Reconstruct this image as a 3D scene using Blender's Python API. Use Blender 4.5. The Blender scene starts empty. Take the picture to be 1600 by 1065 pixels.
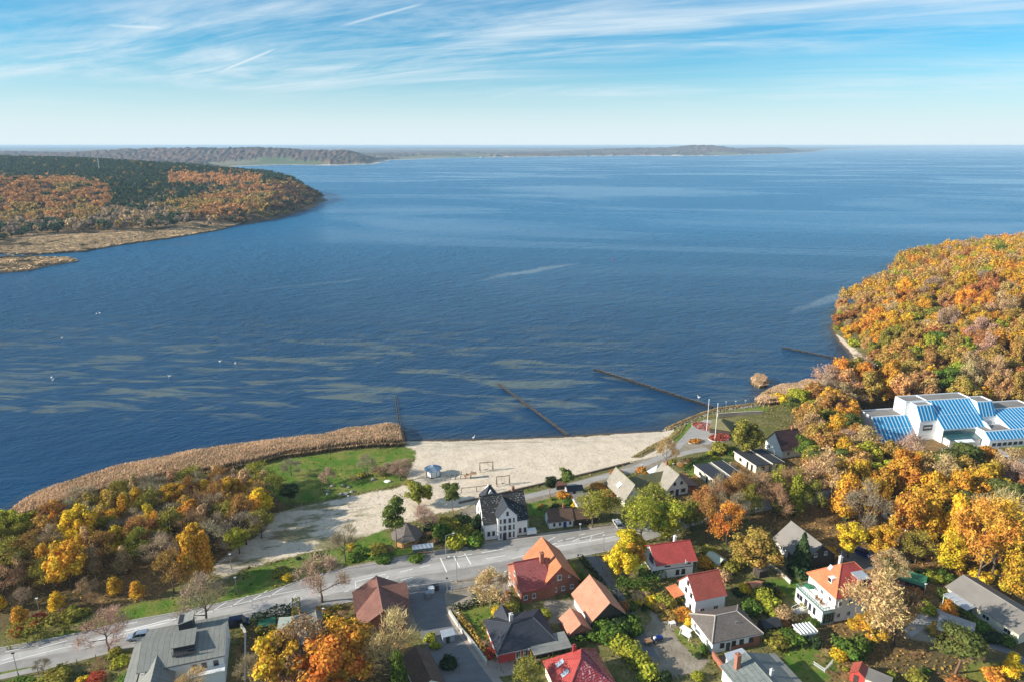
import bpy, math, random
import numpy as np
from mathutils import Vector

sc = bpy.context.scene
COL = sc.collection
R = math.radians
# ------------------------------------------------------------------ camera, sky, sun, exposure
CAM_H, PITCH, FPX = 102.0, R(15.98), 1066.7
cam = bpy.data.cameras.new('camera'); camo = bpy.data.objects.new('camera', cam); COL.objects.link(camo)
camo.location = (0, 0, CAM_H); camo.rotation_euler = (math.pi/2 - PITCH, 0, 0)
cam.lens = 24; cam.sensor_width = 36; cam.clip_start = 1; cam.clip_end = 200000
sc.camera = camo
sc.view_settings.view_transform = 'Standard'; sc.view_settings.look = 'None'
sc.view_settings.gamma = 1; sc.view_settings.use_curve_mapping = False
sc.view_settings.exposure = 0.70
SUN_EL, SUN_AZ = R(23), R(192)          # azimuth of the sun measured from +X, counter-clockwise
sund = Vector((math.cos(SUN_AZ)*math.cos(SUN_EL), math.sin(SUN_AZ)*math.cos(SUN_EL), math.sin(SUN_EL)))
sl = bpy.data.lights.new('sun', 'SUN'); sl.energy = 5.0; sl.angle = R(0.5); sl.color = (1.0, 0.93, 0.80)
so = bpy.data.objects.new('sun', sl); COL.objects.link(so)
so.rotation_euler = sund.to_track_quat('Z', 'Y').to_euler(); so.location = (-300, -60, 300)

class NT:
    """small node-tree writer"""
    def __init__(s, nt): s.t = nt; nt.nodes.clear()
    def n(s, ty, **kw):
        nd = s.t.nodes.new(ty)
        for k, v in kw.items():
            if k.startswith('i_'):
                key = k[2:]; key = int(key) if key.isdigit() else key.replace('_', ' ')
                s.put(nd.inputs[key], v)
            else: setattr(nd, k, v)
        return nd
    def put(s, inp, v):
        if isinstance(v, bpy.types.NodeSocket): s.t.links.new(v, inp)
        elif isinstance(v, (tuple, list)) and len(v) == 3 and inp.type == 'RGBA': inp.default_value = (*v, 1)
        else: inp.default_value = v
    def math(s, op, a, b=None, c=None, clamp=False):
        nd = s.n('ShaderNodeMath', operation=op, use_clamp=clamp); s.put(nd.inputs[0], a)
        if b is not None: s.put(nd.inputs[1], b)
        if c is not None: s.put(nd.inputs[2], c)
        return nd.outputs[0]
    def mix(s, f, a, b, bt='MIX'):
        nd = s.n('ShaderNodeMix', data_type='RGBA', blend_type=bt); s.put(nd.inputs[0], f)
        s.put(nd.inputs[6], a); s.put(nd.inputs[7], b); return nd.outputs[2]
    def noise(s, vec, scale, detail=3, rough=0.55, dist=0.0):
        nd = s.n('ShaderNodeTexNoise'); 
        if vec is not None: s.put(nd.inputs['Vector'], vec)
        nd.inputs['Scale'].default_value = scale; nd.inputs['Detail'].default_value = detail
        nd.inputs['Roughness'].default_value = rough; nd.inputs['Distortion'].default_value = dist
        return nd.outputs[0]
    def ramp(s, f, a, b, lo=0.0, hi=1.0, smooth=True):
        nd = s.n('ShaderNodeMapRange', interpolation_type='SMOOTHSTEP' if smooth else 'LINEAR'); s.put(nd.inputs[0], f)
        for k, v in ((1, a), (2, b), (3, lo), (4, hi)): s.put(nd.inputs[k], v)
        return nd.outputs[0]
    def mapping(s, vec, scale=(1, 1, 1), rot=(0, 0, 0), loc=(0, 0, 0)):
        nd = s.n('ShaderNodeMapping'); s.put(nd.inputs[0], vec)
        nd.inputs['Location'].default_value = loc; nd.inputs['Rotation'].default_value = rot; nd.inputs['Scale'].default_value = scale
        return nd.outputs[0]
    def rmap(s, vec, deg, scale, loc=(0, 0, 0)):
        return s.mapping(s.mapping(vec, rot=(0, 0, R(deg))), scale=scale, loc=loc)
    def pos(s): return s.n('ShaderNodeNewGeometry').outputs['Position']
    def attr(s, name, ty='GEOMETRY', out='Fac'):
        return s.n('ShaderNodeAttribute', attribute_name=name, attribute_type=ty).outputs[out]
    def bump(s, h, strength=0.5, dist=0.1):
        nd = s.n('ShaderNodeBump'); nd.inputs['Strength'].default_value = strength; nd.inputs['Distance'].default_value = dist
        s.put(nd.inputs['Height'], h); return nd.outputs[0]
    def bsdf(s, col, rough=0.8, normal=None, spec=0.5, metallic=0.0, **kw):
        b = s.n('ShaderNodeBsdfPrincipled'); s.put(b.inputs['Base Color'], col); s.put(b.inputs['Roughness'], rough)
        s.put(b.inputs['Specular IOR Level'], spec); s.put(b.inputs['Metallic'], metallic)
        if normal is not None: s.put(b.inputs['Normal'], normal)
        for k, v in kw.items(): s.put(b.inputs[k.replace('_', ' ')], v)
        return b.outputs[0]
    def out(s, sh, vol=None):
        o = s.n('ShaderNodeOutputMaterial')
        if sh is not None: s.put(o.inputs['Surface'], sh)
        if vol is not None: s.put(o.inputs['Volume'], vol)

world = bpy.data.worlds.new('World'); sc.world = world; world.use_nodes = True
w = NT(world.node_tree)
sky = w.n('ShaderNodeTexSky', sky_type='NISHITA', sun_disc=False, sun_elevation=SUN_EL,
          sun_rotation=math.pi/2 - SUN_AZ, altitude=300, air_density=1.0, dust_density=0.3, ozone_density=3.0)
gen = w.n('ShaderNodeTexCoord').outputs['Generated']
sep = w.n('ShaderNodeSeparateXYZ', i_0=gen)
zz = w.math('MAXIMUM', sep.outputs[2], 0.0)
den = w.math('ADD', zz, 0.10)
cu, cv = w.math('DIVIDE', sep.outputs[0], den), w.math('DIVIDE', sep.outputs[1], den)
cp = w.n('ShaderNodeCombineXYZ', i_0=cu, i_1=cv, i_2=0.0).outputs[0]
# cirrus laid on a high plane: long streaks, torn by finer noise
m1 = w.rmap(cp, 14, (0.20, 0.42, 1), (3.3, 0.8, 0))
m2 = w.rmap(cp, 20, (0.28, 0.85, 1), (7.1, 1.0, 4))
m3 = w.rmap(cp, 26, (0.7, 2.3, 1), (1.1, 2.0, 9))
c1 = w.ramp(w.noise(m1, 1.0, 4, 0.5, 0.9), 0.34, 0.60)
c2 = w.ramp(w.noise(m2, 1.3, 9, 0.62, 1.8), 0.36, 0.74)
c3 = w.ramp(w.noise(m3, 1.2, 9, 0.65, 1.4), 0.30, 0.75)
cl = w.math('MULTIPLY', c1, w.math('ADD', w.math('MULTIPLY', c2, 0.75), w.math('MULTIPLY', c3, 0.45)))
cl = w.math('ADD', cl, w.math('MULTIPLY', c2, 0.10))
cl = w.math('MULTIPLY', cl, w.ramp(zz, 0.030, 0.085))
cl = w.math('MINIMUM', w.math('MULTIPLY', cl, 0.80), 0.74)
# three old contrails
def pdir(px, py):
    y = -(py-532.5)/FPX; f = math.cos(PITCH)+y*math.sin(PITCH); return ((px-800)/FPX/f, (-math.sin(PITCH)+y*math.cos(PITCH))/f)
ta, tb = w.math('DIVIDE', sep.outputs[0], w.math('MAXIMUM', sep.outputs[1], .05)), w.math('DIVIDE', sep.outputs[2], w.math('MAXIMUM', sep.outputs[1], .05))
for p0, p1, wd_, st_ in (((345,112),(432,76),.0022,.5), ((530,42),(668,4),.0026,.4), ((165,40),(255,44),.003,.3)):
    (a0, b0), (a1, b1) = pdir(*p0), pdir(*p1); L_ = math.hypot(a1-a0, b1-b0); ux_, uy_ = (a1-a0)/L_, (b1-b0)/L_
    da, db = w.math('SUBTRACT', ta, (a0+a1)/2), w.math('SUBTRACT', tb, (b0+b1)/2)
    al = w.math('ABSOLUTE', w.math('ADD', w.math('MULTIPLY', da, ux_), w.math('MULTIPLY', db, uy_))); ac = w.math('ABSOLUTE', w.math('SUBTRACT', w.math('MULTIPLY', da, uy_), w.math('MULTIPLY', db, ux_)))
    cl = w.math('ADD', cl, w.math('MULTIPLY', w.math('MULTIPLY', w.ramp(al, L_*.55, L_*.3), w.ramp(ac, wd_, 0)), st_))
cl = w.math('MINIMUM', cl, .85)
blue = w.mix(1.0, sky.outputs[0], (0.30, 0.84, 1.02), 'MULTIPLY')
pale = w.mix(w.ramp(zz, 0.0, 0.13), (5.5, 6.4, 6.75), blue)
skyc = w.mix(cl, pale, (5.7, 6.5, 7.0))
bg = w.n('ShaderNodeBackground', i_0=skyc, i_1=0.086)
w.put(w.n('ShaderNodeOutputWorld').inputs[0], bg.outputs[0])

# ------------------------------------------------------------------ helpers: places
def U(px, py, z=2.0):
    x = (px-800)/FPX; y = -(py-532.5)/FPX
    d = (x, math.cos(PITCH)+y*math.sin(PITCH), -math.sin(PITCH)+y*math.cos(PITCH))
    t = (z-CAM_H)/d[2]
    return (d[0]*t, d[1]*t)
def S(t):
    t = np.clip(t, 0, 1); return t*t*(3-2*t)
def sd_poly(poly, X, Y):
    P = np.array(poly, float); Q = np.roll(P, -1, 0)
    best = np.full(X.shape, 1e18); inside = np.zeros(X.shape, bool)
    for (ax, ay), (bx, by) in zip(P, Q):
        dx, dy = bx-ax, by-ay; L = dx*dx+dy*dy+1e-12
        t = np.clip(((X-ax)*dx+(Y-ay)*dy)/L, 0, 1)
        best = np.minimum(best, (X-ax-t*dx)**2+(Y-ay-t*dy)**2)
        if ay != by: inside ^= ((ay > Y) != (by > Y)) & (X < dx*(Y-ay)/(dy)+ax)
    return np.where(inside, 1, -1)*np.sqrt(best)
def vnoise(X, Y, scale, seed=0, octv=4):
    out = np.zeros(np.shape(X)); amp, tot = 1.0, 0.0
    for o in range(octv):
        u = np.asarray(X)/scale*(2**o)+seed*17.3+o*5.1; v = np.asarray(Y)/scale*(2**o)+seed*7.7+o*3.3
        iu, iv = np.floor(u), np.floor(v); fu, fv = u-iu, v-iv
        fu, fv = fu*fu*(3-2*fu), fv*fv*(3-2*fv)
        def h(a, b):
            s = np.sin(a*127.1+b*311.7+seed*13.7)*43758.5453; return s-np.floor(s)
        out += amp*((h(iu, iv)*(1-fu)+h(iu+1, iv)*fu)*(1-fv)+(h(iu, iv+1)*(1-fu)+h(iu+1, iv+1)*fu)*fv)
        tot += amp; amp *= 0.5
    return out/tot

SHPX = [(0,812),(60,776),(150,743),(250,719),(350,701),(430,692),(500,683),(560,671),(612,667),(632,672),(636,687),
        (700,686),(800,684),(890,680),(950,676),(1033,672),(1060,659),(1090,647),(1120,638),(1160,634),(1190,628),
        (1203,612),(1250,602),(1292,596),(1320,586),(1331,573),(1326,552),(1308,533),(1296,514),(1301,500),(1303,484),
        (1340,470),(1370,452),(1393,434)]
SHORE = [(-700,-60),(-300,20),(-190,60),(-158,110),(-150,150)]+[U(*p, z=0) for p in SHPX]+[(335,600),(430,680),(620,760),(1300,900),(1500,-60)]
def height(X, Y, land=None):
    X = np.asarray(X, float); Y = np.asarray(Y, float)
    sd = sd_poly(SHORE, X, Y) if land is None else land
    h = np.clip(np.where(sd > 0, sd*0.14, sd*0.10), -1.5, 2.0)
    hill = 21.5*S((sd-4)/90)*S((Y-243)/150)*S((X-140)/130)*(1-0.6*S((Y-440)/120))
    und = (vnoise(X, Y, 90, 3)-0.5)*14*S((Y-250)/60)*S((X-150)/50)*S((sd-10)/60)
    return h+hill+und
def G(px, py):
    z = 2.0
    for _ in range(6):
        x, y = U(px, py, z); z = 0.5*z+0.5*float(height(np.array([x]), np.array([y]))[0])
    return x, y, z
def hz(x, y): return float(height(np.array([x]), np.array([y]))[0])

# ------------------------------------------------------------------ helpers: objects
def link(name, me, parent=None, kind=None, mat=None):
    o = bpy.data.objects.new(name, me); COL.objects.link(o)
    if parent is not None: o.parent = parent
    if kind: o['kind'] = kind
    if mat is not None and me is not None and not me.materials: me.materials.append(mat)
    return o
def tag(o, label, cat, group=None, kind=None):
    o['label'] = label; o['category'] = cat
    if group: o['group'] = group
    if kind: o['kind'] = kind
    return o
def empty(name, loc, rz=0, label=None, cat=None, group=None):
    o = bpy.data.objects.new(name, None); COL.objects.link(o); o.location = loc; o.rotation_euler = (0, 0, rz)
    o.empty_display_size = 0.5
    if label: tag(o, label, cat, group)
    return o
def np_mesh(name, V, F, mat=None, smooth=False, col=None):
    """V (n,3), F (m,k) constant-size faces; col per-face rgb"""
    V = np.asarray(V, np.float32); F = np.asarray(F, np.int32); k = F.shape[1]
    me = bpy.data.meshes.new(name); me.vertices.add(len(V)); me.vertices.foreach_set('co', V.ravel())
    me.loops.add(F.size); me.loops.foreach_set('vertex_index', F.ravel())
    me.polygons.add(len(F)); me.polygons.foreach_set('loop_start', np.arange(0, F.size, k, dtype=np.int32))
    me.polygons.foreach_set('use_smooth', np.full(len(F), smooth))
    if col is not None:
        a = me.color_attributes.new('tint', 'FLOAT_COLOR', 'CORNER')
        c = np.ones((len(F), 4), np.float32); c[:, :3] = col
        a.data.foreach_set('color', np.repeat(c, k, 0).ravel())
    me.update(); me.validate()
    if mat: me.materials.append(mat)
    return me
def fattr(me, name, vals):
    a = me.attributes.new(name, 'FLOAT', 'POINT'); a.data.foreach_set('value', np.asarray(vals, np.float32).ravel())
def grid(name, X, Y, Z, mat, smooth=True):
    ny, nx = X.shape
    V = np.stack([X.ravel(), Y.ravel(), Z.ravel()], 1)
    i = (np.arange(ny-1)[:, None]*nx+np.arange(nx-1)[None, :]).ravel()
    return np_mesh(name, V, np.stack([i, i+1, i+nx+1, i+nx], 1), mat, smooth)

class MB:
    def __init__(s): s.v = []; s.f = []
    def poly(s, pts):
        i = len(s.v); s.v += [tuple(p) for p in pts]; s.f.append(tuple(range(i, i+len(pts)))); return s
    def box(s, x0, x1, y0, y1, z0, z1):
        i = len(s.v)
        s.v += [(x0,y0,z0),(x1,y0,z0),(x1,y1,z0),(x0,y1,z0),(x0,y0,z1),(x1,y0,z1),(x1,y1,z1),(x0,y1,z1)]
        s.f += [(i+3,i+2,i+1,i),(i+4,i+5,i+6,i+7),(i,i+1,i+5,i+4),(i+1,i+2,i+6,i+5),(i+2,i+3,i+7,i+6),(i+3,i,i+4,i+7)]
        return s
    def prism(s, pts, vec):
        """closed solid: polygon pts swept by vec"""
        n = len(pts); i = len(s.v); vx, vy, vz = vec
        s.v += [tuple(p) for p in pts]+[(p[0]+vx, p[1]+vy, p[2]+vz) for p in pts]
        s.f.append(tuple(range(i+n-1, i-1, -1))); s.f.append(tuple(range(i+n, i+2*n)))
        for k in range(n): s.f.append((i+k, i+(k+1) % n, i+n+(k+1) % n, i+n+k))
        return s
    def slab(s, pts, t=0.16): return s.prism([(p[0], p[1], p[2]-t) for p in pts], (0, 0, t))
    def tube(s, p, q, r0, r1=None, n=6, cap=True):
        r1 = r0 if r1 is None else r1
        p, q = Vector(p), Vector(q); d = (q-p).normalized()
        a = d.orthogonal().normalized(); b = d.cross(a); i = len(s.v)
        for c, r in ((p, r0), (q, r1)):
            for k in range(n):
                t = 2*math.pi*k/n; s.v.append(tuple(c+(a*math.cos(t)+b*math.sin(t))*r))
        for k in range(n): s.f.append((i+k, i+(k+1) % n, i+n+(k+1) % n, i+n+k))
        if cap: s.f.append(tuple(range(i+n-1, i-1, -1))); s.f.append(tuple(range(i+n, i+2*n)))
        return s
    def cone(s, c, r, h, n=8, z0=0, rt=0.0):
        i = len(s.v)
        for k in range(n):
            t = 2*math.pi*(k+.5)/n; s.v.append((c[0]+r*math.cos(t), c[1]+r*math.sin(t), z0))
        for k in range(n):
            t = 2*math.pi*(k+.5)/n; s.v.append((c[0]+rt*math.cos(t), c[1]+rt*math.sin(t), z0+h))
        for k in range(n): s.f.append((i+k, i+(k+1) % n, i+n+(k+1) % n, i+n+k))
        s.f.append(tuple(range(i+n-1, i-1, -1)));  s.f.append(tuple(range(i+n, i+2*n)))
        return s
    def mesh(s, name, mat):
        me = bpy.data.meshes.new(name); me.from_pydata(s.v, [], s.f); me.update()
        uv = me.uv_layers.new(name='UVMap').data
        for p in me.polygons:
            n = p.normal
            u = Vector((0, 0, 1)).cross(n)
            u = Vector((1, 0, 0)) if u.length < 1e-3 else u.normalized()
            vv = n.cross(u)
            for li in p.loop_indices:
                c = me.vertices[me.loops[li].vertex_index].co; uv[li].uv = (c.dot(u), c.dot(vv))
        if mat: me.materials.append(mat)
        return me
    def build(s, name, mat, parent=None, kind=None): return link(name, s.mesh(name, mat), parent, kind)

# ------------------------------------------------------------------ materials
MATS = {}
def mat(name):
    m = bpy.data.materials.new(name); m.use_nodes = True; MATS[name] = m
    return m, NT(m.node_tree)
def simple(name, col, rough=0.75, var=0.15, scale=1.5, spec=0.4, metallic=0.0, bump=0.0):
    m, t = mat(name); p = t.n('ShaderNodeTexCoord').outputs['Object']
    n1 = t.noise(p, scale, 5, 0.6); n2 = t.noise(p, scale*0.18, 3)
    k = t.math('ADD', t.math('MULTIPLY', n1, 0.6), t.math('MULTIPLY', n2, 0.5))
    f = t.ramp(k, 0.3, 0.8, 1-var, 1+var*0.7, False)
    c = t.mix(1.0, col, t.n('ShaderNodeCombineColor', i_0=f, i_1=f, i_2=f).outputs[0], 'MULTIPLY')
    nb = t.bump(n1, bump, 0.05) if bump else None
    t.out(t.bsdf(c, rough, nb, spec, metallic)); return m
def tiled(name, col, col2, rough=0.6, bw=0.3, bh=0.36, spec=0.4, var=0.35, tilt=0.4, mortar=0.03, dark=0.45, moss=None, off=0.5, glint=None):
    """roof tiles, shingles or bricks laid on the UVs (metres)"""
    m, t = mat(name); uv = t.n('ShaderNodeTexCoord').outputs['UV']
    br = t.n('ShaderNodeTexBrick', offset=off); t.put(br.inputs['Vector'], uv)
    br.inputs['Scale'].default_value = 1; br.inputs['Brick Width'].default_value = bw; br.inputs['Row Height'].default_value = bh
    br.inputs['Mortar Size'].default_value = mortar; br.inputs['Mortar Smooth'].default_value = 0.3
    t.put(br.inputs['Color1'], col); t.put(br.inputs['Color2'], col2)
    t.put(br.inputs['Mortar'], tuple(c*dark for c in col))
    n1 = t.noise(uv, 0.35, 4, 0.6); n2 = t.noise(uv, 3.0, 3, 0.6)
    f = t.ramp(t.math('ADD', t.math('MULTIPLY', n1, 0.6), t.math('MULTIPLY', n2, 0.4)), 0.3, 0.7, 1-var, 1+var*0.5, False)
    c = t.mix(1.0, br.outputs[0], t.n('ShaderNodeCombineColor', i_0=f, i_1=f, i_2=f).outputs[0], 'MULTIPLY')
    if moss: c = t.mix(t.ramp(t.noise(uv, 0.5, 6, 0.7), 0.52, 0.72, 0, 0.75), c, moss)
    if glint:
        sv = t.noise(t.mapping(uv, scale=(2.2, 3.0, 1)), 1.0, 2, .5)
        c = t.mix(t.math('MULTIPLY', t.ramp(sv, glint[1], glint[1]+.03, 0, .85), t.ramp(n1, .42, .56)), c, glint[0])  # pale specks: glints of glazed tiles painted into the base colour
    h = t.math('ADD', t.math('MULTIPLY', br.outputs[1], -1.0), t.math('MULTIPLY', t.noise(uv, 2.2, 2), 1.2))
    t.out(t.bsdf(c, rough, t.bump(h, tilt, 0.06), spec)); return m
# ------------------------------------------------------------------ ground
def ZP(pts, s, ox, oy): return [(ox+x/s, oy+y/s) for x, y in pts]
def W(pts, z=2.0): return [U(*p, z=z) for p in pts]
xs = np.concatenate([np.linspace(-1300,-190,30), np.arange(-160,262,1.05), np.linspace(270,480,60), np.linspace(500,1400,25)])
ys = np.concatenate([np.linspace(-40,84,16), np.arange(88,335,1.05), np.linspace(340,620,80), np.linspace(640,960,14)])
GX, GY = np.meshgrid(xs, ys)
LAND = sd_poly(SHORE, GX, GY)
GZ = height(GX, GY, LAND)
# sand of the beach and the sandy track behind it
SAND = [ZP([(700,-30),(1500,-40),(1960,-150),(1960,-60),(1960,20),(1060,200),(1060,260),(870,300),(760,330),(640,370),(560,400),(520,410),(400,450),(200,500),(0,545),
            (-60,600),(-160,560),(-60,470),(60,400),(150,300),(250,262),(380,240),(500,215),(620,190),(740,165),(755,110),(770,60),(810,10)], 2.918, 380, 700),
        [(630,680),(700,682),(890,676),(1034,668),(1052,664),(1062,672),(1040,690),(1015,703),(985,722),(925,737),(850,754),(800,768),(740,785),(640,770),(650,700)],
        [(1290,612),(1330,600),(1352,580),(1352,556),(1332,536),(1312,520),(1290,510),(1306,534),(1318,548),(1320,560),(1320,575),(1300,590),(1280,597)],
        [(1255,604),(1292,597),(1296,603),(1262,609)]]
LAWN = [ZP([(110,60),(250,40),(450,15),(620,0),(760,-20),(810,-5),(800,40),(690,80),(740,150),(640,180),(500,205),(350,240),(200,255),(150,230),(60,120)], 2.918, 380, 700),
        ZP([(0,905),(180,860),(400,820),(420,805),(300,800),(360,760),(520,740),(640,700),(850,680),(1010,640),(1100,600),(1240,560),(1240,650),(1000,705),(830,742),(560,788),(390,838),(0,912)], 2.917, 0, 700),
        ZP([(0,560),(120,530),(250,490),(380,470),(520,420),(600,380),(640,370),(780,440),(790,475),(480,530),(240,600),(0,680)], 2.918, 380, 700),
        ZP([(0,1010),(200,985),(420,930),(620,885),(620,905),(420,950),(100,1020),(0,1045)], 2.917, 0, 700),
        [(722,953),(790,938),(800,948),(770,962),(748,970),(760,985),(770,1000),(758,1010)],
        ZP([(960,240),(1060,205),(1200,170),(1390,155),(1380,215),(1150,235)], 5.327, 940, 600),
        ZP([(560,400),(700,300),(860,260),(800,310),(740,350),(690,420),(620,490),(540,560),(450,600),(290,650),(230,630),(420,500)], 5.327, 940, 600),
        ZP([(640,560),(700,520),(780,490),(870,510),(820,540),(700,575)], 5.327, 940, 600),
        ZP([(690,700),(780,650),(920,610),(1060,590),(1120,590),(1100,640),(940,680),(860,720),(740,770)], 5.327, 940, 600),
        ZP([(590,385),(650,370),(760,400),(755,475),(600,480)], 5.197, 900, 860), ZP([(775,655),(830,640),(1010,830),(960,865)], 5.197, 900, 860),
        ZP([(400,60),(540,50),(580,150),(440,160)], 5.197, 900, 860), ZP([(100,220),(380,240),(340,390),(100,420)], 5.196, 1180, 860),
        ZP([(200,820),(520,760),(700,900),(680,970),(560,1065),(300,1065)], 5.196, 1180, 860), ZP([(560,900),(900,900),(900,1065),(560,1065)], 5.195, 1400, 860),
        ZP([(530,180),(760,250),(700,330),(540,300)], 2.917, 640, 700), ZP([(590,700),(740,690),(760,740),(650,770)], 2.917, 640, 700),
        ZP([(130,300),(330,290),(360,400),(130,440)], 8.19, 840, 730),
        [(1565,690),(1640,686),(1640,700),(1568,700)]]
LEAF = [[(-200,860),(0,820),(120,790),(300,755),(430,745),(450,790),(430,840),(370,880),(280,905),(240,945),(120,955),(0,990),(-200,1040)],
        [(1100,720),(1190,700),(1290,620),(1360,560),(1700,350),(1800,700),(1800,1100),(1420,1110),(1380,960),(1230,870),(1160,800),(1000,830),(960,880),(920,900),(1000,790)],
        [(1240,960),(1400,900),(1560,960),(1500,1065),(1300,1065)], [(380,975),(640,960),(660,1120),(350,1120)]]
GRAV = [ZP([(585,490),(770,480),(830,440),(930,540),(880,560),(780,640),(830,720),(960,860),(1110,880),(1000,980),(760,1035),(620,1010),(480,860),(440,760),(560,640),(620,560)], 5.197, 900, 860),
        ZP([(230,500),(420,470),(640,640),(560,800),(40,700)], 5.195, 1400, 860),
        [(640,905),(700,895),(790,893),(800,925),(765,935),(703,957),(650,960)], ZP([(930,560),(1300,640),(1450,740),(1520,800),(1300,700),(1000,690)], 5.327, 1300, 570),
        ZP([(600,690),(740,690),(800,660),(1000,700),(980,760),(640,800)], 2.917, 640, 700), [(560,925),(640,905),(655,925),(660,990),(560,960)],
        ZP([(0,760),(600,500),(860,290),(960,330),(1050,450),(920,540),(640,590),(420,700),(0,800)], 5.327, 940, 600),
        [(716,800),(745,785),(850,765),(985,727),(985,740),(850,780),(800,790),(740,830)]]
def layer(polys): 
    out = np.full(GX.shape, -6.0)
    for p in polys: out = np.maximum(out, sd_poly(W(p), GX, GY))
    return np.clip(out, -6, 6)
m, t = mat('ground')
P = t.pos()
nf, nm, nl = t.noise(P, 1.6, 6, 0.65), t.noise(P, 0.25, 5, 0.6), t.noise(P, 0.05, 3, 0.5)
wob = t.math('MULTIPLY', t.math('SUBTRACT', t.math('ADD', t.math('MULTIPLY', nf, 0.5), nm), 0.75), 5.0)
def lay(name, soft=0.4, k=1.0): return t.ramp(t.math('ADD', t.attr(name), t.math('MULTIPLY', wob, k)), -soft, soft)
rough_grass = t.mix(t.ramp(nm, .35, .65), (0.13, 0.13, 0.035), (0.23, 0.19, 0.085))
rough_grass = t.mix(t.ramp(nf, .45, .7), rough_grass, (0.075, 0.085, 0.025))
lawn = t.mix(t.ramp(nm, .35, .68), (0.085, 0.17, 0.018), (0.20, 0.20, 0.045))
lawn = t.mix(t.ramp(t.noise(P, .12, 5, .7), .52, .68, 0, .5), lawn, (0.24, 0.20, 0.07))
lawn = t.mix(t.ramp(nf, .5, .75, 0, .7), lawn, (0.055, 0.10, 0.016))
leaf = t.mix(t.ramp(nf, .4, .62), (0.15, 0.095, 0.045), (0.34, 0.20, 0.075))
leaf = t.mix(t.ramp(nl, .45, .6, 0, .8), leaf, (0.10, 0.085, 0.04))
sand = t.mix(t.ramp(nm, .35, .7), (0.72, 0.60, 0.46), (0.60, 0.49, 0.37))
sand = t.mix(t.ramp(t.noise(P, 0.9, 7, .7), .53, .62, 0, .5), sand, (0.36, 0.29, 0.21))
tr = t.n('ShaderNodeTexWave', wave_type='RINGS', rings_direction='Z'); t.put(tr.inputs['Vector'], t.mapping(P, loc=(28, -206, 0))); tr.inputs['Scale'].default_value = 0.55; tr.inputs['Distortion'].default_value = 3
sand = t.mix(t.math('MULTIPLY', t.ramp(tr.outputs[1], .93, .99, 0, .35), t.ramp(nl, .45, .55)), sand, (0.30, 0.24, 0.18))
grav = t.mix(t.ramp(nm, .35, .65), (0.34, 0.29, 0.23), (0.24, 0.20, 0.15))
grav = t.mix(t.ramp(nf, .52, .7, 0, .6), grav, (0.15, 0.15, 0.08))
c = t.mix(lay('leaf', 1.5, 2), rough_grass, leaf)
c = t.mix(lay('lawn', 0.6, 0.7), c, lawn)
c = t.mix(lay('gravel', 0.3, 0.3), c, grav)
px_ = t.n('ShaderNodeSeparateXYZ', i_0=P).outputs[0]
gp = t.math('MULTIPLY', t.ramp(px_, -34, -46), t.ramp(t.noise(t.rmap(P, -15, (.05, .13, 1)), 1, 5, .65), .50, .60))
c = t.mix(t.math('MULTIPLY', lay('sand', 0.6, 1.1), t.math('SUBTRACT', 1, t.math('MULTIPLY', gp, .85))), c, sand)
wr = t.noise(t.rmap(P, 3, (.06, .5, 1)), 1, 5, .7)
wrk = t.math('MULTIPLY', t.ramp(wr, .52, .6), t.math('MULTIPLY', t.ramp(t.attr('shore'), 2.5, 4.5), t.ramp(t.attr('shore'), 12, 7)))
c = t.mix(t.math('MULTIPLY', wrk, t.math('MULTIPLY', lay('sand', .5, .8), .6)), c, (0.22, 0.17, 0.11))
dips = t.n('ShaderNodeTexVoronoi'); t.put(dips.inputs['Vector'], P); dips.inputs['Scale'].default_value = .8
c = t.mix(t.math('MULTIPLY', t.math('MULTIPLY', t.ramp(dips.outputs[0], .35, .1, 0, .22), t.ramp(nl, .42, .55)), lay('sand')), c, (0.30, 0.25, 0.19))
wet = t.ramp(t.math('ADD', t.attr('shore'), t.math('MULTIPLY', wob, .5)), 2.0, 1.2)
c = t.mix(wet, c, t.mix(t.ramp(nf, .45, .6), (0.07, 0.055, 0.045), (0.17, 0.12, 0.09)))
t.out(t.bsdf(c, 0.95, t.bump(t.math('ADD', nf, t.math('MULTIPLY', nm, 2)), 0.6, 0.25), 0.15))
me = grid('ground', GX, GY, GZ, m)
for nme, pl in (('sand', SAND), ('lawn', LAWN), ('leaf', LEAF), ('gravel', GRAV)): fattr(me, nme, layer(pl))
fattr(me, 'shore', np.clip(LAND, -6, 12))
link('ground', me, kind='structure')

# ------------------------------------------------------------------ water
m, t = mat('water')
P = t.pos()
sp = t.n('ShaderNodeSeparateXYZ', i_0=P)
ws = t.rmap(P, 5, (0.026, 0.110, 1))
pt = t.noise(ws, 1.0, 6, 0.62, 0.8)
near = t.math('MULTIPLY', t.ramp(sp.outputs[1], 235, 262), t.ramp(sp.outputs[1], 440, 300))
near = t.math('MULTIPLY', near, t.ramp(sp.outputs[0], 160, -20, .35, 1))
weed = t.math('MULTIPLY', t.ramp(pt, .49, .62), near)
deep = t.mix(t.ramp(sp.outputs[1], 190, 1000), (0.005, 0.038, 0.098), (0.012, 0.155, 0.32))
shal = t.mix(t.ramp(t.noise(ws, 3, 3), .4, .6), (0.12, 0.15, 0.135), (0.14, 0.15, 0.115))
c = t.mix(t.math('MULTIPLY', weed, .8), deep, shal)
bed = t.ramp(t.attr('shore'), -9, -0.5)
c = t.mix(t.math('MULTIPLY', bed, .45), c, (0.06, 0.055, 0.04))
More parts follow.
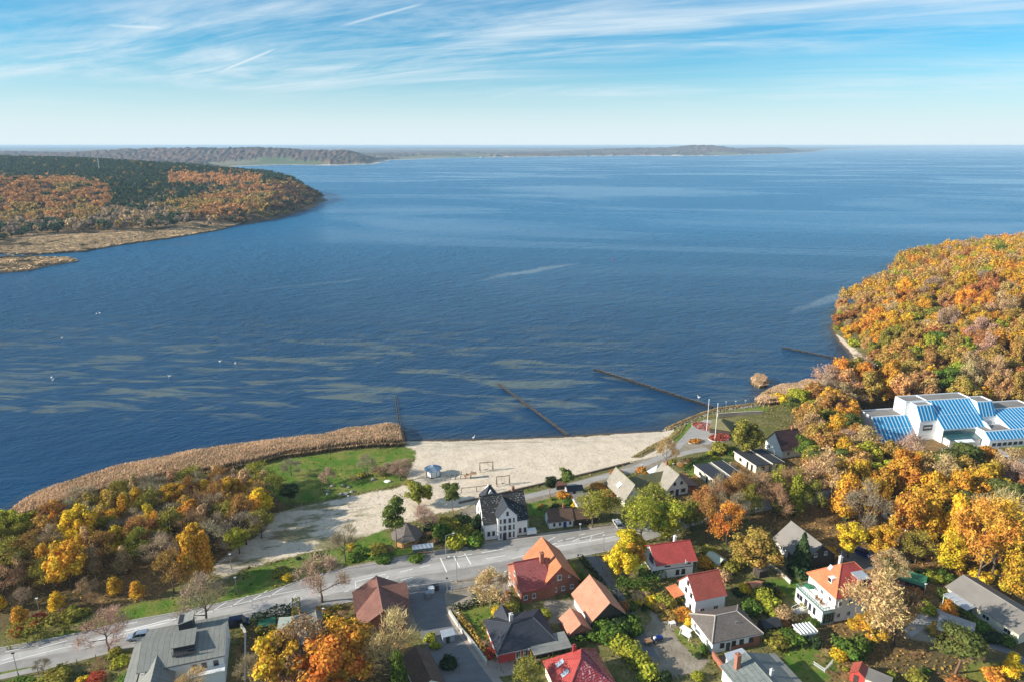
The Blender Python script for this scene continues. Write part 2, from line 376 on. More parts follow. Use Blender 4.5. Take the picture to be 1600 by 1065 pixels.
# two pale wind slicks
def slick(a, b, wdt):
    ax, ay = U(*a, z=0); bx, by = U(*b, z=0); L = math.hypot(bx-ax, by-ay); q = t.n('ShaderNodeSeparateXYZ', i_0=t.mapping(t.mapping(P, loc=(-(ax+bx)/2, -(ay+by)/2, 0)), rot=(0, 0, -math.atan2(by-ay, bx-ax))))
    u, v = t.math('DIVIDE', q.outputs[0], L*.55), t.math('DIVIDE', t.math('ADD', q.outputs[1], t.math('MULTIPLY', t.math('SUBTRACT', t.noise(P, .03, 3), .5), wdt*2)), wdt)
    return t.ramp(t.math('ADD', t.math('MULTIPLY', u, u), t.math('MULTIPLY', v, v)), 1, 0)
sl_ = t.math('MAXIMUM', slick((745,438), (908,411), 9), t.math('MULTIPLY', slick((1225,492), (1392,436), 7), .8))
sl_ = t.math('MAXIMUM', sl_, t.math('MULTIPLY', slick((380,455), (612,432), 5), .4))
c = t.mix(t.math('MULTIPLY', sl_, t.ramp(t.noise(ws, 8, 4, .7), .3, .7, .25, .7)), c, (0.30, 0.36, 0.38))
# calm slicks and gusts
gust = t.noise(t.rmap(P, 9, (0.0013, 0.0034, 1)), 1.0, 5, 0.6, 1.0)
gl = t.noise(t.mapping(P, scale=(0.006, 0.045, 1), rot=(0, 0, R(-12))), 1.0, 4, 0.6, .5)
w1 = t.noise(t.rmap(P, -18, (0.28, 0.60, 1)), 1.0, 4, 0.6, 0.3)
w2 = t.noise(t.rmap(P, -25, (0.08, 0.15, 1)), 1.0, 5, 0.62, 0.3)
w3 = t.noise(t.rmap(P, -30, (0.020, 0.045, 1)), 1.0, 4, 0.6, 0.5)
hgt = t.math('ADD', t.math('ADD', t.math('MULTIPLY', w1, 1.4), t.math('MULTIPLY', w2, 3.2)), t.math('MULTIPLY', w3, 2.5))
far = t.ramp(sp.outputs[1], 170, 520)
st = t.math('MULTIPLY', t.math('ADD', t.math('MULTIPLY', far, .8), .2), t.ramp(gust, .36, .56, .45, 1))
b = t.n('ShaderNodeBump'); b.inputs['Distance'].default_value = 1.6; t.put(b.inputs['Strength'], st); t.put(b.inputs['Height'], hgt)
rg = t.ramp(gust, .36, .56, .16, .30)
t.out(t.bsdf(c, rg, b.outputs[0], 0.5, IOR=1.333))
wx = np.concatenate([-np.geomspace(80000, 420, 16), np.arange(-400, 420, 6.0), np.geomspace(440, 80000, 16)])
wy = np.concatenate([[-60, 40], np.arange(60, 620, 6.0), np.geomspace(640, 90000, 22)])
WX, WY = np.meshgrid(wx, wy)
me = grid('water', WX, WY, np.zeros_like(WX), m)
fattr(me, 'shore', np.clip(sd_poly(SHORE, WX, WY), -40, 6))
link('water', me, kind='structure')

# ------------------------------------------------------------------ headland across the bay
HPX = [(-900,430),(-300,412),(0,397),(50,399),(130,394),(190,383),(260,374),(340,361),(372,352),(400,349),(440,341),(480,329),(495,322),(499,317)]
HEAD = [U(*p, z=0) for p in HPX]+[(-352,1330),(-430,1500),(-640,1850),(-900,2150),(-1500,2500),(-2600,2700),(-4200,2400),(-4200,900)]
RIDGE = [(-372,1225,12),(-449,1320,22),(-660,1500,37),(-950,1700,48),(-1300,1900,56),(-2000,2150,60),(-3200,2300,60)]
def hhead(X, Y):
    sd = sd_poly(HEAD, X, Y)
    best = np.full(X.shape, 1e9); hr = np.zeros(X.shape)
    for a, b in zip(RIDGE, RIDGE[1:]):
        dx, dy = b[0]-a[0], b[1]-a[1]; tt = np.clip(((X-a[0])*dx+(Y-a[1])*dy)/(dx*dx+dy*dy), 0, 1)
        d = np.hypot(X-a[0]-tt*dx, Y-a[1]-tt*dy); z = a[2]+tt*(b[2]-a[2])
        hr = np.where(d < best, z, hr); best = np.minimum(best, d)
    h = hr*np.exp(-(best/330)**2)+37*np.exp(-((X+900)/250)**2-((Y-1060)/190)**2)+30*np.exp(-((X+1500)/350)**2-((Y-1300)/260)**2)
    h = h*S((sd-2)/48)+(vnoise(X, Y, 240, 5)-.5)*12*S((sd-60)/200)
    return np.where(sd > 0, np.clip(sd*.05, 0, 1.6)+h, np.clip(sd*.1, -2, 0)), sd
HX, HY = np.meshgrid(np.linspace(-4300, -300, 230), np.linspace(520, 2750, 140))
HZ, HS = hhead(HX, HY)
mhl = simple('woodland_floor', (0.10, 0.075, 0.045), 0.95, .4, .02)
link('headland', grid('headland', HX, HY, HZ, mhl), kind='structure')

# ------------------------------------------------------------------ far shores
rows = np.geomspace(3000, 90000, 230); lat = np.linspace(-1.25, 1.3, 620)
FX = rows[:, None]*lat[None, :]; FY = np.repeat(rows[:, None], len(lat), 1)
CPX = [(-700,263),(330,263),(380,260),(440,258),(520,259),(585,257),(612,250.5),(700,247),(830,245.5),(1000,243.5),(1060,244),(1130,243.5),(1230,240.5),(1275,238),(1292,234.5),(1340,232.6),(1460,231.3),(1800,230.2),(2300,229.8)]
COAST = [U(*p, z=0) for p in CPX]+[(60000,95000),(-120000,95000),(-120000,3300)]
FS = sd_poly(COAST, FX, FY)
def bump2(cx, cy, sx, sy, h): return h*np.exp(-((FX-cx)/sx)**2-((FY-cy)/sy)**2)
FZ = bump2(-2300, 4750, 800, 480, 62)+bump2(-1560, 4500, 420, 330, 46)+bump2(-3900, 5200, 900, 700, 40)+bump2(-1000, 4450, 330, 240, 44)+bump2(2250, 8300, 520, 500, 84)+bump2(3600, 9800, 900, 600, 56)+bump2(1300, 8500, 600, 500, 44)
FZ = FZ+28*S((FY-9000)/12000)*vnoise(FX, FY, 4000, 2)+ (vnoise(FX, FY, 900, 8, 2)-.45)*14
wood = S((vnoise(FX, FY, 600, 4, 3)-.41)/.05)
wood = np.maximum(wood, S((FZ-20)/10))
wood[FY < 4250] = np.maximum(wood, .0)[FY < 4250]
FZ = np.maximum(FZ, 0)*S(FS/250)+np.where(FS > 0, 2.0*S(FS/60)+wood*S((FS-40)/30)*(8+13*np.random.RandomState(3).rand(*FX.shape)), -8)
FZ = FZ-(FX**2+FY**2)/(2*6371000)*0.0
m, t = mat('far_land'); P = t.pos()
wd = t.attr('wood'); n0 = t.noise(P, .002, 3); n1 = t.noise(P, .02, 4, .7)
wc = t.mix(t.ramp(n0, .44, .56), (0.03, 0.04, 0.025), (0.13, 0.06, 0.045)); wc = t.mix(t.ramp(n1, .4, .65), wc, (0.10, 0.06, 0.045))
v2 = t.n('ShaderNodeTexVoronoi'); t.put(v2.inputs['Vector'], P); v2.inputs['Scale'].default_value = .035
wc = t.mix(t.ramp(v2.outputs[0], .2, .9), t.mix(.5, wc, (0.24, 0.13, 0.09)), t.mix(.6, wc, (0.008, 0.012, 0.01)))
fcol = t.mix(t.ramp(n0, .42, .55), (0.10, 0.13, 0.06), (0.20, 0.17, 0.11))
vo = t.n('ShaderNodeTexVoronoi'); t.put(vo.inputs['Vector'], P); vo.inputs['Scale'].default_value = .0026
fcol = t.mix(.5, fcol, t.mix(t.ramp(vo.outputs[1], .3, .7), (0.09, 0.13, 0.05), (0.24, 0.20, 0.13)))
c = t.mix(t.ramp(wd, .3, .6), fcol, wc)
c = t.mix(t.ramp(t.attr('shore'), 60, 20), c, (0.55, 0.47, 0.38))
t.out(t.bsdf(c, .95, None, .1))
me = grid('far_shore', FX, FY, FZ, m, False); fattr(me, 'wood', wood); fattr(me, 'shore', np.clip(FS, -100, 400))
link('far_shore', me, kind='structure')

# ------------------------------------------------------------------ haze (thin air over the whole bay)
m, t = mat('haze')
pv = t.n('ShaderNodeVolumePrincipled'); t.put(pv.inputs['Color'], (0.58, 0.80, 1.0)); pv.inputs['Density'].default_value = 7e-5; pv.inputs['Anisotropy'].default_value = 0.0
t.out(None, pv.outputs[0])
mb = MB(); mb.box(-85000, 85000, -90, 93000, -9.5, 104.0)
o = mb.build('haze', m, kind='stuff'); o['label'] = 'thin blue autumn haze over the bay and the far shores'; o['category'] = 'haze'
# ------------------------------------------------------------------ roads and paved ground
def sheet(name, pts, mat, z=2.004, kind='structure', t=0.0):
    P = [(*U(*p, z=2.0), z) for p in pts]
    mb = MB()
    if t: mb.slab(P, t)
    else: mb.poly(P)
    me = mb.mesh(name, mat)
    if not t and me.polygons[0].normal.z < 0: me.flip_normals()
    return link(name, me, kind=kind)
def asphalt(name, col, patch=.25):
    m, t = mat(name); P = t.pos()
    n1, n2 = t.noise(P, 6, 5, .7), t.noise(t.rmap(P, -13, (.05, .5, 1)), 1, 5, .6)
    n3 = t.noise(P, .35, 5, .65)
    f = t.ramp(t.math('ADD', t.math('MULTIPLY', n1, .3), t.math('ADD', t.math('MULTIPLY', n2, .4), t.math('MULTIPLY', n3, .3))), .35, .65, 1-patch, 1+patch, False)
    c = t.mix(1, col, t.n('ShaderNodeCombineColor', i_0=f, i_1=f, i_2=f).outputs[0], 'MULTIPLY')
    cr = t.n('ShaderNodeTexVoronoi', feature='DISTANCE_TO_EDGE'); t.put(cr.inputs['Vector'], t.rmap(P, -13, (.1, .25, 1))); cr.inputs['Scale'].default_value = 1
    c = t.mix(t.ramp(cr.outputs[0], .012, .0, 0, .35), c, tuple(k*.35 for k in col))
    t.out(t.bsdf(c, .85, t.bump(n1, .3, .02), .25)); return m
m_road = asphalt('road_asphalt', (0.31, 0.29, 0.27), .34); m_lane = asphalt('worn_lane_asphalt', (0.43, 0.405, 0.38), .28); m_street = asphalt('street_asphalt', (0.17, 0.17, 0.175))
m_pave = asphalt('pavement_slabs', (0.34, 0.28, 0.24)); m_path = asphalt('path_paving', (0.36, 0.335, 0.31))
m_line = simple('road_paint', (0.78, 0.78, 0.76), .6, .12, 2)
m_kerb = simple('kerb_stone', (0.45, 0.43, 0.40), .8, .2, 2)
UP = [(-260,1075),(0,1012),(137,986),(192,971),(284,955),(420,924.5),(462,909),(538,888.5),(647,869.6),(733,854),(825,840.5),(940,825),(1010,812),(1100,793),(1220,775),(1340,757),(1480,735),(1640,712)]
LO = [(-260,1112),(0,1049),(137,1026),(206,1005),(300,981),(390,965),(470,956),(562,936.5),(620,919),(707,907),(791,892),(876,875),(950,860),(1015,842),(1100,815),(1220,792),(1340,771),(1480,748),(1640,723)]
def strip(name, up, lo, mat, z):
    mb = MB()
    us = [(*U(*p), z) for p in up]; ls = [(*U(*p), z) for p in lo]
    def resample(pts, n=60):
        P = np.array(pts); d = np.r_[0, np.cumsum(np.hypot(*(P[1:, :2]-P[:-1, :2]).T))]
        q = np.linspace(0, d[-1], n); return np.stack([np.interp(q, d, P[:, k]) for k in range(3)], 1)
    a, b = resample(us), resample(ls)
    for i in range(len(a)-1): mb.poly([b[i], b[i+1], a[i+1], a[i]])
    return mb.build(name, mat, kind='structure')
strip('road', UP, LO, m_road, 2.010)
def lerp2(f):
    """a line running along the road at fraction f between the two road edges"""
    def resample(pts, n=200):
        P = np.array([U(*p) for p in pts]); d = np.r_[0, np.cumsum(np.hypot(*(P[1:]-P[:-1]).T))]
        q = np.linspace(0, d[-1], n); return np.stack([np.interp(q, d, P[:, k]) for k in range(2)], 1)
    a, b = resample(UP), resample(LO); return a*(1-f)+b*f
_up, _lo = lerp2(.32), lerp2(.66)
mb = MB()
for i in range(12, 128): mb.poly([(*_lo[i], 2.014), (*_lo[i+1], 2.014), (*_up[i+1], 2.014), (*_up[i], 2.014)])
mb.build('worn_middle_lane', m_lane, kind='structure')
def line(pts, wd=.16, z=2.019, conv=True):
    Q = [Vector(U(*p)) if conv else Vector(p) for p in pts]
    for a, b in zip(Q, Q[1:]):
        d = (b-a).normalized(); n = Vector((-d.y, d.x))*wd/2
        mb.poly([(*(a-n), z), (*(b-n), z), (*(b+n), z), (*(a+n), z)])
mb = MB()
line([(0,1037),(40,1026),(100,1011),(160,998)]); line([(-200,1085),(0,1037)])
for a, b in (((2,1031),(20,1026)),((30,1025),(32,1024)),((8,1018),(38,1011)),((150,1000),(172,992)),((60,1012),(105,1000)),((196,975),(215,971))): line([a, b], .18)
line([(160,998),(300,962),(420,930),(462,922),(497,916)]); line([(196,985),(260,968),(290,965)], .3); line([(290,965),(210,983)], .2)
for x in (300, 330, 360, 390, 420): line([(x,963-(x-300)*.26),(x+28,945-(x-300)*.26)], .2)
line([(380,958),(450,943),(462,928)], .16); line([(555,908),(603,896)], .2); line([(556,918),(600,908),(607,899)], .2); line([(555,908),(556,918)], .2)
for a, b in (((538,924),(545,922)),((560,920),(585,913)),((625,893),(645,888)),((625,906),(645,901)),((656,886),(672,882)),((715,869),(738,865)),((752,863),(786,857)),((760,872),(790,867)),
             ((856,844),(868,838)),((858,852),(869,848)),((884,842),(898,839)),((872,845),(880,843)),((905,835),(915,833))): line([a, b], .22)
for a, b in (((688,871),(698,893)),((726,864),(736,881)),((709,868),(718,886))): line([a, b], .32)
line([(869,853),(920,845),(962,837)], .22); line([(895,845),(903,841),(944,831)], .22); line([(920,845),(925,837)], .2); line([(800,872),(869,853)], .18)
mb.build('road_markings', m_line, kind='structure')
for nme, ed, wd in (('kerb', UP[:12], .25), ('kerb', LO[3:10], .25), ('kerb', LO[10:14], .25)):
    Q = [Vector(U(*p)) for p in ed]; mb = MB()
    for a, b in zip(Q, Q[1:]):
        d = (b-a).normalized(); n = Vector((-d.y, d.x))*wd*(1 if ed is not LO else 1)/2
        mb.prism([(*(a-n), 1.95), (*(b-n), 1.95), (*(b+n), 1.95), (*(a+n), 1.95)], (0, 0, .17))
    mb.build(nme, m_kerb, kind='structure')
strip('roadside_path', [(-260,1120),(0,1053),(60,1040),(150,1018),(214,1002)], [(-260,1130),(0,1061),(60,1048),(150,1025),(212,1009)], m_path, 2.006)
strip('pavement', [(462,906),(538,885),(647,864),(690,857),(733,849),(825,835),(960,817)], [(462,910),(538,889.5),(647,870.6),(690,863),(733,855),(825,841),(960,823)], m_pave, 2.008)
sheet('side_street', ZP([(0,640),(60,600),(180,600),(200,640),(160,660),(170,760),(330,960),(420,1100),(380,1180),(150,1180),(100,980),(0,720)], 2.917, 640, 700), m_street, 2.012)
sheet('pavement', ZP([(165,755),(185,750),(345,970),(440,1080),(400,1090),(320,985)], 2.917, 640, 700), m_pave, 2.016)
sheet('yard', ZP([(345,965),(500,950),(600,960),(480,1030),(400,1040)], 2.917, 640, 700), m_pave, 2.006)
sheet('side_street', ZP([(800,480),(875,500),(1030,760),(1140,960),(1080,940),(960,760)], 2.917, 640, 700), m_street, 2.007)
strip('promenade', [(745,786),(800,777),(850,765),(920,747),(985,729),(1030,711),(1052,698),(1068,680),(1080,666),(1098,657)], [(750,794),(800,785),(850,773),(920,754),(985,737),(1034,717),(1062,701),(1078,684),(1092,672),(1102,666)], m_path, 2.008)
strip('promenade', [(1056,708),(1085,700),(1112,698)], [(1058,714),(1085,707),(1114,703)], m_path, 2.010)
sheet('plaza', ZP([(760,350),(850,290),(930,300),(1040,400),(1060,470),(1000,480),(900,500),(860,500),(800,480),(740,470),(710,480),(690,500),(660,500),(700,420)], 5.327, 940, 600), m_path, 2.011)
sheet('parking_yard', [(1470,700),(1530,692),(1560,700),(1600,718),(1600,735),(1540,725),(1480,712)], m_path, 2.006)
sheet('driveway', ZP([(60,640),(240,460),(400,470),(500,560),(430,600),(260,600),(130,700)], 5.195, 1400, 860), m_path, 2.006)
sheet('driveway', ZP([(720,680),(800,700),(1060,880),(1060,960),(900,830),(760,790)], 5.195, 1400, 860), m_street, 2.006)
sheet('driveway', ZP([(440,300),(560,310),(640,360),(600,400),(500,385)], 8.19*0+8.19, 1250, 800) if False else [(1325,850),(1375,862),(1398,880),(1350,890),(1310,868)], m_street, 2.006)
sheet('terrace_floor', ZP([(1110,850),(1290,860),(1330,950),(1420,1065),(1300,1065)], 5.197, 900, 860), simple('red_paving', (0.30,0.15,0.11), .85, .25, 3), 2.02)

# ------------------------------------------------------------------ building materials
W_ = dict(white=simple('white_render', (0.85,0.84,0.81), .85, .07, .8), pale=simple('cream_render', (0.74,0.66,0.50), .85, .1, .8),
          red=simple('red_wall', (0.50,0.06,0.05), .8, .15), greyw=simple('grey_render', (0.55,0.54,0.52), .85, .12),
          brick=tiled('brick_wall', (0.42,0.17,0.11), (0.36,0.13,0.08), .85, .25, .09, .3, .3, .3, .012, .8),
          brown=simple('dark_timber', (0.06,0.045,0.035), .8, .3), timber=simple('timber', (0.35,0.20,0.11), .8, .3), stone=simple('stone_wall', (0.42,0.36,0.30), .9, .35, 3))
RM = dict(black=tiled('black_glazed_tiles', (0.010,0.010,0.012), (0.02,0.02,0.022), .42, .3, .34, .35, .4, .6, glint=((0.55,0.55,0.55), .61)),
          slate=tiled('slate_blue_roof', (0.035,0.04,0.055), (0.05,0.055,0.07), .6, .3, .3, .4, .3, .3),
          dred=tiled('dark_red_tiles', (0.40,0.055,0.05), (0.34,0.04,0.04), .38, .3, .36, .6, .3, .6),
          orange=tiled('orange_tiles', (0.74,0.24,0.10), (0.60,0.19,0.08), .6, .3, .36, .4, .38, .4),
          salmon=tiled('salmon_tiles', (0.66,0.30,0.19), (0.58,0.25,0.15), .7, .3, .36, .4, .3, .4, moss=(0.30,0.18,0.13)),
          red=tiled('red_tiles', (0.56,0.085,0.07), (0.46,0.07,0.055), .5, .3, .4, .4, .34, .5),
          redb=tiled('brick_red_tiles', (0.50,0.11,0.075), (0.42,0.09,0.06), .6, .3, .4, .4, .35, .4),
          glaz=tiled('glazed_wine_tiles', (0.30,0.025,0.035), (0.40,0.05,0.06), .35, .6, .42, .5, .3, .7, .05, glint=((0.62,0.40,0.44), .56)),
          brown=tiled('brown_tiles', (0.20,0.165,0.145), (0.15,0.125,0.11), .6, .3, .36, .5, .35, .7, moss=(0.12,0.10,0.08)),
          rust=tiled('rust_brown_tiles', (0.30,0.135,0.10), (0.24,0.10,0.075), .7, .3, .36, .4, .4, .5, moss=(0.13,0.08,0.06)),
          moss=tiled('mossy_brown_tiles', (0.20,0.12,0.085), (0.14,0.09,0.065), .8, .3, .36, .3, .4, .4, moss=(0.09,0.08,0.06)),
          grey=tiled('grey_sheet_roof', (0.27,0.27,0.245), (0.24,0.24,0.22), .75, 30, 1.0, .3, .25, .4, .03, .6, moss=(0.19,0.18,0.15)),
          greyc=tiled('grey_corrugated_roof', (0.25,0.25,0.225), (0.22,0.22,0.20), .75, 1.0, 30, .3, .25, .6, .05, .6, moss=(0.17,0.17,0.14), off=0),
          felt=tiled('bitumen_felt_roof', (0.20,0.22,0.205), (0.17,0.19,0.18), .6, 2.6, .95, .5, .3, .5, .04, .35),
          tar=simple('roofing_felt', (0.035,0.037,0.045), .75, .3, .6), thatch=simple('thatch', (0.29,0.26,0.22), .95, .35, 1.2, .1, 0, .8),
          thatchd=simple('mossy_thatch', (0.20,0.19,0.10), .95, .4, 1.2, .1, 0, .8), gravel=simple('gravel_roof', (0.22,0.205,0.19), .95, .3, .5),
          fibre=simple('fibre_cement_roof', (0.22,0.20,0.18), .85, .25, .4), green=simple('green_roof_sheet', (0.04,0.17,0.09), .5, .2), pgreen=simple('pale_green_roof', (0.48,0.54,0.42), .7, .15))
m_frame = simple('white_frame', (0.75,0.75,0.73), .5, .05); m_dframe = simple('dark_frame', (0.05,0.05,0.055), .5, .1)
m, t = mat('window_glass'); t.out(t.bsdf((0.018,0.022,0.03), .08, None, .8)); m_glass = m
m_metal = simple('grey_metal', (0.42,0.43,0.44), .4, .1, 2, .5, .6); m_white = simple('white_paint', (0.80,0.80,0.79), .45, .06)
m_zinc = simple('zinc_sheet', (0.46,0.50,0.54), .45, .15, .8, .5, .3); m_bark = simple('bark', (0.13,0.10,0.075), .95, .35, 2, .1, 0, .5)
m_wood = simple('weathered_wood', (0.17,0.13,0.095), .9, .35, 1.5); m_black = simple('black_rubber', (0.015,0.015,0.016), .8, .1)
m_conc = simple('pale_concrete', (0.55,0.52,0.46), .9, .2, 1.2); m_chim = tiled('chimney_brick', (0.45,0.20,0.13), (0.38,0.16,0.10), .85, .25, .09, .3, .3, .3, .012, .8)

_wc = {}
def win(root, face, u, z, w=1.0, h=1.3, dims=(10, 8), frame='w', mull=1, name='window'):
    """window on face f(y=0) b(y=W) l(x=0) r(x=L) of root's box, u metres along, sill height z"""
    key = (w, h, frame, mull)
    if key not in _wc:
        a = MB(); f = .09; d = .10
        a.box(-w/2, w/2, -d, 0, 0, f).box(-w/2, w/2, -d, 0, h-f, h).box(-w/2, -w/2+f, -d, 0, f, h-f).box(w/2-f, w/2, -d, 0, f, h-f)
        for k in range(mull):
            x = -w/2+w*(k+1)/(mull+1); a.box(x-f*.35, x+f*.35, -d*.8, 0, f, h-f)
        a.box(-w/2-.08, w/2+.08, -d-.06, 0, -.06, 0)
        g = MB(); g.box(-w/2+f, w/2-f, -.05, -.01, f, h-f)
        _wc[key] = (a.mesh('window', m_frame if frame == 'w' else m_dframe), g.mesh('pane', m_glass))
    L, Wd = dims; rz = {'f': 0, 'b': math.pi, 'l': -math.pi/2, 'r': math.pi/2}[face]
    loc = {'f': (u, -.02, z), 'b': (u, Wd+.02, z), 'l': (-.02, u, z), 'r': (L+.02, u, z)}[face]
    o = link(name, _wc[key][0], root); o.location = loc; o.rotation_euler = (0, 0, rz)
    link('pane', _wc[key][1], o); return o
def door(root, face, u, w=1.0, h=2.1, dims=(10, 8), m=None, z=0):
    a = MB(); a.box(-w/2, w/2, -.08, 0, 0, h)
    L, Wd = dims; rz = {'f': 0, 'b': math.pi, 'l': -math.pi/2, 'r': math.pi/2}[face]
    loc = {'f': (u, -.02, z), 'b': (u, Wd+.02, z), 'l': (-.02, u, z), 'r': (L+.02, u, z)}[face]
    o = a.build('door', m or m_dframe, root); o.location = loc; o.rotation_euler = (0, 0, rz)
    hd = MB().box(w/2-.22, w/2-.12, -.13, -.08, h*.45, h*.5).build('handle', m_metal, o); return o
def chimney(roof, x, y, z0, z1, s=.7, m=None):
    a = MB(); a.box(x-s/2, x+s/2, y-s/2, y+s/2, z0, z1); a.box(x-s/2-.08, x+s/2+.08, y-s/2-.08, y+s/2+.08, z1, z1+.12); a.box(x-.15, x+.15, y-.15, y+.15, z1+.12, z1+.4)
    return a.build('chimney', m or m_chim, roof)
def gable_walls(mb, x0, x1, y0, y1, he, hr, ridge='x', z0=-.3):
    hr -= .2; he -= .05
    if ridge == 'x':
        ym = (y0+y1)/2; mb.prism([(x0, y0, z0), (x0, y0, he), (x0, ym, hr), (x0, y1, he), (x0, y1, z0)], (x1-x0, 0, 0))
    else:
        xm = (x0+x1)/2; mb.prism([(x0, y0, z0), (x1, y0, z0), (x1, y0, he), (xm, y0, hr), (x0, y0, he)], (0, y1-y0, 0))
def gable_roof(mb, x0, x1, y0, y1, he, hr, ridge='x', ov=.4, t=.18, og=None):
    og = ov if og is None else og
    if ridge == 'x':
        ym = (y0+y1)/2; k = (hr-he)/(ym-y0)
        mb.slab([(x0-og, y0-ov, he-k*ov), (x1+og, y0-ov, he-k*ov), (x1+og, ym, hr), (x0-og, ym, hr)], t)
        mb.slab([(x0-og, ym, hr), (x1+og, ym, hr), (x1+og, y1+ov, he-k*ov), (x0-og, y1+ov, he-k*ov)], t)
    else:
        xm = (x0+x1)/2; k = (hr-he)/(xm-x0)
        mb.slab([(x0-ov, y1+og, he-k*ov), (x0-ov, y0-og, he-k*ov), (xm, y0-og, hr), (xm, y1+og, hr)], t)
        mb.slab([(xm, y1+og, hr), (xm, y0-og, hr), (x1+ov, y0-og, he-k*ov), (x1+ov, y1+og, he-k*ov)], t)
def hip_roof(mb, x0, x1, y0, y1, he, hr, r0, r1, ov=.4, t=.18):
    """ridge from r0 to r1 (x,y) at height hr"""
    a, b, c, d = (x0-ov, y0-ov, he), (x1+ov, y0-ov, he), (x1+ov, y1+ov, he), (x0-ov, y1+ov, he)
    p, q = (*r0, hr), (*r1, hr)
    mb.slab([a, b, q, p], t); mb.slab([b, c, q], t); mb.slab([c, d, p, q], t); mb.slab([d, a, p], t)
def ridge_caps(roof, pts, m, r=.13):
    a = MB()
    for p, q in pts: a.tube((p[0], p[1], p[2]+.02), (q[0], q[1], q[2]+.02), r, n=6)
    return a.build('ridge_tiles', m, roof)
def gutter(root, x0, x1, y, z, m=None):
    a = MB().tube((x0, y, z), (x1, y, z), .07, n=5); a.tube((x1-.1, y, z), (x1-.1, y+.35, z-.3), .05, n=5); a.tube((x1-.1, y+.38, z-.3), (x1-.1, y+.38, 0), .05, n=5)
    return a.build('gutter', m or m_metal, root)
def house(name, label, A, ang, L, Wd, he, hr, wm, rm, kind='gable', ridge='x', ov=.4, cat='house', z=2.0, r0=None, r1=None, group=None, caps=None):
    e = empty(name, (A[0], A[1], z), R(ang), label, cat, group)
    wl, rf = MB(), MB()
    if kind == 'gable':
        gable_walls(wl, 0, L, 0, Wd, he, hr, ridge); gable_roof(rf, 0, L, 0, Wd, he, hr, ridge, ov)
        rp = [((-ov, Wd/2, hr), (L+ov, Wd/2, hr))] if ridge == 'x' else [((L/2, -ov, hr), (L/2, Wd+ov, hr))]
    else:
        wl.box(0, L, 0, Wd, -.3, he-.19); hip_roof(rf, 0, L, 0, Wd, he, hr, r0, r1, ov)
        p, q = (*r0, hr), (*r1, hr); rp = [(p, q), ((-ov, -ov, he), p), ((-ov, Wd+ov, he), p), ((L+ov, -ov, he), q), ((L+ov, Wd+ov, he), q)]
    w = wl.build('wall', wm, e); r = rf.build('roof', rm, e)
    if caps is not False: ridge_caps(r, rp, caps or rm)
    gutter(e, -ov, L+ov, -ov-.05, he-(hr-he)/(Wd/2)*ov-.1 if (kind == 'gable' and ridge == 'x') else he-.2) if (ridge == 'x' or kind != 'gable') else None
    return e, w, r

# ------------------------------------------------------------------ villa by the beach
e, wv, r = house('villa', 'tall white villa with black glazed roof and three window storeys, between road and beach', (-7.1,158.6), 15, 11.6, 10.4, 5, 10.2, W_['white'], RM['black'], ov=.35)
D = (11.6, 10.4)
a = MB(); gable_walls(a, 3.3, 8.5, -.9, 4, 6.9, 9.7, 'y'); a.build('front_bay', W_['white'], e)
a = MB(); gable_roof(a, 3.3, 8.5, -.9, 4.8, 6.9, 9.7, 'y', .25, .16); r2 = a.build('gable_roof', RM['slate'], e)
a = MB(); gable_walls(a, 1.5, 6, 9, 12.6, 6.6, 9.6, 'y'); a.build('rear_bay', W_['white'], e)
a = MB(); hip_roof(a, 1.5, 6, 8.2, 12.6, 6.6, 10.6, (3.7,10.2), (3.8,10.4), .3); a.build('spire_roof', RM['slate'], e)
for z, h in ((.6,1.45), (2.85,1.25), (4.95,1.1)):
    for u, w in ((4.05,.36), (5.15,.66), (6.5,.66), (7.6,.36)):
        o = win(e, 'f', u, z, w, h, D, mull=0 if w < .6 else 1, frame='d'); o.location.y = -.92
o = win(e, 'f', 5.9, 7.0, .6, 1.1, D, frame='d', mull=0); o.location.y = -.92
o = door(e, 'f', 5.1, .9, 2.1, D); o.location.y = -1.04
a = MB().box(3.2, 8.6, -.98, -.9, 2.45, 2.58).box(3.2, 8.6, -.98, -.9, 4.5, 4.62).build('string_course', W_['white'], e)
for u in (1.0, 2.3): win(e, 'f', u, 1.2, .7, 1.2, D, frame='d')
for u in (9.6, 10.9): win(e, 'f', u, .9, .7, 1.3, D, frame='d')
for u in (2.5, 5, 8): win(e, 'l', u, 1.4, .9, 1.4, D, frame='d'); win(e, 'l', u, 4.4, .9, 1.3, D, frame='d')
chimney(r, 9.4, 6.6, 7.5, 10.9)
# low cottage
e, wv, r = house('cottage', 'small single-storey white cottage with mossy dark roof and blue door, right of the tall villa', (10.2,164.2), 12, 6.6, 4.8, 2.3, 4.6, W_['white'], RM['moss'], ov=.3)
D = (6.6, 4.8)
for u in (1.3, 2.9, 5.8): win(e, 'f', u, .8, .6, .9, D, frame='d')
door(e, 'f', 4.3, .9, 1.9, D, simple('blue_door', (0.02,0.05,0.25), .5)); win(e, 'l', 1.6, 1, .6, .9, D, frame='d')
a = MB(); gable_walls(a, 6.6, 13.5, .2, 4.6, 2.2, 4.3, 'x'); a.build('barn_wing', W_['brown'], e)
a = MB(); gable_roof(a, 6.9, 13.5, .2, 4.6, 2.2, 4.4, 'x', .3); a.build('wing_roof', RM['moss'], e); chimney(r, 4.5, 2.4, 4, 5.4, .5)
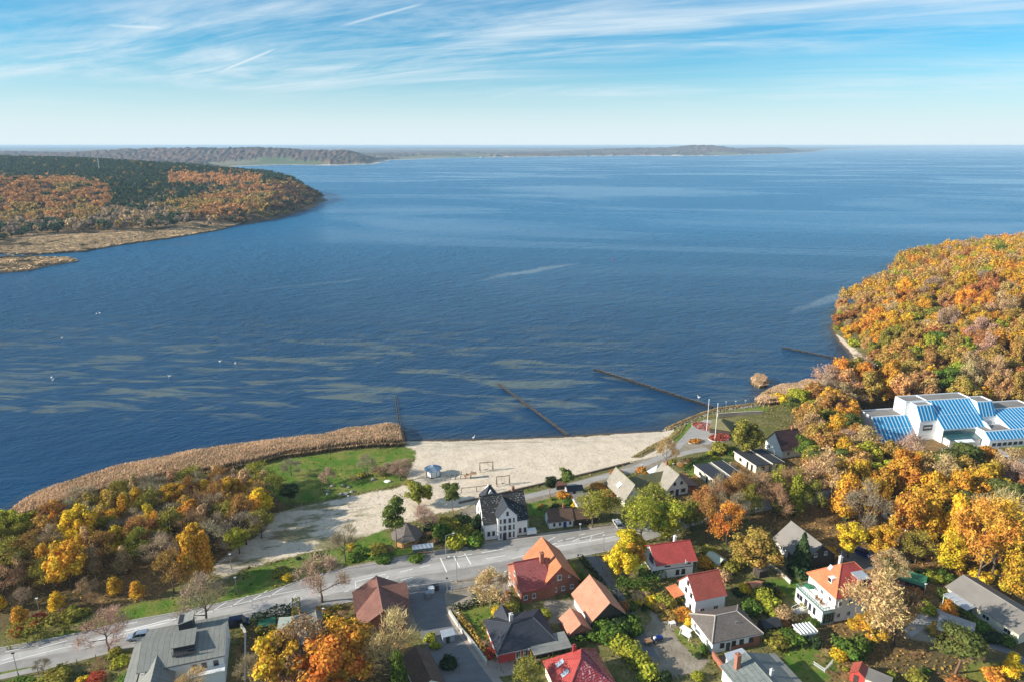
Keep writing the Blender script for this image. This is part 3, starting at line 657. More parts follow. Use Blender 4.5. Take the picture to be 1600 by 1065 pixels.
# big brick house
e, wv, r = house('brick_house', 'large brick house with orange and dark red tiled cross gables beside the main road', (6.9,134.8), 18, 9.0, 12.2, 3.3, 7.6, W_['brick'], RM['orange'], ridge='y', ov=.45)
D = (9.0, 12.2)
a = MB(); gable_walls(a, -5.0, 3, -.5, 10.0, 3.5, 7.35, 'x'); a.build('wing_wall', W_['brick'], e)
a = MB(); gable_roof(a, -5.0, 1.6, -.5, 10.0, 3.5, 7.4, 'x', .45); r2 = a.build('wing_roof', RM['dred'], e)
ridge_caps(r2, [((-5.4,4.75,7.4), (2,4.75,7.4))], RM['dred'])
chimney(r2, 1.3, 4.0, 6.3, 9.0, .9)
for u in (1.2, 3.2, 5.2, 7.4): win(e, 'f', u, .9, .9, 1.15, D, mull=2)
win(e, 'f', 4.2, 3.9, 1.1, 1.3, D, mull=2); win(e, 'f', 6.6, 4.1, .45, .5, D, mull=0)
for u in (-4.2, -2.2): o = win(e, 'f', u, .9, .9, 1.15, D); o.location.y = -.55
for u in (1.5, 5.0, 8.4): o = win(e, 'l', u, .9, .9, 1.2, D); o.location.x = -5.02
o = win(e, 'l', 4.7, 3.9, 1, 1.1, D); o.location.x = -5.02
for u in (3, 7, 10): win(e, 'r', u, .9, .9, 1.2, D)
MB().box(-5.6, -5.0, 6, 8, 0, .5).box(-6.0, -5.0, 6.2, 7.8, 0, .25).build('door_steps', m_conc, e)
# barn and garage
e, wv, r = house('barn', 'barn with salmon tiled roof and dark timber gable, right of the brick house', (17.0,123.4), 18.5, 7.8, 9.6, 3, 6.6, W_['brown'], RM['salmon'], ridge='y', ov=.45)
D = (7.8, 9.6); a = MB().box(-.04, 0.02, .3, 9.3, -.2, 2.7).build('plaster_side', W_['greyw'], e)
a = MB(); 
for k in range(5): a.box(3.2+k*.55, 3.7+k*.55, -1.2, -.2, k*.35, k*.35+.1)
a.tube((3.2,-1.2,1.0), (6.0,-1.2,2.8), .06); a.tube((6,-1.2,1.4), (6,-1.2,2.8), .06); a.tube((3.2,-1.2,0), (3.2,-1.2,1.0), .06)
a.build('outside_stair', W_['timber'], e); door(e, 'f', 1.8, 1.8, 2.0, D, W_['timber'])
e, wv, r = house('garage', 'small garage with salmon tiled gable roof in front of the barn', (12.0,120.0), 19, 4.8, 5.0, 2.4, 4.2, W_['brick'], RM['salmon'], ridge='y', ov=.3, cat='garage')
door(e, 'f', 2.4, 2.4, 1.9, (4.8,5), W_['brown'])
# dark hip bungalow with red walls
e, wv, r = house('bungalow', 'red-walled bungalow with dark slate hip roof beside the lawn and low wall', (-2.6,114.1), 17, 11.8, 9.8, 2.7, 5.0, W_['red'], RM['slate'], 'hip', r0=(4.0,4.6), r1=(8.9,5.4), ov=.5)
D = (11.8, 9.8)
a = MB(); gable_walls(a, 2.5, 5.5, 8, 11.8, 2.6, 4.4, 'y'); a.build('rear_wing', W_['red'], e)
a = MB(); gable_roof(a, 2.5, 5.5, 7, 11.8, 2.6, 4.5, 'y', .35); a.build('rear_roof', RM['slate'], e)
chimney(r, 4.4, 6.2, 4.2, 6.0, .7, W_['greyw'])
for u in (4.0, 5.6): win(e, 'f', u, .4, 1.0, 1.6, D)
for u in (1.5, 3.9, 6.3, 8.3): win(e, 'l', u, .8, 1.2, 1.2, D, mull=1)
a = MB(); a.slab([(6.5,-2.8,2.6), (14.6,-2.8,2.6), (14.6,1.8,2.9), (6.5,1.8,2.9)], .2); a.build('carport_roof', RM['grey'], e)
a = MB(); [a.box(x-.08, x+.08, y-.08, y+.08, 0, 2.45) for x in (6.8, 10.5, 14.3) for y in (-2.6,)]; a.build('carport_posts', W_['timber'], e)
MB().box(9.8, 14.4, 1.0, 1.5, 0, 2.5).build('carport_wall', W_['brown'], e)
MB().box(5.9, 6.4, -.6, -.5, 2.1, 2.6).build('satellite_panel', m_white, e)
# brown hip house
e, wv, r = house('bungalow', 'white and brick bungalow with brown tiled hip roof right of the gravel yard', (40.9,116.8), 14.5, 11.0, 8.6, 3, 5.5, W_['white'], RM['brown'], 'hip', r0=(2.8,4.2), r1=(8.0,4.3), ov=.45, caps=simple('pale_ridge', (0.42,0.36,0.31), .8, .2))
D = (11, 8.6); MB().box(4.4, 11.04, -.06, .0, -.3, .95).box(8.8, 11.05, -.07, -.0, .95, 2.7).box(11.0, 11.05, 0, 8.6, -.3, 2.7).build('brick_facing', W_['brick'], e)
for u in (2.2, 4.9, 6.7, 8.9): win(e, 'f', u, 1.1, .95, 1.1, D, frame='d')
door(e, 'f', 3.6, .9, 2.0, D); win(e, 'l', 1.8, 1, .9, 1.2, D); win(e, 'l', 6.8, 1, .9, 1.2, D)
a = MB().tube((6.5,2.2,4.0), (6.5,2.2,4.9), .08).tube((6.0,2.2,4.8), (7,2.2,4.8), .05); a.build('aerial', m_metal, r)
# red roof houses
e, wv, r = house('house', 'white two-storey chalet house with wide red roof and blue trim below the yellow trees', (34.8,141.8), 12.5, 9.2, 7.4, 4.7, 7.1, W_['white'], RM['red'], ov=.75)
D = (9.2, 7.4)
MB().box(.1, 9.1, -.05, 0, 2.35, 2.5).build('trim_band', m_dframe, e)
for u in (2.5, 7.8): win(e, 'f', u, 3.2, 1.3, .7, D, frame='d')
for u in (5.2, 6.7): win(e, 'f', u, .6, .9, 1.3, D, frame='d')
a = MB().box(-1.4, 0, .2, 6.4, 2.3, 2.45).box(-1.4, -1.3, .2, 6.4, 2.45, 3.3).box(-1.4, 0, .2, .3, 2.45, 3.3).box(-1.4, 0, 6.3, 6.4, 2.45, 3.3).box(-1.35, -1.15, .3, .5, 0, 2.3).box(-1.35, -1.15, 6.1, 6.3, 0, 2.3); a.build('balcony', m_white, e)
win(e, 'l', 3.6, 2.7, 2.2, 1.6, D, frame='d'); chimney(r, 6.3, 4.6, 6.2, 8.0, .6, m_white)
MB().box(6.6, 7.2, -.95, -.85, 3.9, 4.5).tube((6.9,-.9,4.2), (6.9,-.2,4.6), .04).build('satellite_dish', m_white, r)
e, wv, r = house('house', 'white gabled house with plain brick-red roof behind the brown hip-roofed bungalow', (40.2,128.0), 16, 7.4, 7.2, 4.7, 8.4, W_['white'], RM['redb'], ov=.3)
D = (7.4, 7.2)
for u, z in ((1.8,1), (4.2,1), (1.8,3.9), (4.0,3.9), (3.4,6.0)): win(e, 'l', u, z, .8, 1.1, D, frame='d')
win(e, 'f', 1.8, 1, 1.2, 1.1, D); win(e, 'f', 5.2, 1, 1.2, 1.1, D)
a = MB().slab([(-2.6,4.4,2.4), (-.05,4.4,2.9), (-.05,8.5,2.9), (-2.6,8.5,2.4)], .12); a.build('porch_roof', RM['orange'], e)
a = MB().box(-2.5, -2.4, 4.5, 4.6, 0, 2.3).box(-2.5, -2.4, 8.3, 8.4, 0, 2.3).box(-2.5, 0, 8.3, 8.35, 0, 2.3).build('porch', W_['timber'], e)
MB().slab([(.6,-1.6,.9), (2.2,-1.6,.9), (2.2,-.05,1.4), (.6,-.05,1.4)], .1).box(.8, 2.0, -1.5, -.1, 0, .8).build('cellar_hatch', RM['redb'], e)
# villa with terrace
e, wv, r = house('villa', 'tall pale villa with orange-red hip roof and green-railed roof terrace', (70.0,126.4), 15, 11.6, 8.8, 6.4, 11.0, W_['white'], RM['orange'], 'hip', r0=(4.2,4.4), r1=(7.6,4.4), ov=.45)
D = (11.6, 8.8)
a = MB(); a.slab([(-.5,-.5,6.44), (12.1,-.5,6.44), (7.6,4.4,11.04), (4.2,4.4,11.04)], .03); a.build('shaded_front_slope', RM['red'], r)  # deeper red sheet paints the shaded side of the same tiled roof
chimney(r, 4.4, 5.0, 9.6, 12.4, .6, W_['greyw']); MB().tube((4.4,5.0,12.5), (4.4,5.0,14), .04).build('mast', m_metal, r)
a = MB(); a.box(.8, 2.3, 2.8, 3.9, 7.6, 8.9); a.build('dormer', m_white, r); MB().box(.65, .8, 2.95, 3.75, 7.9, 8.7).build('dormer_window', m_glass, r)
MB().prism([(2.3,5.2,9.02),(3.1,5.2,9.92),(3.1,6.2,9.92),(2.3,6.2,9.02)], (-.12,0,.12)).build('skylight', m_zinc, r)
a = MB().slab([(5.6,.2,9.4), (8.6,.2,9.4), (8.6,2.9,9.7), (5.6,2.9,9.7)], .12); a.build('dormer_roof', m_zinc, r); MB().box(5.8, 8.4, .5, 2.6, 7.2, 9.3).build('dormer', RM['dred'], r)
MB().box(6.1, 8.1, .42, .5, 8.0, 8.9).build('dormer_window', m_glass, r)
a = MB().box(-3.2, -.02, -.2, 8.6, -.3, 3.4); a.build('terrace_wing', m_white, e)
m_vg = simple('verdigris_rail', (0.17,0.30,0.24), .6, .2)
a = MB()
for (x0,x1,y0,y1) in ((-3.25,-3.15,-.25,8.65), (-3.2,0,-.25,-.15), (-3.2,0,8.55,8.65)):
    a.box(x0, x1, y0, y1, 4.3, 4.4); a.box(x0, x1, y0, y1, 3.42, 3.6)
for k in range(13): a.box(-3.24, -3.16, -.2+k*.73, -.14+k*.73, 3.6, 4.3)
for k in range(5): a.box(-3.2+k*.75, -3.14+k*.75, -.24, -.16, 3.6, 4.3)
a.build('railing', m_vg, e)
a = MB().box(-3.0, -.3, -.34, -.22, .6, 2.9); a.build('conservatory_glass', m_glass, e)
a = MB()
for k in range(5): a.box(-3.1+k*.72, -3.0+k*.72, -.4, -.34, .5, 3.0)
a.box(-3.15, -.1, -.42, -.34, 2.9, 3.05).box(-3.15, -.1, -.42, -.34, .45, .6); a.build('conservatory_frame', m_vg, e)
for u in (2.2, 3.6): o = win(e, 'l', u, 1.2, .7, 1.6, D, frame='d', mull=0); o.location.x = -3.22
for u in (6.6, 7.6): o = win(e, 'l', u, 1.5, .8, 1.1, D, frame='d', mull=0); o.location.x = -3.22
o = door(e, 'l', 5.0, .9, 2.1, D); o.location.x = -3.24; o.location.z = .8
for u in (1.6, 4.2): win(e, 'l', u, 4.2, .9, 1.2, D)
for u, z in ((1.2,3.9), (3.8,3.9), (1.2,1), (3.8,1), (7,3.9)): win(e, 'f', u, z, .9, 1.2, D)
a = MB()
for k in range(8): a.box(-3.6-k*.35, -3.25-k*.35, 4.2, 5.8, -.2, .85-k*.11)
a.build('stairs', m_conc, e)
a = MB()
for y in (4.2, 5.8):
    a.tube((-3.3,y,1.8), (-6.1,y,.95), .05)
    for k in range(5): a.tube((-3.4-k*.66,y,.0), (-3.4-k*.66,y,1.8-k*.2), .04)
a.build('stair_railing', m_white, e)
# grey roofed dark house
e, wv, r = house('house', 'dark house with pale grey gable roof shaded by a fir tree', (71.0,145.2), 17, 9.4, 10.6, 2.9, 6.6, W_['brown'], RM['fibre'], ridge='y', ov=.5)
D = (9.4, 10.6)
for u in (3.4, 6.4): win(e, 'f', u, 3.3, .9, 1.0, D)
win(e, 'l', 7.5, 1, 1.4, 1.1, D); MB().box(-.03, .0, 5.5, 10.3, -.2, 2.5).build('pale_panel', W_['greyw'], e)
# long bungalow at the right edge
e, wv, r = house('bungalow', 'long cream bungalow with shallow grey-brown roof at the right edge', (105.4,119.6), 19, 9.2, 16.4, 2.8, 4.6, W_['pale'], RM['fibre'], ridge='y', ov=.4)
D = (9.2, 16.4)
for u in (2.3, 7.0): win(e, 'l', u, .9, 1.6, 1.1, D)
win(e, 'l', 10.5, .4, 1.0, 1.9, D)
a = MB().slab([(-3.0,9.3,2.2), (-.45,9.3,2.5), (-.45,15,2.5), (-3.0,15,2.2)], .08); a.build('canopy', m_zinc, e)
a = MB(); [a.box(-2.95, -2.85, y, y+.1, 0, 2.1) for y in (9.4, 12.1, 14.8)]; [a.box(-3.02, -.45, y, y+.08, 2.3, 2.52) for y in (9.4, 10.8, 12.2, 13.6, 14.9)]; a.build('canopy_frame', m_white, e)
# thatched pair
e, wv, r = house('thatched_house', 'white thatched house with blue door and windows facing the road, near the promenade', (45.8,181.6), 20, 7.2, 8.2, 2.9, 7.0, W_['white'], RM['thatch'], ridge='y', ov=.5, caps=RM['thatchd'])
D = (7.2, 8.2)
a = MB().slab([(7.6,-.2,2.62), (10.8,-.2,1.9), (10.8,8.2,1.9), (7.6,8.2,2.62)], .2); a.build('lean_to_roof', RM['rust'], e)
MB().box(7.2, 10.5, .2, 8.0, -.2, 1.7).build('lean_to_wall', W_['brick'], e)
for u in (1.5, 5.6): win(e, 'f', u, .9, 1.5, 1.0, D, frame='d', mull=2)
for u in (2.5, 4.8): win(e, 'f', u, 3.5, .8, .9, D, frame='d')
door(e, 'f', 3.5, 1.0, 2.0, D, simple('navy_door', (0.02,0.03,0.10), .5)); chimney(r, 3.6, 6.5, 6, 7.9, .6)
a = MB(); gable_walls(a, -9, 0, 3.4, 8.4, 2.4, 5.2, 'x'); a.build('link_wing_wall', W_['white'], e)
a = MB(); gable_roof(a, -9, 1.8, 3.4, 8.4, 2.4, 5.4, 'x', .4); a.build('link_wing_roof', RM['thatchd'], e)
a = MB(); hip_roof(a, 1.0, 5.0, 8.6, 12.5, 2.4, 5.2, (3,10.4), (3.1,10.6), .3); a.build('porch_roof', m_zinc, e); MB().box(1.2, 4.8, 8.3, 12.3, -.2, 2.3).build('porch_wall', W_['white'], e)
e, wv, r = house('thatched_house', 'thatched house with weathered grey half-hipped roof, left of the blue-doored thatched house', (32.4,175.8), 19, 5.6, 11.0, 2.8, 6.9, W_['white'], RM['thatch'], ridge='y', ov=.55, caps=RM['thatchd'])
for u in (2.5, 5.5, 8.5): win(e, 'l', u, 1, .8, 1.0, (5.6,11), frame='d')
MB().prism([(.4,4.6,3.6),(1.6,4.6,4.6),(1.6,6.2,4.6),(.4,6.2,3.6)], (-.2,0,.35)).build('skylight', m_white, r)
# timber cabins
for i, (px, py, lb) in enumerate(((1118,751,'flat-roofed cream cabin nearest the thatched houses, first of four'), (1144.6,745,'flat-roofed cabin squeezed between the first and third cabins'), (1182,727.6,'flat-roofed cream cabin on the lawn edge, third of four'), (1208,724,'flat-roofed cabin beside the white dark-roofed gabled house'))):
    x, y = U(px, py, 4.6); Lc, Wc = (5.0, 11.0) if i in (0, 2) else (3.8, 10.5)
    e = empty('cabin', (x, y, 2), R(19), lb, 'cabin', 'flat-roofed holiday cabins by the promenade')
    MB().box(0, Lc, 0, Wc, -.2, 2.65).build('wall', W_['pale'], e)
    a = MB().slab([(-.3,-.3,2.85), (Lc+.3,-.3,2.7), (Lc+.3,Wc+.3,2.7), (-.3,Wc+.3,2.85)], .18); r = a.build('roof', RM['tar'], e)
    MB().box(-.36, -.3, -.36, Wc+.36, 2.55, 2.9).box(Lc+.3, Lc+.36, -.36, Wc+.36, 2.45, 2.76).build('fascia', m_conc, r)
    for u in (2.0, 4.2): win(e, 'l', u, .2, .9, 2.0, (Lc,Wc), frame='d', mull=0)
    win(e, 'l', 7.8, .9, 1.1, 1.0, (Lc,Wc), frame='d', mull=0); win(e, 'f', Lc/2, .9, 1.2, 1.1, (Lc,Wc), frame='d')
# white gabled house by the cabins
e, wv, r = house('house', 'white gabled house with dark maroon roof behind the flat cabins', (89.5,207.4), 16, 8.5, 8.8, 3.2, 8.0, W_['white'], tiled('maroon_tiles', (0.075,0.035,0.04), (0.055,0.028,0.03), .6), ov=.35)
win(e, 'f', 2.5, 1, 1, 1.2, (8.5,8.8)); win(e, 'l', 6.5, 1, .9, 1.1, (8.5,8.8)); chimney(r, 6.5, 4.4, 7.5, 8.9, .6)
# red-brown cross roof
e, wv, r = house('house', 'house with rust-red tiled cross roof between the main road and side street', (-31.8,121.2), 17, 9.6, 12.2, 3.2, 6.0, W_['brick'], RM['rust'], ridge='y', ov=.45)
a = MB(); gable_walls(a, -.4, 10.6, 5.2, 11.8, 3.2, 5.7, 'x'); a.build('cross_wall', W_['brick'], e)
a = MB(); gable_roof(a, -.4, 10.6, 5.2, 11.8, 3.2, 5.9, 'x', .45); a.build('cross_roof', RM['rust'], e)
for u in (2, 5, 8): win(e, 'r', u, .9, .9, 1.2, (9.6,12.2)); win(e, 'l', u-.6, .9, .9, 1.2, (9.6,12.2))
for u in (2.6, 6.8): win(e, 'f', u, .9, .9, 1.2, (9.6,12.2))
# large grey building lower left
e = empty('guesthouse', (-69.6,104.6,2), R(18), 'large white guesthouse with grey sheet roofs and roof tower, cut by the bottom edge', 'house')
MB().box(.4, 14.8, 1.0, 12.8, -.3, 5.0).box(-2.3, .4, -3, 13, -.3, 3.6).box(8.4, 14.8, -.5, 1, -.3, 3.2).build('wall', W_['white'], e)
a = MB(); a.slab([(-.2,.6,5.6), (15.2,.6,5.6), (15.2,7.0,7.2), (-.2,7.0,7.2)]).slab([(-.2,7.0,7.2), (15.2,7.0,7.2), (15.2,13.2,5.6), (-.2,13.2,5.6)]); r = a.build('roof', RM['greyc'], e)
a = MB(); a.slab([(-2.6,-4,3.8), (-.25,-4,4.3), (-.25,13.4,4.3), (-2.6,13.4,3.8)]); a.build('lean_to_roof', RM['grey'], e)
a = MB(); a.prism([(0,-6,-.3),(6,-6,-.3),(6,-6,4.0),(3,-6,5.8),(0,-6,4.0)], (0,8,0)); a.build('front_wing_wall', W_['white'], e)
a = MB(); gable_roof(a, 0, 6, -6, 3.5, 4.2, 6.4, 'y', .3); a.build('front_wing_roof', RM['greyc'], e)
a = MB(); a.box(6.2, 8.8, 9.2, 11.8, 5.5, 8.6); a.build('tower', RM['slate'], e)
a = MB(); a.slab([(5.8,9.0,8.3), (9.0,9.0,9.0), (9.0,12.0,9.0), (5.8,12.0,8.3)]); a.build('tower_roof', RM['grey'], e)
a = MB(); a.box(5.9, 9.6, 3.4, 7.5, 5.6, 7.6); a.build('dormer', RM['slate'], r); a = MB().slab([(5.6,3.0,7.7), (9.8,3.0,7.7), (9.8,7.6,8.0), (5.6,7.6,8.0)]); a.build('dormer_roof', RM['greyc'], r)
a = MB(); a.box(5.8, 9.8, 2.2, 2.28, 7.3, 7.38)
for k in range(9): a.box(5.8+k*.49, 5.86+k*.49, 2.2, 2.28, 6.4, 7.3)
a.box(5.8, 9.8, 2.2, 3.3, 6.25, 6.35); a.build('balcony_rail', m_dframe, r)
for u in (9.6, 11.3, 13.4): o = win(e, 'f', u, 3.5, .9, 1.1, (14.8,12), frame='d', mull=0); o.location.y = .98
for u in (3.5, 7, 10): win(e, 'r', u, 1.2, .9, 1.2, (14.8,12))
MB().slab([(8.2,-.8,3.3),(15,-.8,3.3),(15,1.0,3.5),(8.2,1.0,3.5)]).build('porch_roof', m_white, e)
# low green-grey hall
e, wv, r = house('shed', 'low grey-green hipped shed roof between the guesthouse and the orange trees', (-48.4,118.4), 12, 8.2, 6.2, 2.4, 4.0, W_['greyw'], simple('green_grey_roof', (0.22,0.25,0.23), .7, .2), 'hip', r0=(3.4,4.0), r1=(7.4,5.4), cat='shed')
# brown house bottom
e, wv, r = house('house', 'small white house with rusty brown gable roof at the bottom edge by the side street', (-17.6,104.6), 25, 5.0, 9.2, 2.5, 4.1, W_['white'], RM['moss'], ridge='y', ov=.35)
win(e, 'f', 2.5, 1, 1.6, 1.1, (5,9.2)); [win(e, 'l', u, 1, .8, 1, (5,9.2)) for u in (2,4.5,7)]
# wine red hip house bottom
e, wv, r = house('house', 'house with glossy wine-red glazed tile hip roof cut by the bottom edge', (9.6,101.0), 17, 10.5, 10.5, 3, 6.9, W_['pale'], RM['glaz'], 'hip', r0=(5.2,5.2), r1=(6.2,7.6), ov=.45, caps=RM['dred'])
a = MB(); a.slab([(-.47,-.45,3.04),(-.47,10.95,3.04),(6.2-.02,7.6,6.94),(5.2-.02,5.2,6.94)][::-1], .03); a.build('side_roof_slope', RM['red'], r)
for yy in (4.3, 7.0): MB().prism([(1.2,yy,4.22),(2.6,yy,5.2),(2.6,yy+1,5.2),(1.2,yy+1,4.22)], (-.08,0,.12)).build('skylight', m_zinc, r)
chimney(r, 5.0, 8.2, 5.6, 7.4, .6, RM['dred'])
# felt-roofed house bottom right
e, wv, r = house('house', 'white house with grey-green felt roof and brick chimney at the bottom edge right of centre', (44.2,98.6), 17, 10.4, 11.6, 3.2, 4.9, W_['white'], RM['felt'], ridge='y', ov=.4)
chimney(r, 1.9, 9.9, 3.4, 6.8, .9); chimney(r, 6.3, 5.6, 4.4, 5.8, .5, W_['greyw'])
a = MB().slab([(1.4,12.1,3.4),(6.4,12.1,3.9),(6.0,14.2,3.9),(2.2,14.4,3.4)], .12); a.build('porch_roof', m_zinc, e)
MB().box(2.4, 5.8, 12.0, 14.0, -.2, 3.3).build('porch_wall', W_['white'], e)
a = MB(); a.slab([(10.85,-.4,3.06),(12.2,-.4,2.9),(12.2,12,2.9),(10.85,12,3.06)], .3); a.build('edge_roof', RM['grey'], e)
for u in (2, 5, 8): win(e, 'l', u, 1, .9, 1.2, (10.4,11.6))
# white gabled house in the trees
x, y = U(1421, 829, 2)
e, wv, r = house('house', 'white gabled house with dark roof half hidden in the golden trees', (x-1,y), 17, 10.5, 8.4, 2.6, 6.9, W_['white'], RM['tar'], ov=.3)
win(e, 'l', 2, 1, .9, 1.1, (10.5,8.4), frame='d'); win(e, 'l', 6, 1, .9, 1.1, (10.5,8.4), frame='d'); win(e, 'f', 3, .9, 1.2, 1.1, (10.5,8.4)); chimney(r, 7, 4.2, 6, 7.6, .6)

# ------------------------------------------------------------------ blue hall on the hill side
e = empty('museum_hall', (128.0,226.0,2.0), R(9), 'large white hall with steep blue glazed panel roofs and stepped towers at the right edge', 'hall')
m_hw = simple('white_cladding', (0.80,0.81,0.82), .6, .04, .6); m_bl = simple('blue_glazing', (0.008,0.20,0.43), .6, .3, .7, .1); m_rib = simple('white_glazing_rib', (0.55,0.72,0.80), .4, .1)
_pc = {}
def stepped(x0, x1, yb, yf, zt, ye, ze, name='block', base=-.5, wall_y=None):
    """block with flat top (yf..yb at zt) and a glazed slope falling forward to (ye, ze)"""
    a = MB(); a.prism([(x0, yb, base), (x0, yb, zt), (x0, yf, zt), (x0, ye, ze), (x0, ye, base)], (x1-x0, 0, 0)); a.build('wall', m_hw, e)
    a = MB().box(x0+.35, x1-.35, yf+.35, yb-.35, zt+.0, zt+.06); r = a.build('flat_roof', RM['gravel'], e)
    a = MB().box(x0, x1, yb-.3, yb, zt, zt+.35).box(x0, x1, yf, yf+.3, zt, zt+.3).box(x0, x0+.3, yf+.3, yb-.3, zt, zt+.35).box(x1-.3, x1, yf+.3, yb-.3, zt, zt+.35); a.build('parapet', m_hw, r)
    sx = Vector((0, ye-yf, ze-zt)); ln = sx.length; nrm = Vector((0, ze-zt, -(ye-yf))).normalized()*1
    nrm = Vector((0, -(zt-ze), (yf-ye))).normalized()
    a = MB(); b0 = Vector((x0+.1, yf, zt))+nrm*.06; a.prism([tuple(b0), tuple(b0+sx), tuple(b0+sx+Vector((x1-x0-.2, 0, 0))), tuple(b0+Vector((x1-x0-.2, 0, 0)))], tuple(nrm*.04))
    g = a.build('glazed_slope', m_rib, e)
    n = max(2, int(round((x1-x0)/1.35))); pw = (x1-x0)/n; key = (round(pw, 2), round(ln, 2))
    if key not in _pc:
        q = MB(); nseg = 1 if ln < 9 else 2; sg = ln/nseg
        for k in range(nseg): q.box(.2, pw-.32, .08+k*sg, (k+1)*sg-.05, 0, .07)
        _pc[key] = q.mesh('panel', m_bl)
    rx = math.atan2(-sx.z, -sx.y)
    for k in range(n):
        o = link('panel', _pc[key], g); o.location = tuple(Vector((x0+k*pw, ye, ze))+nrm*.105); o.rotation_euler = (rx, 0, 0)
    return g
stepped(0, 13.9, 6.5, 0, 7.0, -6.6, .6)
a = MB().box(12.6, 20.9, 0, 5.6, -.5, 11.95); a.build('wall', m_hw, e)
MB().box(12.9, 20.9, .3, 5.3, 11.95, 12.05).build('flat_roof', RM['gravel'], e); MB().box(12.6, 20.9, 5.3, 5.6, 12.05, 12.35).box(12.6, 12.9, 0, 5.3, 12.05, 12.35).box(12.9, 20.9, 0, .3, 12.05, 12.35).build('parapet', m_hw, e)
stepped(20.9, 38.6, 5.6, 0, 12.0, -9.5, 5.0)
stepped(14.3, 20.9, -.05, -3.0, 11.7, -6.1, 7.2)
stepped(38.1, 44.4, 1.6, -3.4, 11.8, -6.0, 7.2)
stepped(44.5, 62, 3.0, -3.4, 8.6, -13.6, 4.4)
stepped(33.6, 62, -8.0, -13.4, 4.9, -16.0, 2.9)
a = MB(); a.prism([(37.9,-13.4,-.5),(37.9,-13.4,4),(37.9,-9,6.5),(37.9,-5.9,6.8),(37.9,-5.9,-.5)], (-.4,0,0)); a.build('side_wall', m_hw, e)
MB().box(14.2, 15.0, -6.4, -6.1, -.5, 1.5).box(15.8, 19.4, -6.25, -6.12, 3.6, 5.6).build('sign_board', m_dframe, e)
a = MB()
for k in range(9):
    a.box(16.3+k*.3, 16.3+k*.3+.2, -6.32, -6.26, 4.5, 4.5+(.32 if k % 3 else .45))
a.build('sign_letters', m_white, e)
a = MB(); a.box(39.4, 43.2, -6.12, -6.03, 3.4, 5.6); a.build('banner', simple('pale_banner', (0.5,0.52,0.56), .7), e)
m_tg = simple('teal_glass', (0.03,0.09,0.10), .15, .2, 1, .7)
MB().box(20.9, 33.6, -9.75, -9.55, 2.0, 4.6).build('glass_front', m_tg, e)
a = MB().slab([(20.9,-13.2,2.6),(32.6,-13.2,2.6),(33.4,-9.8,3.2),(20.9,-9.8,3.2)], .15); a.build('entrance_roof', m_tg, e)
MB().box(21.2, 33.2, -12.8, -9.8, -.3, 2.3).build('entrance_wall', W_['greyw'], e)
MB().slab([(20.8,-17,3.4),(27,-17,3.4),(27.4,-15,3.6),(20.8,-15,3.6)], .15).box(21.3, 21.45, -16.6, -16.45, -.3, 3.3).box(26.4, 26.55, -16.6, -16.45, -.3, 3.3).build('entrance_canopy', m_white, e)
for u in range(10): win(e, 'f', 35.5+u*2.1, .8, 1.4, 1.1, (60,10), frame='d').location.y = -16.03
for u in range(5): o = win(e, 'l', -4.5+u*2.2, 1.2, .9, .9, (60,10), frame='d'); o.location.x = -.03
# ------------------------------------------------------------------ foliage
def foliage_mat(name, src='object', trans=.32):
    m, t = mat(name)
    g = t.n('ShaderNodeNewGeometry'); isl = g.outputs['Random Per Island']
    base = t.n('ShaderNodeObjectInfo').outputs['Color'] if src == 'object' else t.attr('tint', 'GEOMETRY', 'Color')
    oc = t.n('ShaderNodeTexCoord').outputs['Object']
    k = t.ramp(isl, 0, 1, .6, 1.6, False)
    c = t.mix(1, base, t.n('ShaderNodeCombineColor', i_0=k, i_1=k, i_2=k).outputs[0], 'MULTIPLY')
    if src == 'object':
        hue = t.n('ShaderNodeHueSaturation', i_Color=c); t.put(hue.inputs['Hue'], t.ramp(t.noise(oc, 2.2, 3), .3, .7, .475, .53, False)); c = hue.outputs[0]
    a = t.n('ShaderNodeBsdfDiffuse', i_0=c); b = t.n('ShaderNodeBsdfTranslucent', i_0=c)
    t.out(t.n('ShaderNodeMixShader', i_0=trans, i_1=a.outputs[0], i_2=b.outputs[0]).outputs[0]); return m
m_leaf = foliage_mat('leaves'); m_leafs = foliage_mat('wood_leaves', 'attr'); m_twig = foliage_mat('twigs', 'object', .1)
m_birch = simple('birch_bark', (0.45,0.42,0.38), .9, .35, 3); m_ivy = simple('ivy_trunk', (0.045,0.07,0.02), .9, .5, 2)

def leaf_cloud(rs, cent, rad, n, size, flat=.45, shell=.55, up=.0):
    """n leaf quads on lumpy blobs (cent (k,3), rad (k,3))"""
    k = len(cent); w = (rad.prod(1))**(2/3); w = w/w.sum(); idx = rs.choice(k, n, p=w)
    d = rs.normal(size=(n, 3)); d /= np.linalg.norm(d, axis=1)[:, None]; d[:, 2] = np.abs(d[:, 2])*np.where(rs.rand(n) < .72, 1, -1)
    r = shell+(1-shell)*rs.rand(n)**.6; r = r*np.where(rs.rand(n) < .2, rs.uniform(1.05, 1.6, n), 1)
    lump = 1+.16*np.sin(d[:, 0]*7+idx)*np.sin(d[:, 1]*8+idx*2)*np.cos(d[:, 2]*6)
    p = cent[idx]+d*rad[idx]*(r*lump)[:, None]
    nrm = d+rs.normal(size=(n, 3))*flat; nrm[:, 2] += up; nrm /= np.linalg.norm(nrm, axis=1)[:, None]
    a = np.cross(nrm, rs.normal(size=(n, 3))); a /= np.linalg.norm(a, axis=1)[:, None]; b = np.cross(nrm, a)
    s = size*(.6+.8*rs.rand(n))[:, None]
    V = np.stack([p-a*s-b*s*.7, p+a*s*.8-b*s, p+a*s+b*s*.8, p-a*s*.7+b*s], 1).reshape(-1, 3)
    return V, np.arange(len(V)).reshape(-1, 4)
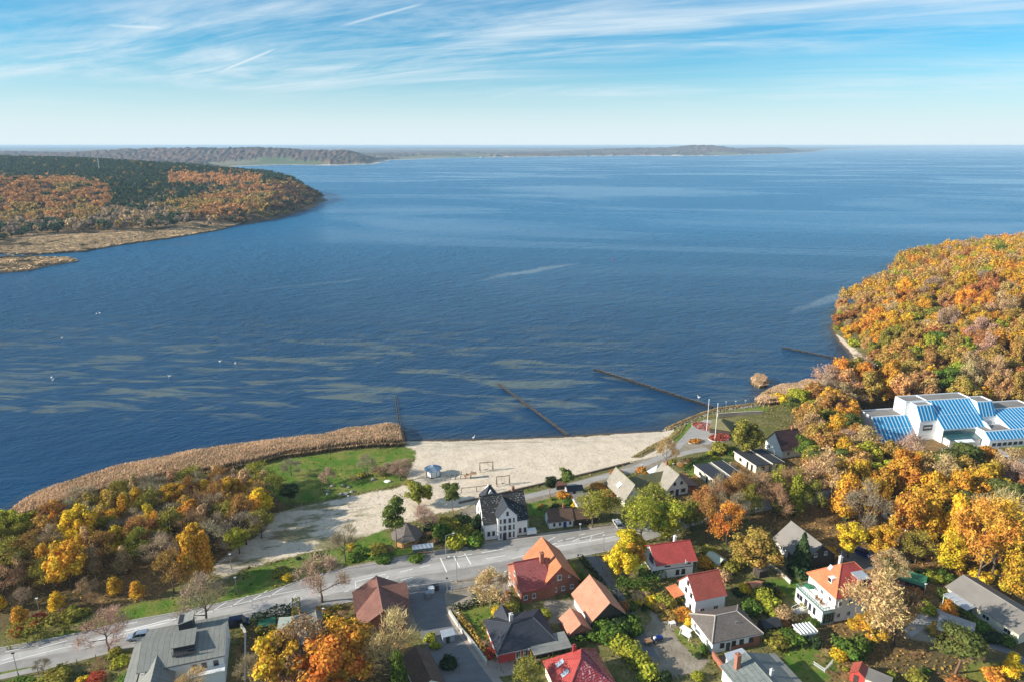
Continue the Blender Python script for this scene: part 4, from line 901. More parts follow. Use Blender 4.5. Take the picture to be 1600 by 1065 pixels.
def crown_mesh(seed, n=2600, shape='round', size=.062):
    rs = np.random.RandomState(seed); C_, Rr = [], []
    if shape == 'round':
        for i in range(34):
            t = 2.4*i+rs.rand(); z = rs.uniform(.30, .90); q = math.sin(math.pi*min(1, max(0, (z-.2)/.8)))**.6
            rr = q*rs.uniform(.2, .82); C_.append((math.cos(t)*rr, math.sin(t)*rr, z)); s = rs.uniform(.14, .32); Rr.append((s, s, s*.42))
    elif shape == 'tall':
        for i in range(15):
            t = 2.4*i+rs.rand(); z = .25+.68*i/15; q = (1-(z-.35)**2*1.6)*.6; rr = q*rs.uniform(.1, .75)
            C_.append((math.cos(t)*rr, math.sin(t)*rr, z)); s = rs.uniform(.3, .5)*(1.15-z*.5); Rr.append((s, s, s*.36))
    elif shape == 'pine':
        for i in range(13):
            t = 2.4*i+rs.rand()*1.2; z = rs.uniform(.55, .95); rr = rs.uniform(.1, .8)*(1.3-z*.8)
            C_.append((math.cos(t)*rr, math.sin(t)*rr, z)); s = rs.uniform(.24, .42); Rr.append((s, s, s*.20))
    elif shape == 'bush':
        for i in range(9):
            t = 2.4*i; rr = rs.uniform(.1, .6); C_.append((math.cos(t)*rr, math.sin(t)*rr, rs.uniform(.15, .6))); s = rs.uniform(.35, .5); Rr.append((s, s, s*.85))
    C_, Rr = np.array(C_), np.array(Rr)
    V, F = leaf_cloud(rs, C_, Rr, n, size, up=.15 if shape != 'pine' else .3)
    V[:, 2] = np.maximum(V[:, 2], .0)
    hs = .42 if shape != 'bush' else .8
    c = V.reshape(-1, 4, 3).mean(1); off = (V.reshape(-1, 4, 3)-c[:, None]); off[..., 2] *= hs; V = (c[:, None]+off).reshape(-1, 3)
    return np_mesh('crown', V, F, m_leaf)
def cone_mesh(seed, n=2400, tiers=11, fat=1.0):
    rs = np.random.RandomState(seed); z = .06+.94*rs.rand(n)**1.5; tz = np.floor(z*tiers)/tiers
    r = (1-z)**.85*(.75+.35*((z-tz)*tiers < .5))*(.35+.65*rs.rand(n)**.5)*fat; a = rs.rand(n)*6.283
    p = np.stack([r*np.cos(a), r*np.sin(a), z-.03*r], 1); nrm = np.stack([np.cos(a), np.sin(a), .9+0*a], 1)+rs.normal(size=(n, 3))*.4
    nrm /= np.linalg.norm(nrm, axis=1)[:, None]; q = np.cross(nrm, rs.normal(size=(n, 3))); q /= np.linalg.norm(q, axis=1)[:, None]; b = np.cross(nrm, q)
    s = .075*(.5+rs.rand(n))[:, None]; off = np.stack([-q*s-b*s, q*s-b*s, q*s+b*s, -q*s+b*s], 1); off[..., 2] *= .4
    return np_mesh('crown', (p[:, None]+off).reshape(-1, 3), np.arange(4*n).reshape(-1, 4), m_leaf)
def limbs(seed, depth=3, spread=.9, z0=.25, top=.85, r0=.055, n0=6, lean=0):
    """list of (p, q, r0, r1) segments in unit crown space (radius 1, height 1 scaled by .42 aspect)"""
    rs = random.Random(seed); segs = []; tips = []
    tr = [Vector((0, 0, -.02))]; 
    for i in range(1, 6): tr.append(Vector((lean*i/5+rs.uniform(-.04, .04), rs.uniform(-.04, .04), top*.8*i/5)))
    for i in range(5): segs.append((tr[i], tr[i+1], r0*(1-.15*i), r0*(1-.15*(i+1))))
    def grow(p, d, ln, r, dep):
        q = p+Vector((d.x*ln, d.y*ln, d.z*ln*.42)); segs.append((p, q, r, r*.6))
        if dep == 0: tips.append((q, d)); return
        for k in range(rs.choice((2, 3))):
            nd = (d+Vector((rs.uniform(-.7, .7), rs.uniform(-.7, .7), rs.uniform(-.25, .6)))).normalized(); grow(q, nd, ln*rs.uniform(.6, .8), r*.6, dep-1)
        tips.append((q, d))
    for i in range(n0):
        z = z0+(top*.8-z0)*i/n0; k = min(4, int(z/(top*.8)*5)); b = tr[k].lerp(tr[k+1], z/(top*.8)*5-k); a = 2.4*i+rs.random()
        grow(b, Vector((math.cos(a), math.sin(a), rs.uniform(.5, 1.3))).normalized(), spread*.42*(1.15-.3*i/n0), r0*.5*(1-.08*i), depth-1)
    grow(tr[-1], Vector((0.1, 0, 1)), .35, r0*.3, depth-1)
    return segs, tips
def tube_mesh(name, segs, mat, n=5, rmin=.0, asp=.42):
    V, F = [], []
    for p, q, r0, r1 in segs:
        d = Vector((q.x-p.x, q.y-p.y, (q.z-p.z)/asp)); 
        if d.length < 1e-5: continue
        d.normalize(); a = d.orthogonal().normalized(); b = d.cross(a); i = len(V); m = n if r0 > .02 else 3
        for c, r in ((p, r0), (q, r1)):
            for k in range(m):
                t = 2*math.pi*k/m; w = a*math.cos(t)*r+b*math.sin(t)*r; V.append((c.x+w.x, c.y+w.y, c.z+w.z*asp))
        for k in range(m): F.append((i+k, i+(k+1) % m, i+m+(k+1) % m, i+m+k))
    return np_mesh(name, V, F, mat, True)
def twig_mesh(seed, tips, n, leaves=0, thick=.008):
    rs = np.random.RandomState(seed); T = np.array([tuple(t[0]) for t in tips]); D = np.array([tuple(t[1]) for t in tips])
    k = rs.randint(0, len(T), n); p = T[k]+rs.normal(size=(n, 3))*[.10, .10, .04]
    d = D[k]*.7+rs.normal(size=(n, 3))*.55; d[:, 2] += .25; d /= np.linalg.norm(d, axis=1)[:, None]; ln = rs.uniform(.10, .28, n)[:, None]
    q = p+d*ln*[1, 1, .42]; s = np.cross(d, rs.normal(size=(n, 3))); s /= np.linalg.norm(s, axis=1)[:, None]; s = s*thick*[1, 1, .42]
    V = np.stack([p-s, p+s, q+s*.3, q-s*.3], 1)
    if leaves:
        k = rs.randint(0, n, leaves); c = p[k]+(q-p)[k]*rs.rand(leaves)[:, None]; a = rs.normal(size=(leaves, 3))*.021*[1, 1, .42]; b = rs.normal(size=(leaves, 3))*.021*[1, 1, .42]
        V = np.concatenate([V, np.stack([c-a, c-b, c+a, c+b], 1)])
    V = V.reshape(-1, 3); return np_mesh('crown', V, np.arange(len(V)).reshape(-1, 4), m_twig)
VAR = {}
for i in range(5):
    sg, tp = limbs(20+i, 3, .9, .22, .85); VAR.setdefault('round', []).append((tube_mesh('trunk', sg, m_bark), crown_mesh(i, 6500, 'round', .036)))
for i in range(3):
    sg, tp = limbs(40+i, 2, .6, .3, .95, .04); VAR.setdefault('tall', []).append((tube_mesh('trunk', sg, m_bark), crown_mesh(30+i, 4500, 'tall', .042)))
for i in range(3):
    sg, tp = limbs(40+i, 2, .6, .3, .95, .04); VAR.setdefault('birch', []).append((tube_mesh('trunk', sg, m_birch), crown_mesh(34+i, 2600, 'tall', .038)))
for i in range(3):
    sg, tp = limbs(60+i, 2, .8, .5, .95, .045, 7, lean=.12*(i-1)); VAR.setdefault('pine', []).append((tube_mesh('trunk', sg, simple('pine_bark', (0.24,0.13,0.085), .9, .35, 3)), crown_mesh(60+i, 4200, 'pine', .038)))
for i in range(4):
    sg, tp = limbs(80+i, 5, .95, .20, .80, .06, 7); VAR.setdefault('bare', []).append((tube_mesh('trunk', sg, m_bark, 4), twig_mesh(i, tp, 2600)))
for i in range(4):
    sg, tp = limbs(90+i, 5, .95, .20, .80, .05, 7); VAR.setdefault('sparse', []).append((tube_mesh('trunk', sg, simple('pale_bark', (0.30,0.24,0.18), .9, .3, 2) if i == 0 else m_bark, 4), twig_mesh(i, tp, 1800, 4200)))
for i in range(2):
    VAR.setdefault('fir', []).append((MB().tube((0,0,-.02), (0,0,.5), .05, .02).mesh('trunk', m_bark), cone_mesh(i)))
BUSH = [crown_mesh(100+i, 1800, 'bush', .075) for i in range(4)]
sgb, tpb = limbs(120, 4, .9, .05, .7, .03, 8); TWB = [twig_mesh(5, tpb, 1500, 500, .012), twig_mesh(6, tpb, 1500, 300, .012)]
COLR = dict(orange=(0.60,0.28,0.05), gold=(0.60,0.35,0.045), yellow=(0.66,0.46,0.04), amber=(0.42,0.275,0.07), olive=(0.27,0.24,0.045), ygreen=(0.36,0.36,0.045), green=(0.11,0.17,0.03), dgreen=(0.05,0.075,0.03),
            pine=(0.13,0.155,0.04), rust=(0.42,0.185,0.065), brown=(0.33,0.20,0.11), grey=(0.31,0.25,0.16), pink=(0.42,0.28,0.20), red=(0.45,0.09,0.05), tan=(0.48,0.33,0.17), bronze=(0.40,0.21,0.07), peach=(0.52,0.31,0.12))
_tr = random.Random(11)
def tree(kind, px, py, H, Rd, col, label, name=None, cat='tree', group=None, world=False, rz=None):
    x, y, z = (px, py, hz(px, py)) if world else G(px, py)
    tm, cm = VAR[kind][_tr.randrange(len(VAR[kind]))]
    nm = name or {'round': 'broadleaf_tree', 'tall': 'broadleaf_tree', 'birch': 'birch_tree', 'pine': 'pine_tree', 'bare': 'bare_tree', 'sparse': 'autumn_tree', 'fir': 'fir_tree'}[kind]
    e = empty(nm, (x, y, z), _tr.uniform(0, 6.28) if rz is None else rz, label, cat, group); e.scale = (Rd*_tr.uniform(.86, 1.1), Rd*_tr.uniform(.86, 1.14), H)
    link('trunk', tm, e); c = link('crown', cm, e)
    b = COLR[col]; j = [_tr.uniform(.86, 1.14)]*3; c.color = (b[0]*j[0]*_tr.uniform(.93, 1.07), b[1]*j[0]*_tr.uniform(.92, 1.08), b[2]*j[0], 1)
    return e
def bush(px, py, Rd, H, col, label, twiggy=False, group=None, name='bush'):
    x, y, z = G(px, py); me = _tr.choice(TWB if twiggy else BUSH)
    o = link(name, me); o.location = (x, y, z-.05); o.scale = (Rd, Rd*_tr.uniform(.8, 1.2), H); o.rotation_euler.z = _tr.uniform(0, 6.28)
    b = COLR[col]; j = _tr.uniform(.85, 1.12); o.color = (b[0]*j, b[1]*j, b[2]*j, 1); tag(o, label, 'bush', group); return o
def hedge(pts, wd, h, col, label, dens=26, px=True, z0=None):
    P = [Vector((*(U(*p) if px else p), 0)) for p in pts]; rs = np.random.RandomState(len(label)); Vs = []
    base = P[0].copy()
    core = MB()
    for a, b in zip(P, P[1:]):
        L = (b-a).length; n = int(L*dens*(wd+2*h)/2); d = (b-a)/L; nn = Vector((-d.y, d.x, 0))
        u = rs.rand(n)*L; s = rs.rand(n)*(wd+2*h); top = (s > h) & (s < h+wd)
        off = np.where(s < h, -wd/2, np.where(top, s-h-wd/2, wd/2)); zz = np.where(top, h, np.where(s < h, s, wd+2*h-s))
        jt = .10*rs.normal(size=n); bl = 1+.12*np.sin(u*1.7)+.08*np.sin(u*3.9)
        c = np.stack([a.x-base.x+d.x*u+nn.x*off*bl, a.y-base.y+d.y*u+nn.y*off*bl, zz*bl+jt], 1)
        nv = np.where(top[:, None], [0, 0, 1], np.sign(off)[:, None]*np.array([nn.x, nn.y, 0.3]))+rs.normal(size=(n, 3))*.5
        nv /= np.linalg.norm(nv, axis=1)[:, None]; q = np.cross(nv, rs.normal(size=(n, 3))); q /= np.linalg.norm(q, axis=1)[:, None]; w2 = np.cross(nv, q)
        sz = .17*(.6+rs.rand(n))[:, None]; Vs.append(np.stack([c-q*sz, c-w2*sz, c+q*sz, c+w2*sz], 1).reshape(-1, 3))
    V = np.concatenate(Vs); V[:, 2] = np.maximum(V[:, 2], 0)
    o = link('hedge', np_mesh('hedge', V, np.arange(len(V)).reshape(-1, 4), m_leaf)); o.location = (base.x, base.y, 2.0)
    b = COLR[col]; o.color = (*b, 1); tag(o, label, 'hedge'); return o

# --- trees standing on their own (foot in the photograph, height, crown radius)
for a in [
 ('bare',170,1017,8.6,4.6,'pink','bare pinkish roadside tree nearest the left edge, before the silver car'),
 ('bare',323,974,11.0,5.6,'pink','bare brown roadside tree behind the guesthouse tower'),
 ('bare',503,940,11.5,5.6,'pink','bare pinkish-brown roadside tree standing alone at the middle of the main road'),
 ('bare',68,1052,3.2,1.8,'grey','tiny bare sapling beside the roadside path at lower left'),
 ('tall',215,934,4.6,2.3,'gold','small round golden tree, fourth in the row beside the grass bank'),
 ('tall',182,929,4.8,2.3,'gold','small golden tree, third in the row beside the grass bank'),
 ('sparse',138,932,4.6,2.4,'tan','thin tan-leaved small tree, second in the row beside the grass bank'),
 ('tall',92,955,4.8,2.5,'yellow','small yellow tree above the green bank, first in the row'),
 ('tall',32,975,4.6,2.6,'gold','small golden tree near the red shrubs at the left edge'),
 ('bare',38,948,4.5,2.4,'pink','small bare pinkish tree at the wood edge, far left'),
 ('tall',-2,955,5.0,2.6,'yellow','yellow tree cut by the left edge of the picture'),
 ('bare',143,948,3.2,1.8,'brown','small bare sapling between the golden row and the path'),
 ('round',112,918,14,6.4,'gold','largest golden-orange tree at the front of the left wood'),
 ('round',135,862,13,5.0,'yellow','yellow tree near the reeds in the left wood'),
 ('round',190,868,8.5,3.0,'yellow','small bright yellow tree deep in the left wood'),
 ('tall',302,915,15,3.6,'gold','tall golden birch pair beside the sandy track'),
 ('tall',324,908,14,3.4,'gold','right-hand tall golden birch beside the sandy track'),
 ('sparse',272,925,10,4.0,'bronze','bronze thin-leaved tree left of the tall golden birch'),
 ('round',408,812,10,4.6,'yellow','bright yellow tree at the right tip of the left wood'),
 ('round',367,795,10,4.0,'gold','golden tree near the reeds, left of the bright yellow tree'),
 ('round',303,828,9.5,4.6,'orange','orange tree in the middle of the left wood'),
 ('sparse',270,850,9,5.0,'olive','olive thin-leaved tree in the middle of the left wood'),
 ('bare',385,850,8.5,5.2,'grey','grey bare rounded tree at the right end of the left wood'),
 ('bare',335,865,8.5,4.6,'grey','grey bare tree behind the tall golden birch'),
 ('bare',256,890,8.5,5.0,'grey','grey-brown bare tree in front of the left wood'),
 ('round',15,850,10,5.0,'ygreen','yellow-green tree beside the reeds at the left edge'),
 ('round',45,848,9,4.5,'ygreen','green tree beside the reeds, second from the left edge'),
 ('sparse',20,908,10,5.2,'olive','dull olive tree at the left edge of the wood'),
 ('sparse',60,895,10,5.2,'bronze','bronze-brown tree at the left of the wood'),
 ('bare',455,742,5.2,3.2,'grey','small grey bare tree beside the reeds on the green'),
 ('pine',455,790,6.5,4.0,'dgreen','dark low pine at the edge of the green beside the left wood'),
 ('sparse',513,757,5.0,2.6,'pink','pinkish-brown dense shrub tree on the green'),
 ('bare',575,745,7.0,3.4,'grey','grey bare tree on the green, left of the brown thicket'),
 ('bare',625,750,6.5,4.2,'pink','brown bare tree at the right end of the green'),
 ('pine',620,857,14,4.0,'pine','tall slender pine beside the octagonal pavilion'),
 ('round',655,790,7.5,5.2,'olive','wide olive evergreen tree between the kiosk and the pavilion'),
 ('pine',708,804,9.5,4.0,'pine','spreading pine left of the tall white villa'),
 ('bare',540,877,9.5,4.2,'grey','dark bare tree with several stems on the bank by the road'),
 ('bare',664,834,8.0,3.6,'pink','bare tree beside the octagonal pavilion'),
 ('pine',884,770,8.5,3.6,'pine','bright green pine above the seaside garden'),
 ('pine',860,776,6.5,3.0,'dgreen','dark bushy pine at the beach path'),
 ('sparse',925,823,9.5,5.2,'olive','olive-brown tree beside the low white cottage'),
 ('sparse',948,812,8.0,3.8,'olive','olive tree between the cottage and the thatched house'),
 ('sparse',766,948,8.5,3.8,'tan','tan-brown tree at the hedge left of the brick house'),
 ('sparse',826,1088,7.5,3.6,'olive','brownish round tree at the bottom edge beside the wine-red roof'),
 ('round',445,1092,14,6.5,'gold','golden maple in the big orange clump at the bottom edge, leftmost'),
 ('sparse',480,1080,14,6.0,'brown','brown thin-leaved tree inside the orange clump at the bottom edge'),
 ('round',515,1102,14.5,6.0,'orange','orange maple in the middle of the clump at the bottom edge'),
 ('round',560,1070,13.5,6.5,'orange','rust-orange maple at the back of the clump at the bottom edge'),
 ('bare',610,1062,13.5,6.0,'tan','bare tan tree at the right of the orange clump'),
 ('round',540,1042,12,4.2,'gold','golden crown at the top of the orange clump behind the bare twigs'),
 ('tall',624,1098,12,3.0,'green','bright green conifer beside the orange clump at the bottom edge'),
 ('bare',395,1080,8,3.2,'grey','grey bare tree left of the orange clump'),
 ('bare',300,1092,6.0,3.2,'tan','bare tan tree in front of the guesthouse, lower edge'),
 ('round',970,905,9,4.2,'yellow','yellow tree left of the red-roofed chalet house'),
 ('round',990,890,7,3.6,'gold','golden tree beside the red-roofed chalet house'),
 ('sparse',1000,848,12,6.2,'ygreen','yellow-green willow above the main road, left of the chalet house'),
 ('round',1045,843,11,6.4,'ygreen','wide yellow-green tree behind the chalet house'),
 ('sparse',1020,815,10,5.5,'olive','olive tree in front of the thatched houses'),
 ('round',1078,828,10,4.4,'olive','olive tree behind the right end of the chalet house'),
 ('round',985,872,8,4.6,'yellow','low yellow tree by the road beside the chalet house'),
 ('sparse',1135,850,11,4.4,'orange','vivid orange beech in front of the dark trunks'),
 ('round',1178,896,11.5,6.0,'amber','large ball-shaped bronze-gold tree left of the dark grey-roofed house'),
 ('fir',1250,895,11,3.6,'dgreen','dark green fir in front of the grey-roofed house'),
 ('sparse',1360,1014,16,7.2,'tan','big tan tree with pale bare limbs right of the terrace villa'),
 ('round',1352,1006,8,4.6,'gold','golden foliage low in front of the terrace villa'),
 ('sparse',1397,1005,12,4.6,'brown','brown tree with a leaning dark trunk right of the terrace villa'),
 ('pine',1492,1052,10,6.0,'pine','broad green pine above the orange meadow at lower right'),
 ('tall',1577,1058,6,2.6,'yellow','small yellow tree at the lower right corner'),
 ('tall',1445,850,13,4.2,'gold','golden tree in front of the half-hidden white gable'),
 ('tall',1485,893,11,4.4,'yellow','round golden tree left of the tall white trunks'),
 ('sparse',1527,910,20,7.0,'orange','tall orange beech with white trunk above the long bungalow'),
 ('sparse',1548,905,19,6.0,'gold','golden beech with pale trunk, right of the tallest orange beech'),
 ('tall',1577,932,12,4.4,'gold','golden tree behind the long bungalow at the right edge'),
 ('bare',1550,860,15,7.0,'tan','grey bare oak among the golden trees at the right edge'),
 ('pine',1565,835,15,7.0,'pine','bright green pine among gold trees at the right edge'),
 ('pine',1500,840,13,6.0,'pine','green pine left of the grey bare oak'),
 ('pine',1468,770,14,6.5,'pine','green pine directly below the hall forecourt'),
 ('pine',1500,755,13,6.0,'pine','green pine beside the hall forecourt, right of its neighbour'),
 ('round',1325,870,9,4.4,'yellow','yellow tree behind the grey-roofed dark house'),
 ('round',1375,872,9,4.4,'gold','golden tree beside the blue car'),
 ('sparse',1390,905,7,3.8,'tan','thin tan fruit tree beside the green hedge by the drive'),
 ('sparse',1430,880,8,4.2,'olive','olive tree between the blue car and the long bungalow'),
 ('tall',1480,965,4.6,2.0,'orange','tiny orange tree at the corner of the long bungalow'),
 ('round',1165,712,12.5,6.8,'olive','wide olive-gold tree behind the flat cabins'),
 ('pine',1255,730,11,5.0,'green','green pine beside the white gabled house'),
 ('round',1045,690,4,1.6,'tan','small tree') ][:-1]:
    tree(*a[:7] if False else a[:6], a[6])
tree('sparse', 1040, 727, 9.0, 3.4, 'tan', 'thin tan tree with ivy on its trunk beside the promenade')
for i, (px, py, H, Rd, k, cl, lb) in enumerate([(1320,812,14,6,'tall','gold','golden tree with ivy-clad trunk, right of the dark trunks'),(1210,800,12,5.4,'tall','olive','olive tree above the dark ivy trunk beside the road'),
    (1240,805,13,4.2,'tall','ygreen','yellow-green ivy-covered tree behind the grey-roofed house'),(1175,802,12,6,'bare','brown','tall bare tree with black ivy trunk in front of the cabins'),(1150,800,11,5,'sparse','bronze','bronze tree beside the cabins above the road')]):
    e = tree(k, px, py, H, Rd, cl, lb)
    MB().cone((0,0), .13, .62, 7, 0, .09).build('ivy', m_ivy, e)

# --- woods: scattered trees, each one its own
def inpoly(x, y, poly): return sd_poly(poly, np.array([x]), np.array([y]))[0] > 0
HOUSES = [(o.matrix_basis.translation.x, o.matrix_basis.translation.y) for o in COL.objects if o.type == 'EMPTY' and o.get('category') in ('house','shed','garage','cabin','hall')]
FOOT = []
for o in COL.objects:
    if o.type == 'EMPTY' and o.get('category') in ('house','shed','garage','cabin','hall'):
        c, s = math.cos(o.rotation_euler.z), math.sin(o.rotation_euler.z); bb = [c2 for ch in o.children if ch.type == 'MESH' and 'wall' in ch.name for c2 in ch.bound_box]
        if bb:
            x0, x1, y0, y1 = min(b[0] for b in bb), max(b[0] for b in bb), min(b[1] for b in bb), max(b[1] for b in bb)
            FOOT.append((o.location.x, o.location.y, c, s, x0-2.2, x1+2.2, y0-2.2, y1+2.2))
def blocked(x, y, mr=0):
    for ox, oy, c, s, x0, x1, y0, y1 in FOOT:
        dx, dy = x-ox, y-oy; u, v = c*dx+s*dy, -s*dx+c*dy
        if x0-mr < u < x1+mr and y0-mr < v < y1+mr: return True
    return False
PLACED = [(o.location.x, o.location.y, 3.2) for o in COL.objects if o.type == 'EMPTY' and o.get('category') == 'tree']
def scatter(poly, gap, mixt, n, seed, fn, avoid=None, world=False):
    P = poly if world else [U(*p) for p in poly]; xs_, ys_ = [p[0] for p in P], [p[1] for p in P]; rs = random.Random(seed); out = []
    for _ in range(n*30):
        x, y = rs.uniform(min(xs_), max(xs_)), rs.uniform(min(ys_), max(ys_))
        if not inpoly(x, y, P) or blocked(x, y): continue
        if avoid and any(inpoly(x, y, a) for a in avoid): continue
        if any((x-a)**2+(y-b)**2 < (max(gap, r))**2 for a, b, r in PLACED): continue
        PLACED.append((x, y, gap)); tot = sum(m[-1] for m in mixt); r = rs.random()*tot
        for m_ in mixt:
            r -= m_[-1]
            if r <= 0: break
        fn(x, y, m_, rs); out.append((x, y))
        if len(out) >= n: break
    return out
def word(col): return dict(orange='orange', gold='golden', yellow='yellow', amber='bronze-gold', olive='olive', ygreen='yellow-green', green='green', dgreen='dark green', pine='green', rust='rust-red', brown='brown', grey='grey', pink='pinkish-brown', red='red', tan='tan', bronze='bronze', peach='pale orange')[col]
def wtree(where, group):
    def fn(x, y, m_, rs):
        k, cl, h0, h1, r0, r1, _ = m_; dist = math.hypot(x, y)
        px = 800+FPX*x/(y*math.cos(PITCH)+100*math.sin(PITCH))
        H = rs.uniform(h0, h1)
        kd = {'bare': 'bare tree', 'sparse': 'thin-leaved tree', 'round': 'full-crowned tree', 'tall': 'slender tree', 'birch': 'white-stemmed birch', 'pine': 'pine', 'fir': 'fir'}[k]
        tree(k, x, y, H, rs.uniform(r0, r1), cl, f"{word(cl)} {kd} {where(x, y, px)}".replace(" ,", ","), group=group, world=True)
    return fn
ROAD = [U(*p) for p in UP]+[U(*p) for p in LO[::-1]]
lw = [(-150,925),(0,850),(60,832),(120,812),(220,782),(330,766),(420,762),(432,800),(415,840),(370,868),(335,872),(250,888),(120,912),(0,935),(-150,970)]
rowz = lambda y: 'beside the reeds' if y > 190 else ('middle rows' if y > 165 else 'road side')
colz = lambda px: 'far left end' if px < 80 else ('left part' if px < 180 else ('middle' if px < 280 else 'right end'))
scatter(lw, 3.9, [('bare','grey',6.5,9,3.4,4.8,3), ('bare','brown',6.5,9,3.2,4.6,2), ('sparse','bronze',7,10,3.2,4.6,2), ('sparse','olive',7,9.5,3.4,4.8,3), ('birch','gold',8,11,2.6,3.6,3), ('birch','tan',8,11,2.6,3.4,2), ('round','amber',7.5,10,3.4,4.4,1.8), ('round','gold',7.5,10,3.2,4.4,1.6), ('bare','pink',6,8,3,4,1), ('round','ygreen',7,9,3,4,.8), ('birch','yellow',7,10,2.4,3.2,1.2)],
        105, 5, wtree(lambda x, y, px: f", {colz(px)} of left wood, {rowz(y)}", 'trees of the wood beside the reeds'))
promw = [(1225,660),(1255,640),(1330,622),(1318,640),(1325,690),(1340,728),(1400,740),(1470,745),(1560,754),(1640,760),(1640,800),(1500,790),(1380,775),(1290,790),(1260,770),(1262,735),(1262,700),(1250,668)]
scatter(promw, 5.2, [('round','gold',11,15,4.6,6.4,3), ('round','amber',11,15,4.6,6.4,2), ('round','orange',11,15,4.6,6.4,2.5), ('round','peach',10,14,4.6,6.4,1.5), ('round','ygreen',10,13,4.6,6,2), ('pine','pine',10,13,4,5.5,.9), ('sparse','tan',10,14,4.4,6,2), ('tall','amber',12,15,3.6,4.6,1.2), ('round','bronze',10,14,4.5,6,2), ('bare','pink',10,13,4.5,6,1), ('round','olive',10,13,4.4,6,1.5)],
        92, 8, wtree(lambda x, y, px: "between the cabins and the hall" if px < 1345 else ("directly in front of the hall's left half" if px < 1450 else "below the hall forecourt"), 'autumn trees around the hall'), avoid=[ROAD, [U(*p) for p in [(1530,688),(1660,690),(1660,735),(1560,735),(1500,712),(1470,700)]]])
low = [(1275,780),(1380,782),(1500,800),(1680,800),(1680,905),(1600,905),(1500,880),(1440,862),(1400,850),(1340,835),(1280,808)]
scatter(low, 6.3, [('round','gold',12,16,4.6,6,4), ('tall','yellow',12,17,3.8,5,2), ('round','orange',12,16,4.6,6,2), ('sparse','rust',12,16,5,6.5,1.6), ('pine','pine',11,14,4.4,6,.8), ('sparse','tan',12,16,5,6,1.5), ('bare','grey',12,16,5,6,1)],
        54, 9, wtree(lambda x, y, px: "above the grey-roofed dark house" if px < 1340 else ("around the half-hidden white gable" if px < 1470 else "above the long bungalow at the right edge"), 'autumn trees below the upper road'), avoid=[ROAD])
scatter([(1090,800),(1150,786),(1280,772),(1290,800),(1230,815),(1160,830),(1100,845)], 4.2, [('bare','brown',9,12,3,4.2,3), ('bare','grey',9,12,3,4.2,3), ('sparse','olive',9,11,3,4,2), ('sparse','bronze',9,12,3,4,1.5)],
        24, 12, wtree(lambda x, y, px: "between the cabins and the chalet house" if px < 1190 else "behind the grey-roofed house", 'dark-stemmed trees along the upper road'))
# hillside forest, right of the bay
hill = [(118,262),(135,268),(150,292),(160,298),(166,335),(172,378),(190,420),(208,440),(225,462),(255,480),(290,525),(330,585),(420,640),(560,640),(560,245),(215,243),(190,248),(150,246)]
HP = []
rs_ = np.random.RandomState(4)
cand = np.stack([rs_.uniform(115, 560, 60000), rs_.uniform(240, 640, 60000)], 1)
ok = (sd_poly(hill, cand[:, 0], cand[:, 1]) > 0) & (cand[:, 0]/cand[:, 1] < .93) & (sd_poly(SHORE, cand[:, 0], cand[:, 1]) > np.where(cand[:, 1] < 350, 8.0, 3.5))
grid_ = {}
for x, y in cand[ok]:
    gk = (int(x//6.6), int(y//6.6)); bad = False
    for i in (-1, 0, 1):
        for j in (-1, 0, 1):
            for (a, b) in grid_.get((gk[0]+i, gk[1]+j), ()):
                if (a-x)**2+(b-y)**2 < 6.4**2: bad = True
    if bad or blocked(x, y, 1): continue
    grid_.setdefault(gk, []).append((x, y)); HP.append((x, y))
HP.sort(key=lambda p: math.hypot(*p)); HP = np.array(HP); HZs = height(HP[:, 0], HP[:, 1])
HN1, HN2 = vnoise(HP[:, 0], HP[:, 1], 45, 21, 2), vnoise(HP[:, 0], HP[:, 1], 25, 22, 2)
def hillmix(i, rr):
    a, b = HN1[i], HN2[i]; r = rr.random(); 
    if r < .02: return ('pine', 'green')
    if r < .09: return ('sparse', 'tan' if b > .5 else 'pink')
    if r < .14: return ('round', 'ygreen')
    if a > .52: return ('round', 'gold' if r < .5 else ('peach' if r < .75 else 'amber'))
    if a > .42: return ('round', 'orange' if r < .6 else ('rust' if r < .8 else 'peach'))
    return ('round', 'amber' if r < .5 else ('bronze' if r < .75 else ('gold' if r < .9 else 'olive')))
rr = random.Random(5); NIND = 290
for i, (x, y) in enumerate(HP[:NIND]):
    k, cl = hillmix(i, rr); H = rr.uniform(12, 17); px = 800+FPX*x/(y*math.cos(PITCH)+90*math.sin(PITCH)); sdv = float(sd_poly(SHORE, np.array([x]), np.array([y]))[0])
    wh = 'at the water edge of the bay' if sdv < 14 else (('front rows' if y < 295 else ('middle rows' if y < 350 else 'upper rows'))+(' left of the hall' if px < 1370 else (" above the hall's left roof" if px < 1440 else (" above the hall's middle roof" if px < 1510 else (" above the hall's right tower" if px < 1560 else ' at the right edge')))))
    kd = {'bare': 'bare tree', 'sparse': 'thin crown', 'pine': 'pine', 'round': 'broadleaf crown'}[k]
    e = tree(k, x, y, H if sdv > 14 else H*.6, rr.uniform(5.0, 6.8) if sdv > 14 else rr.uniform(3.4, 4.6), cl, f"{word(cl)} {kd} {wh}", group='trees of the hillside forest', world=True); e.location.z = float(HZs[i])
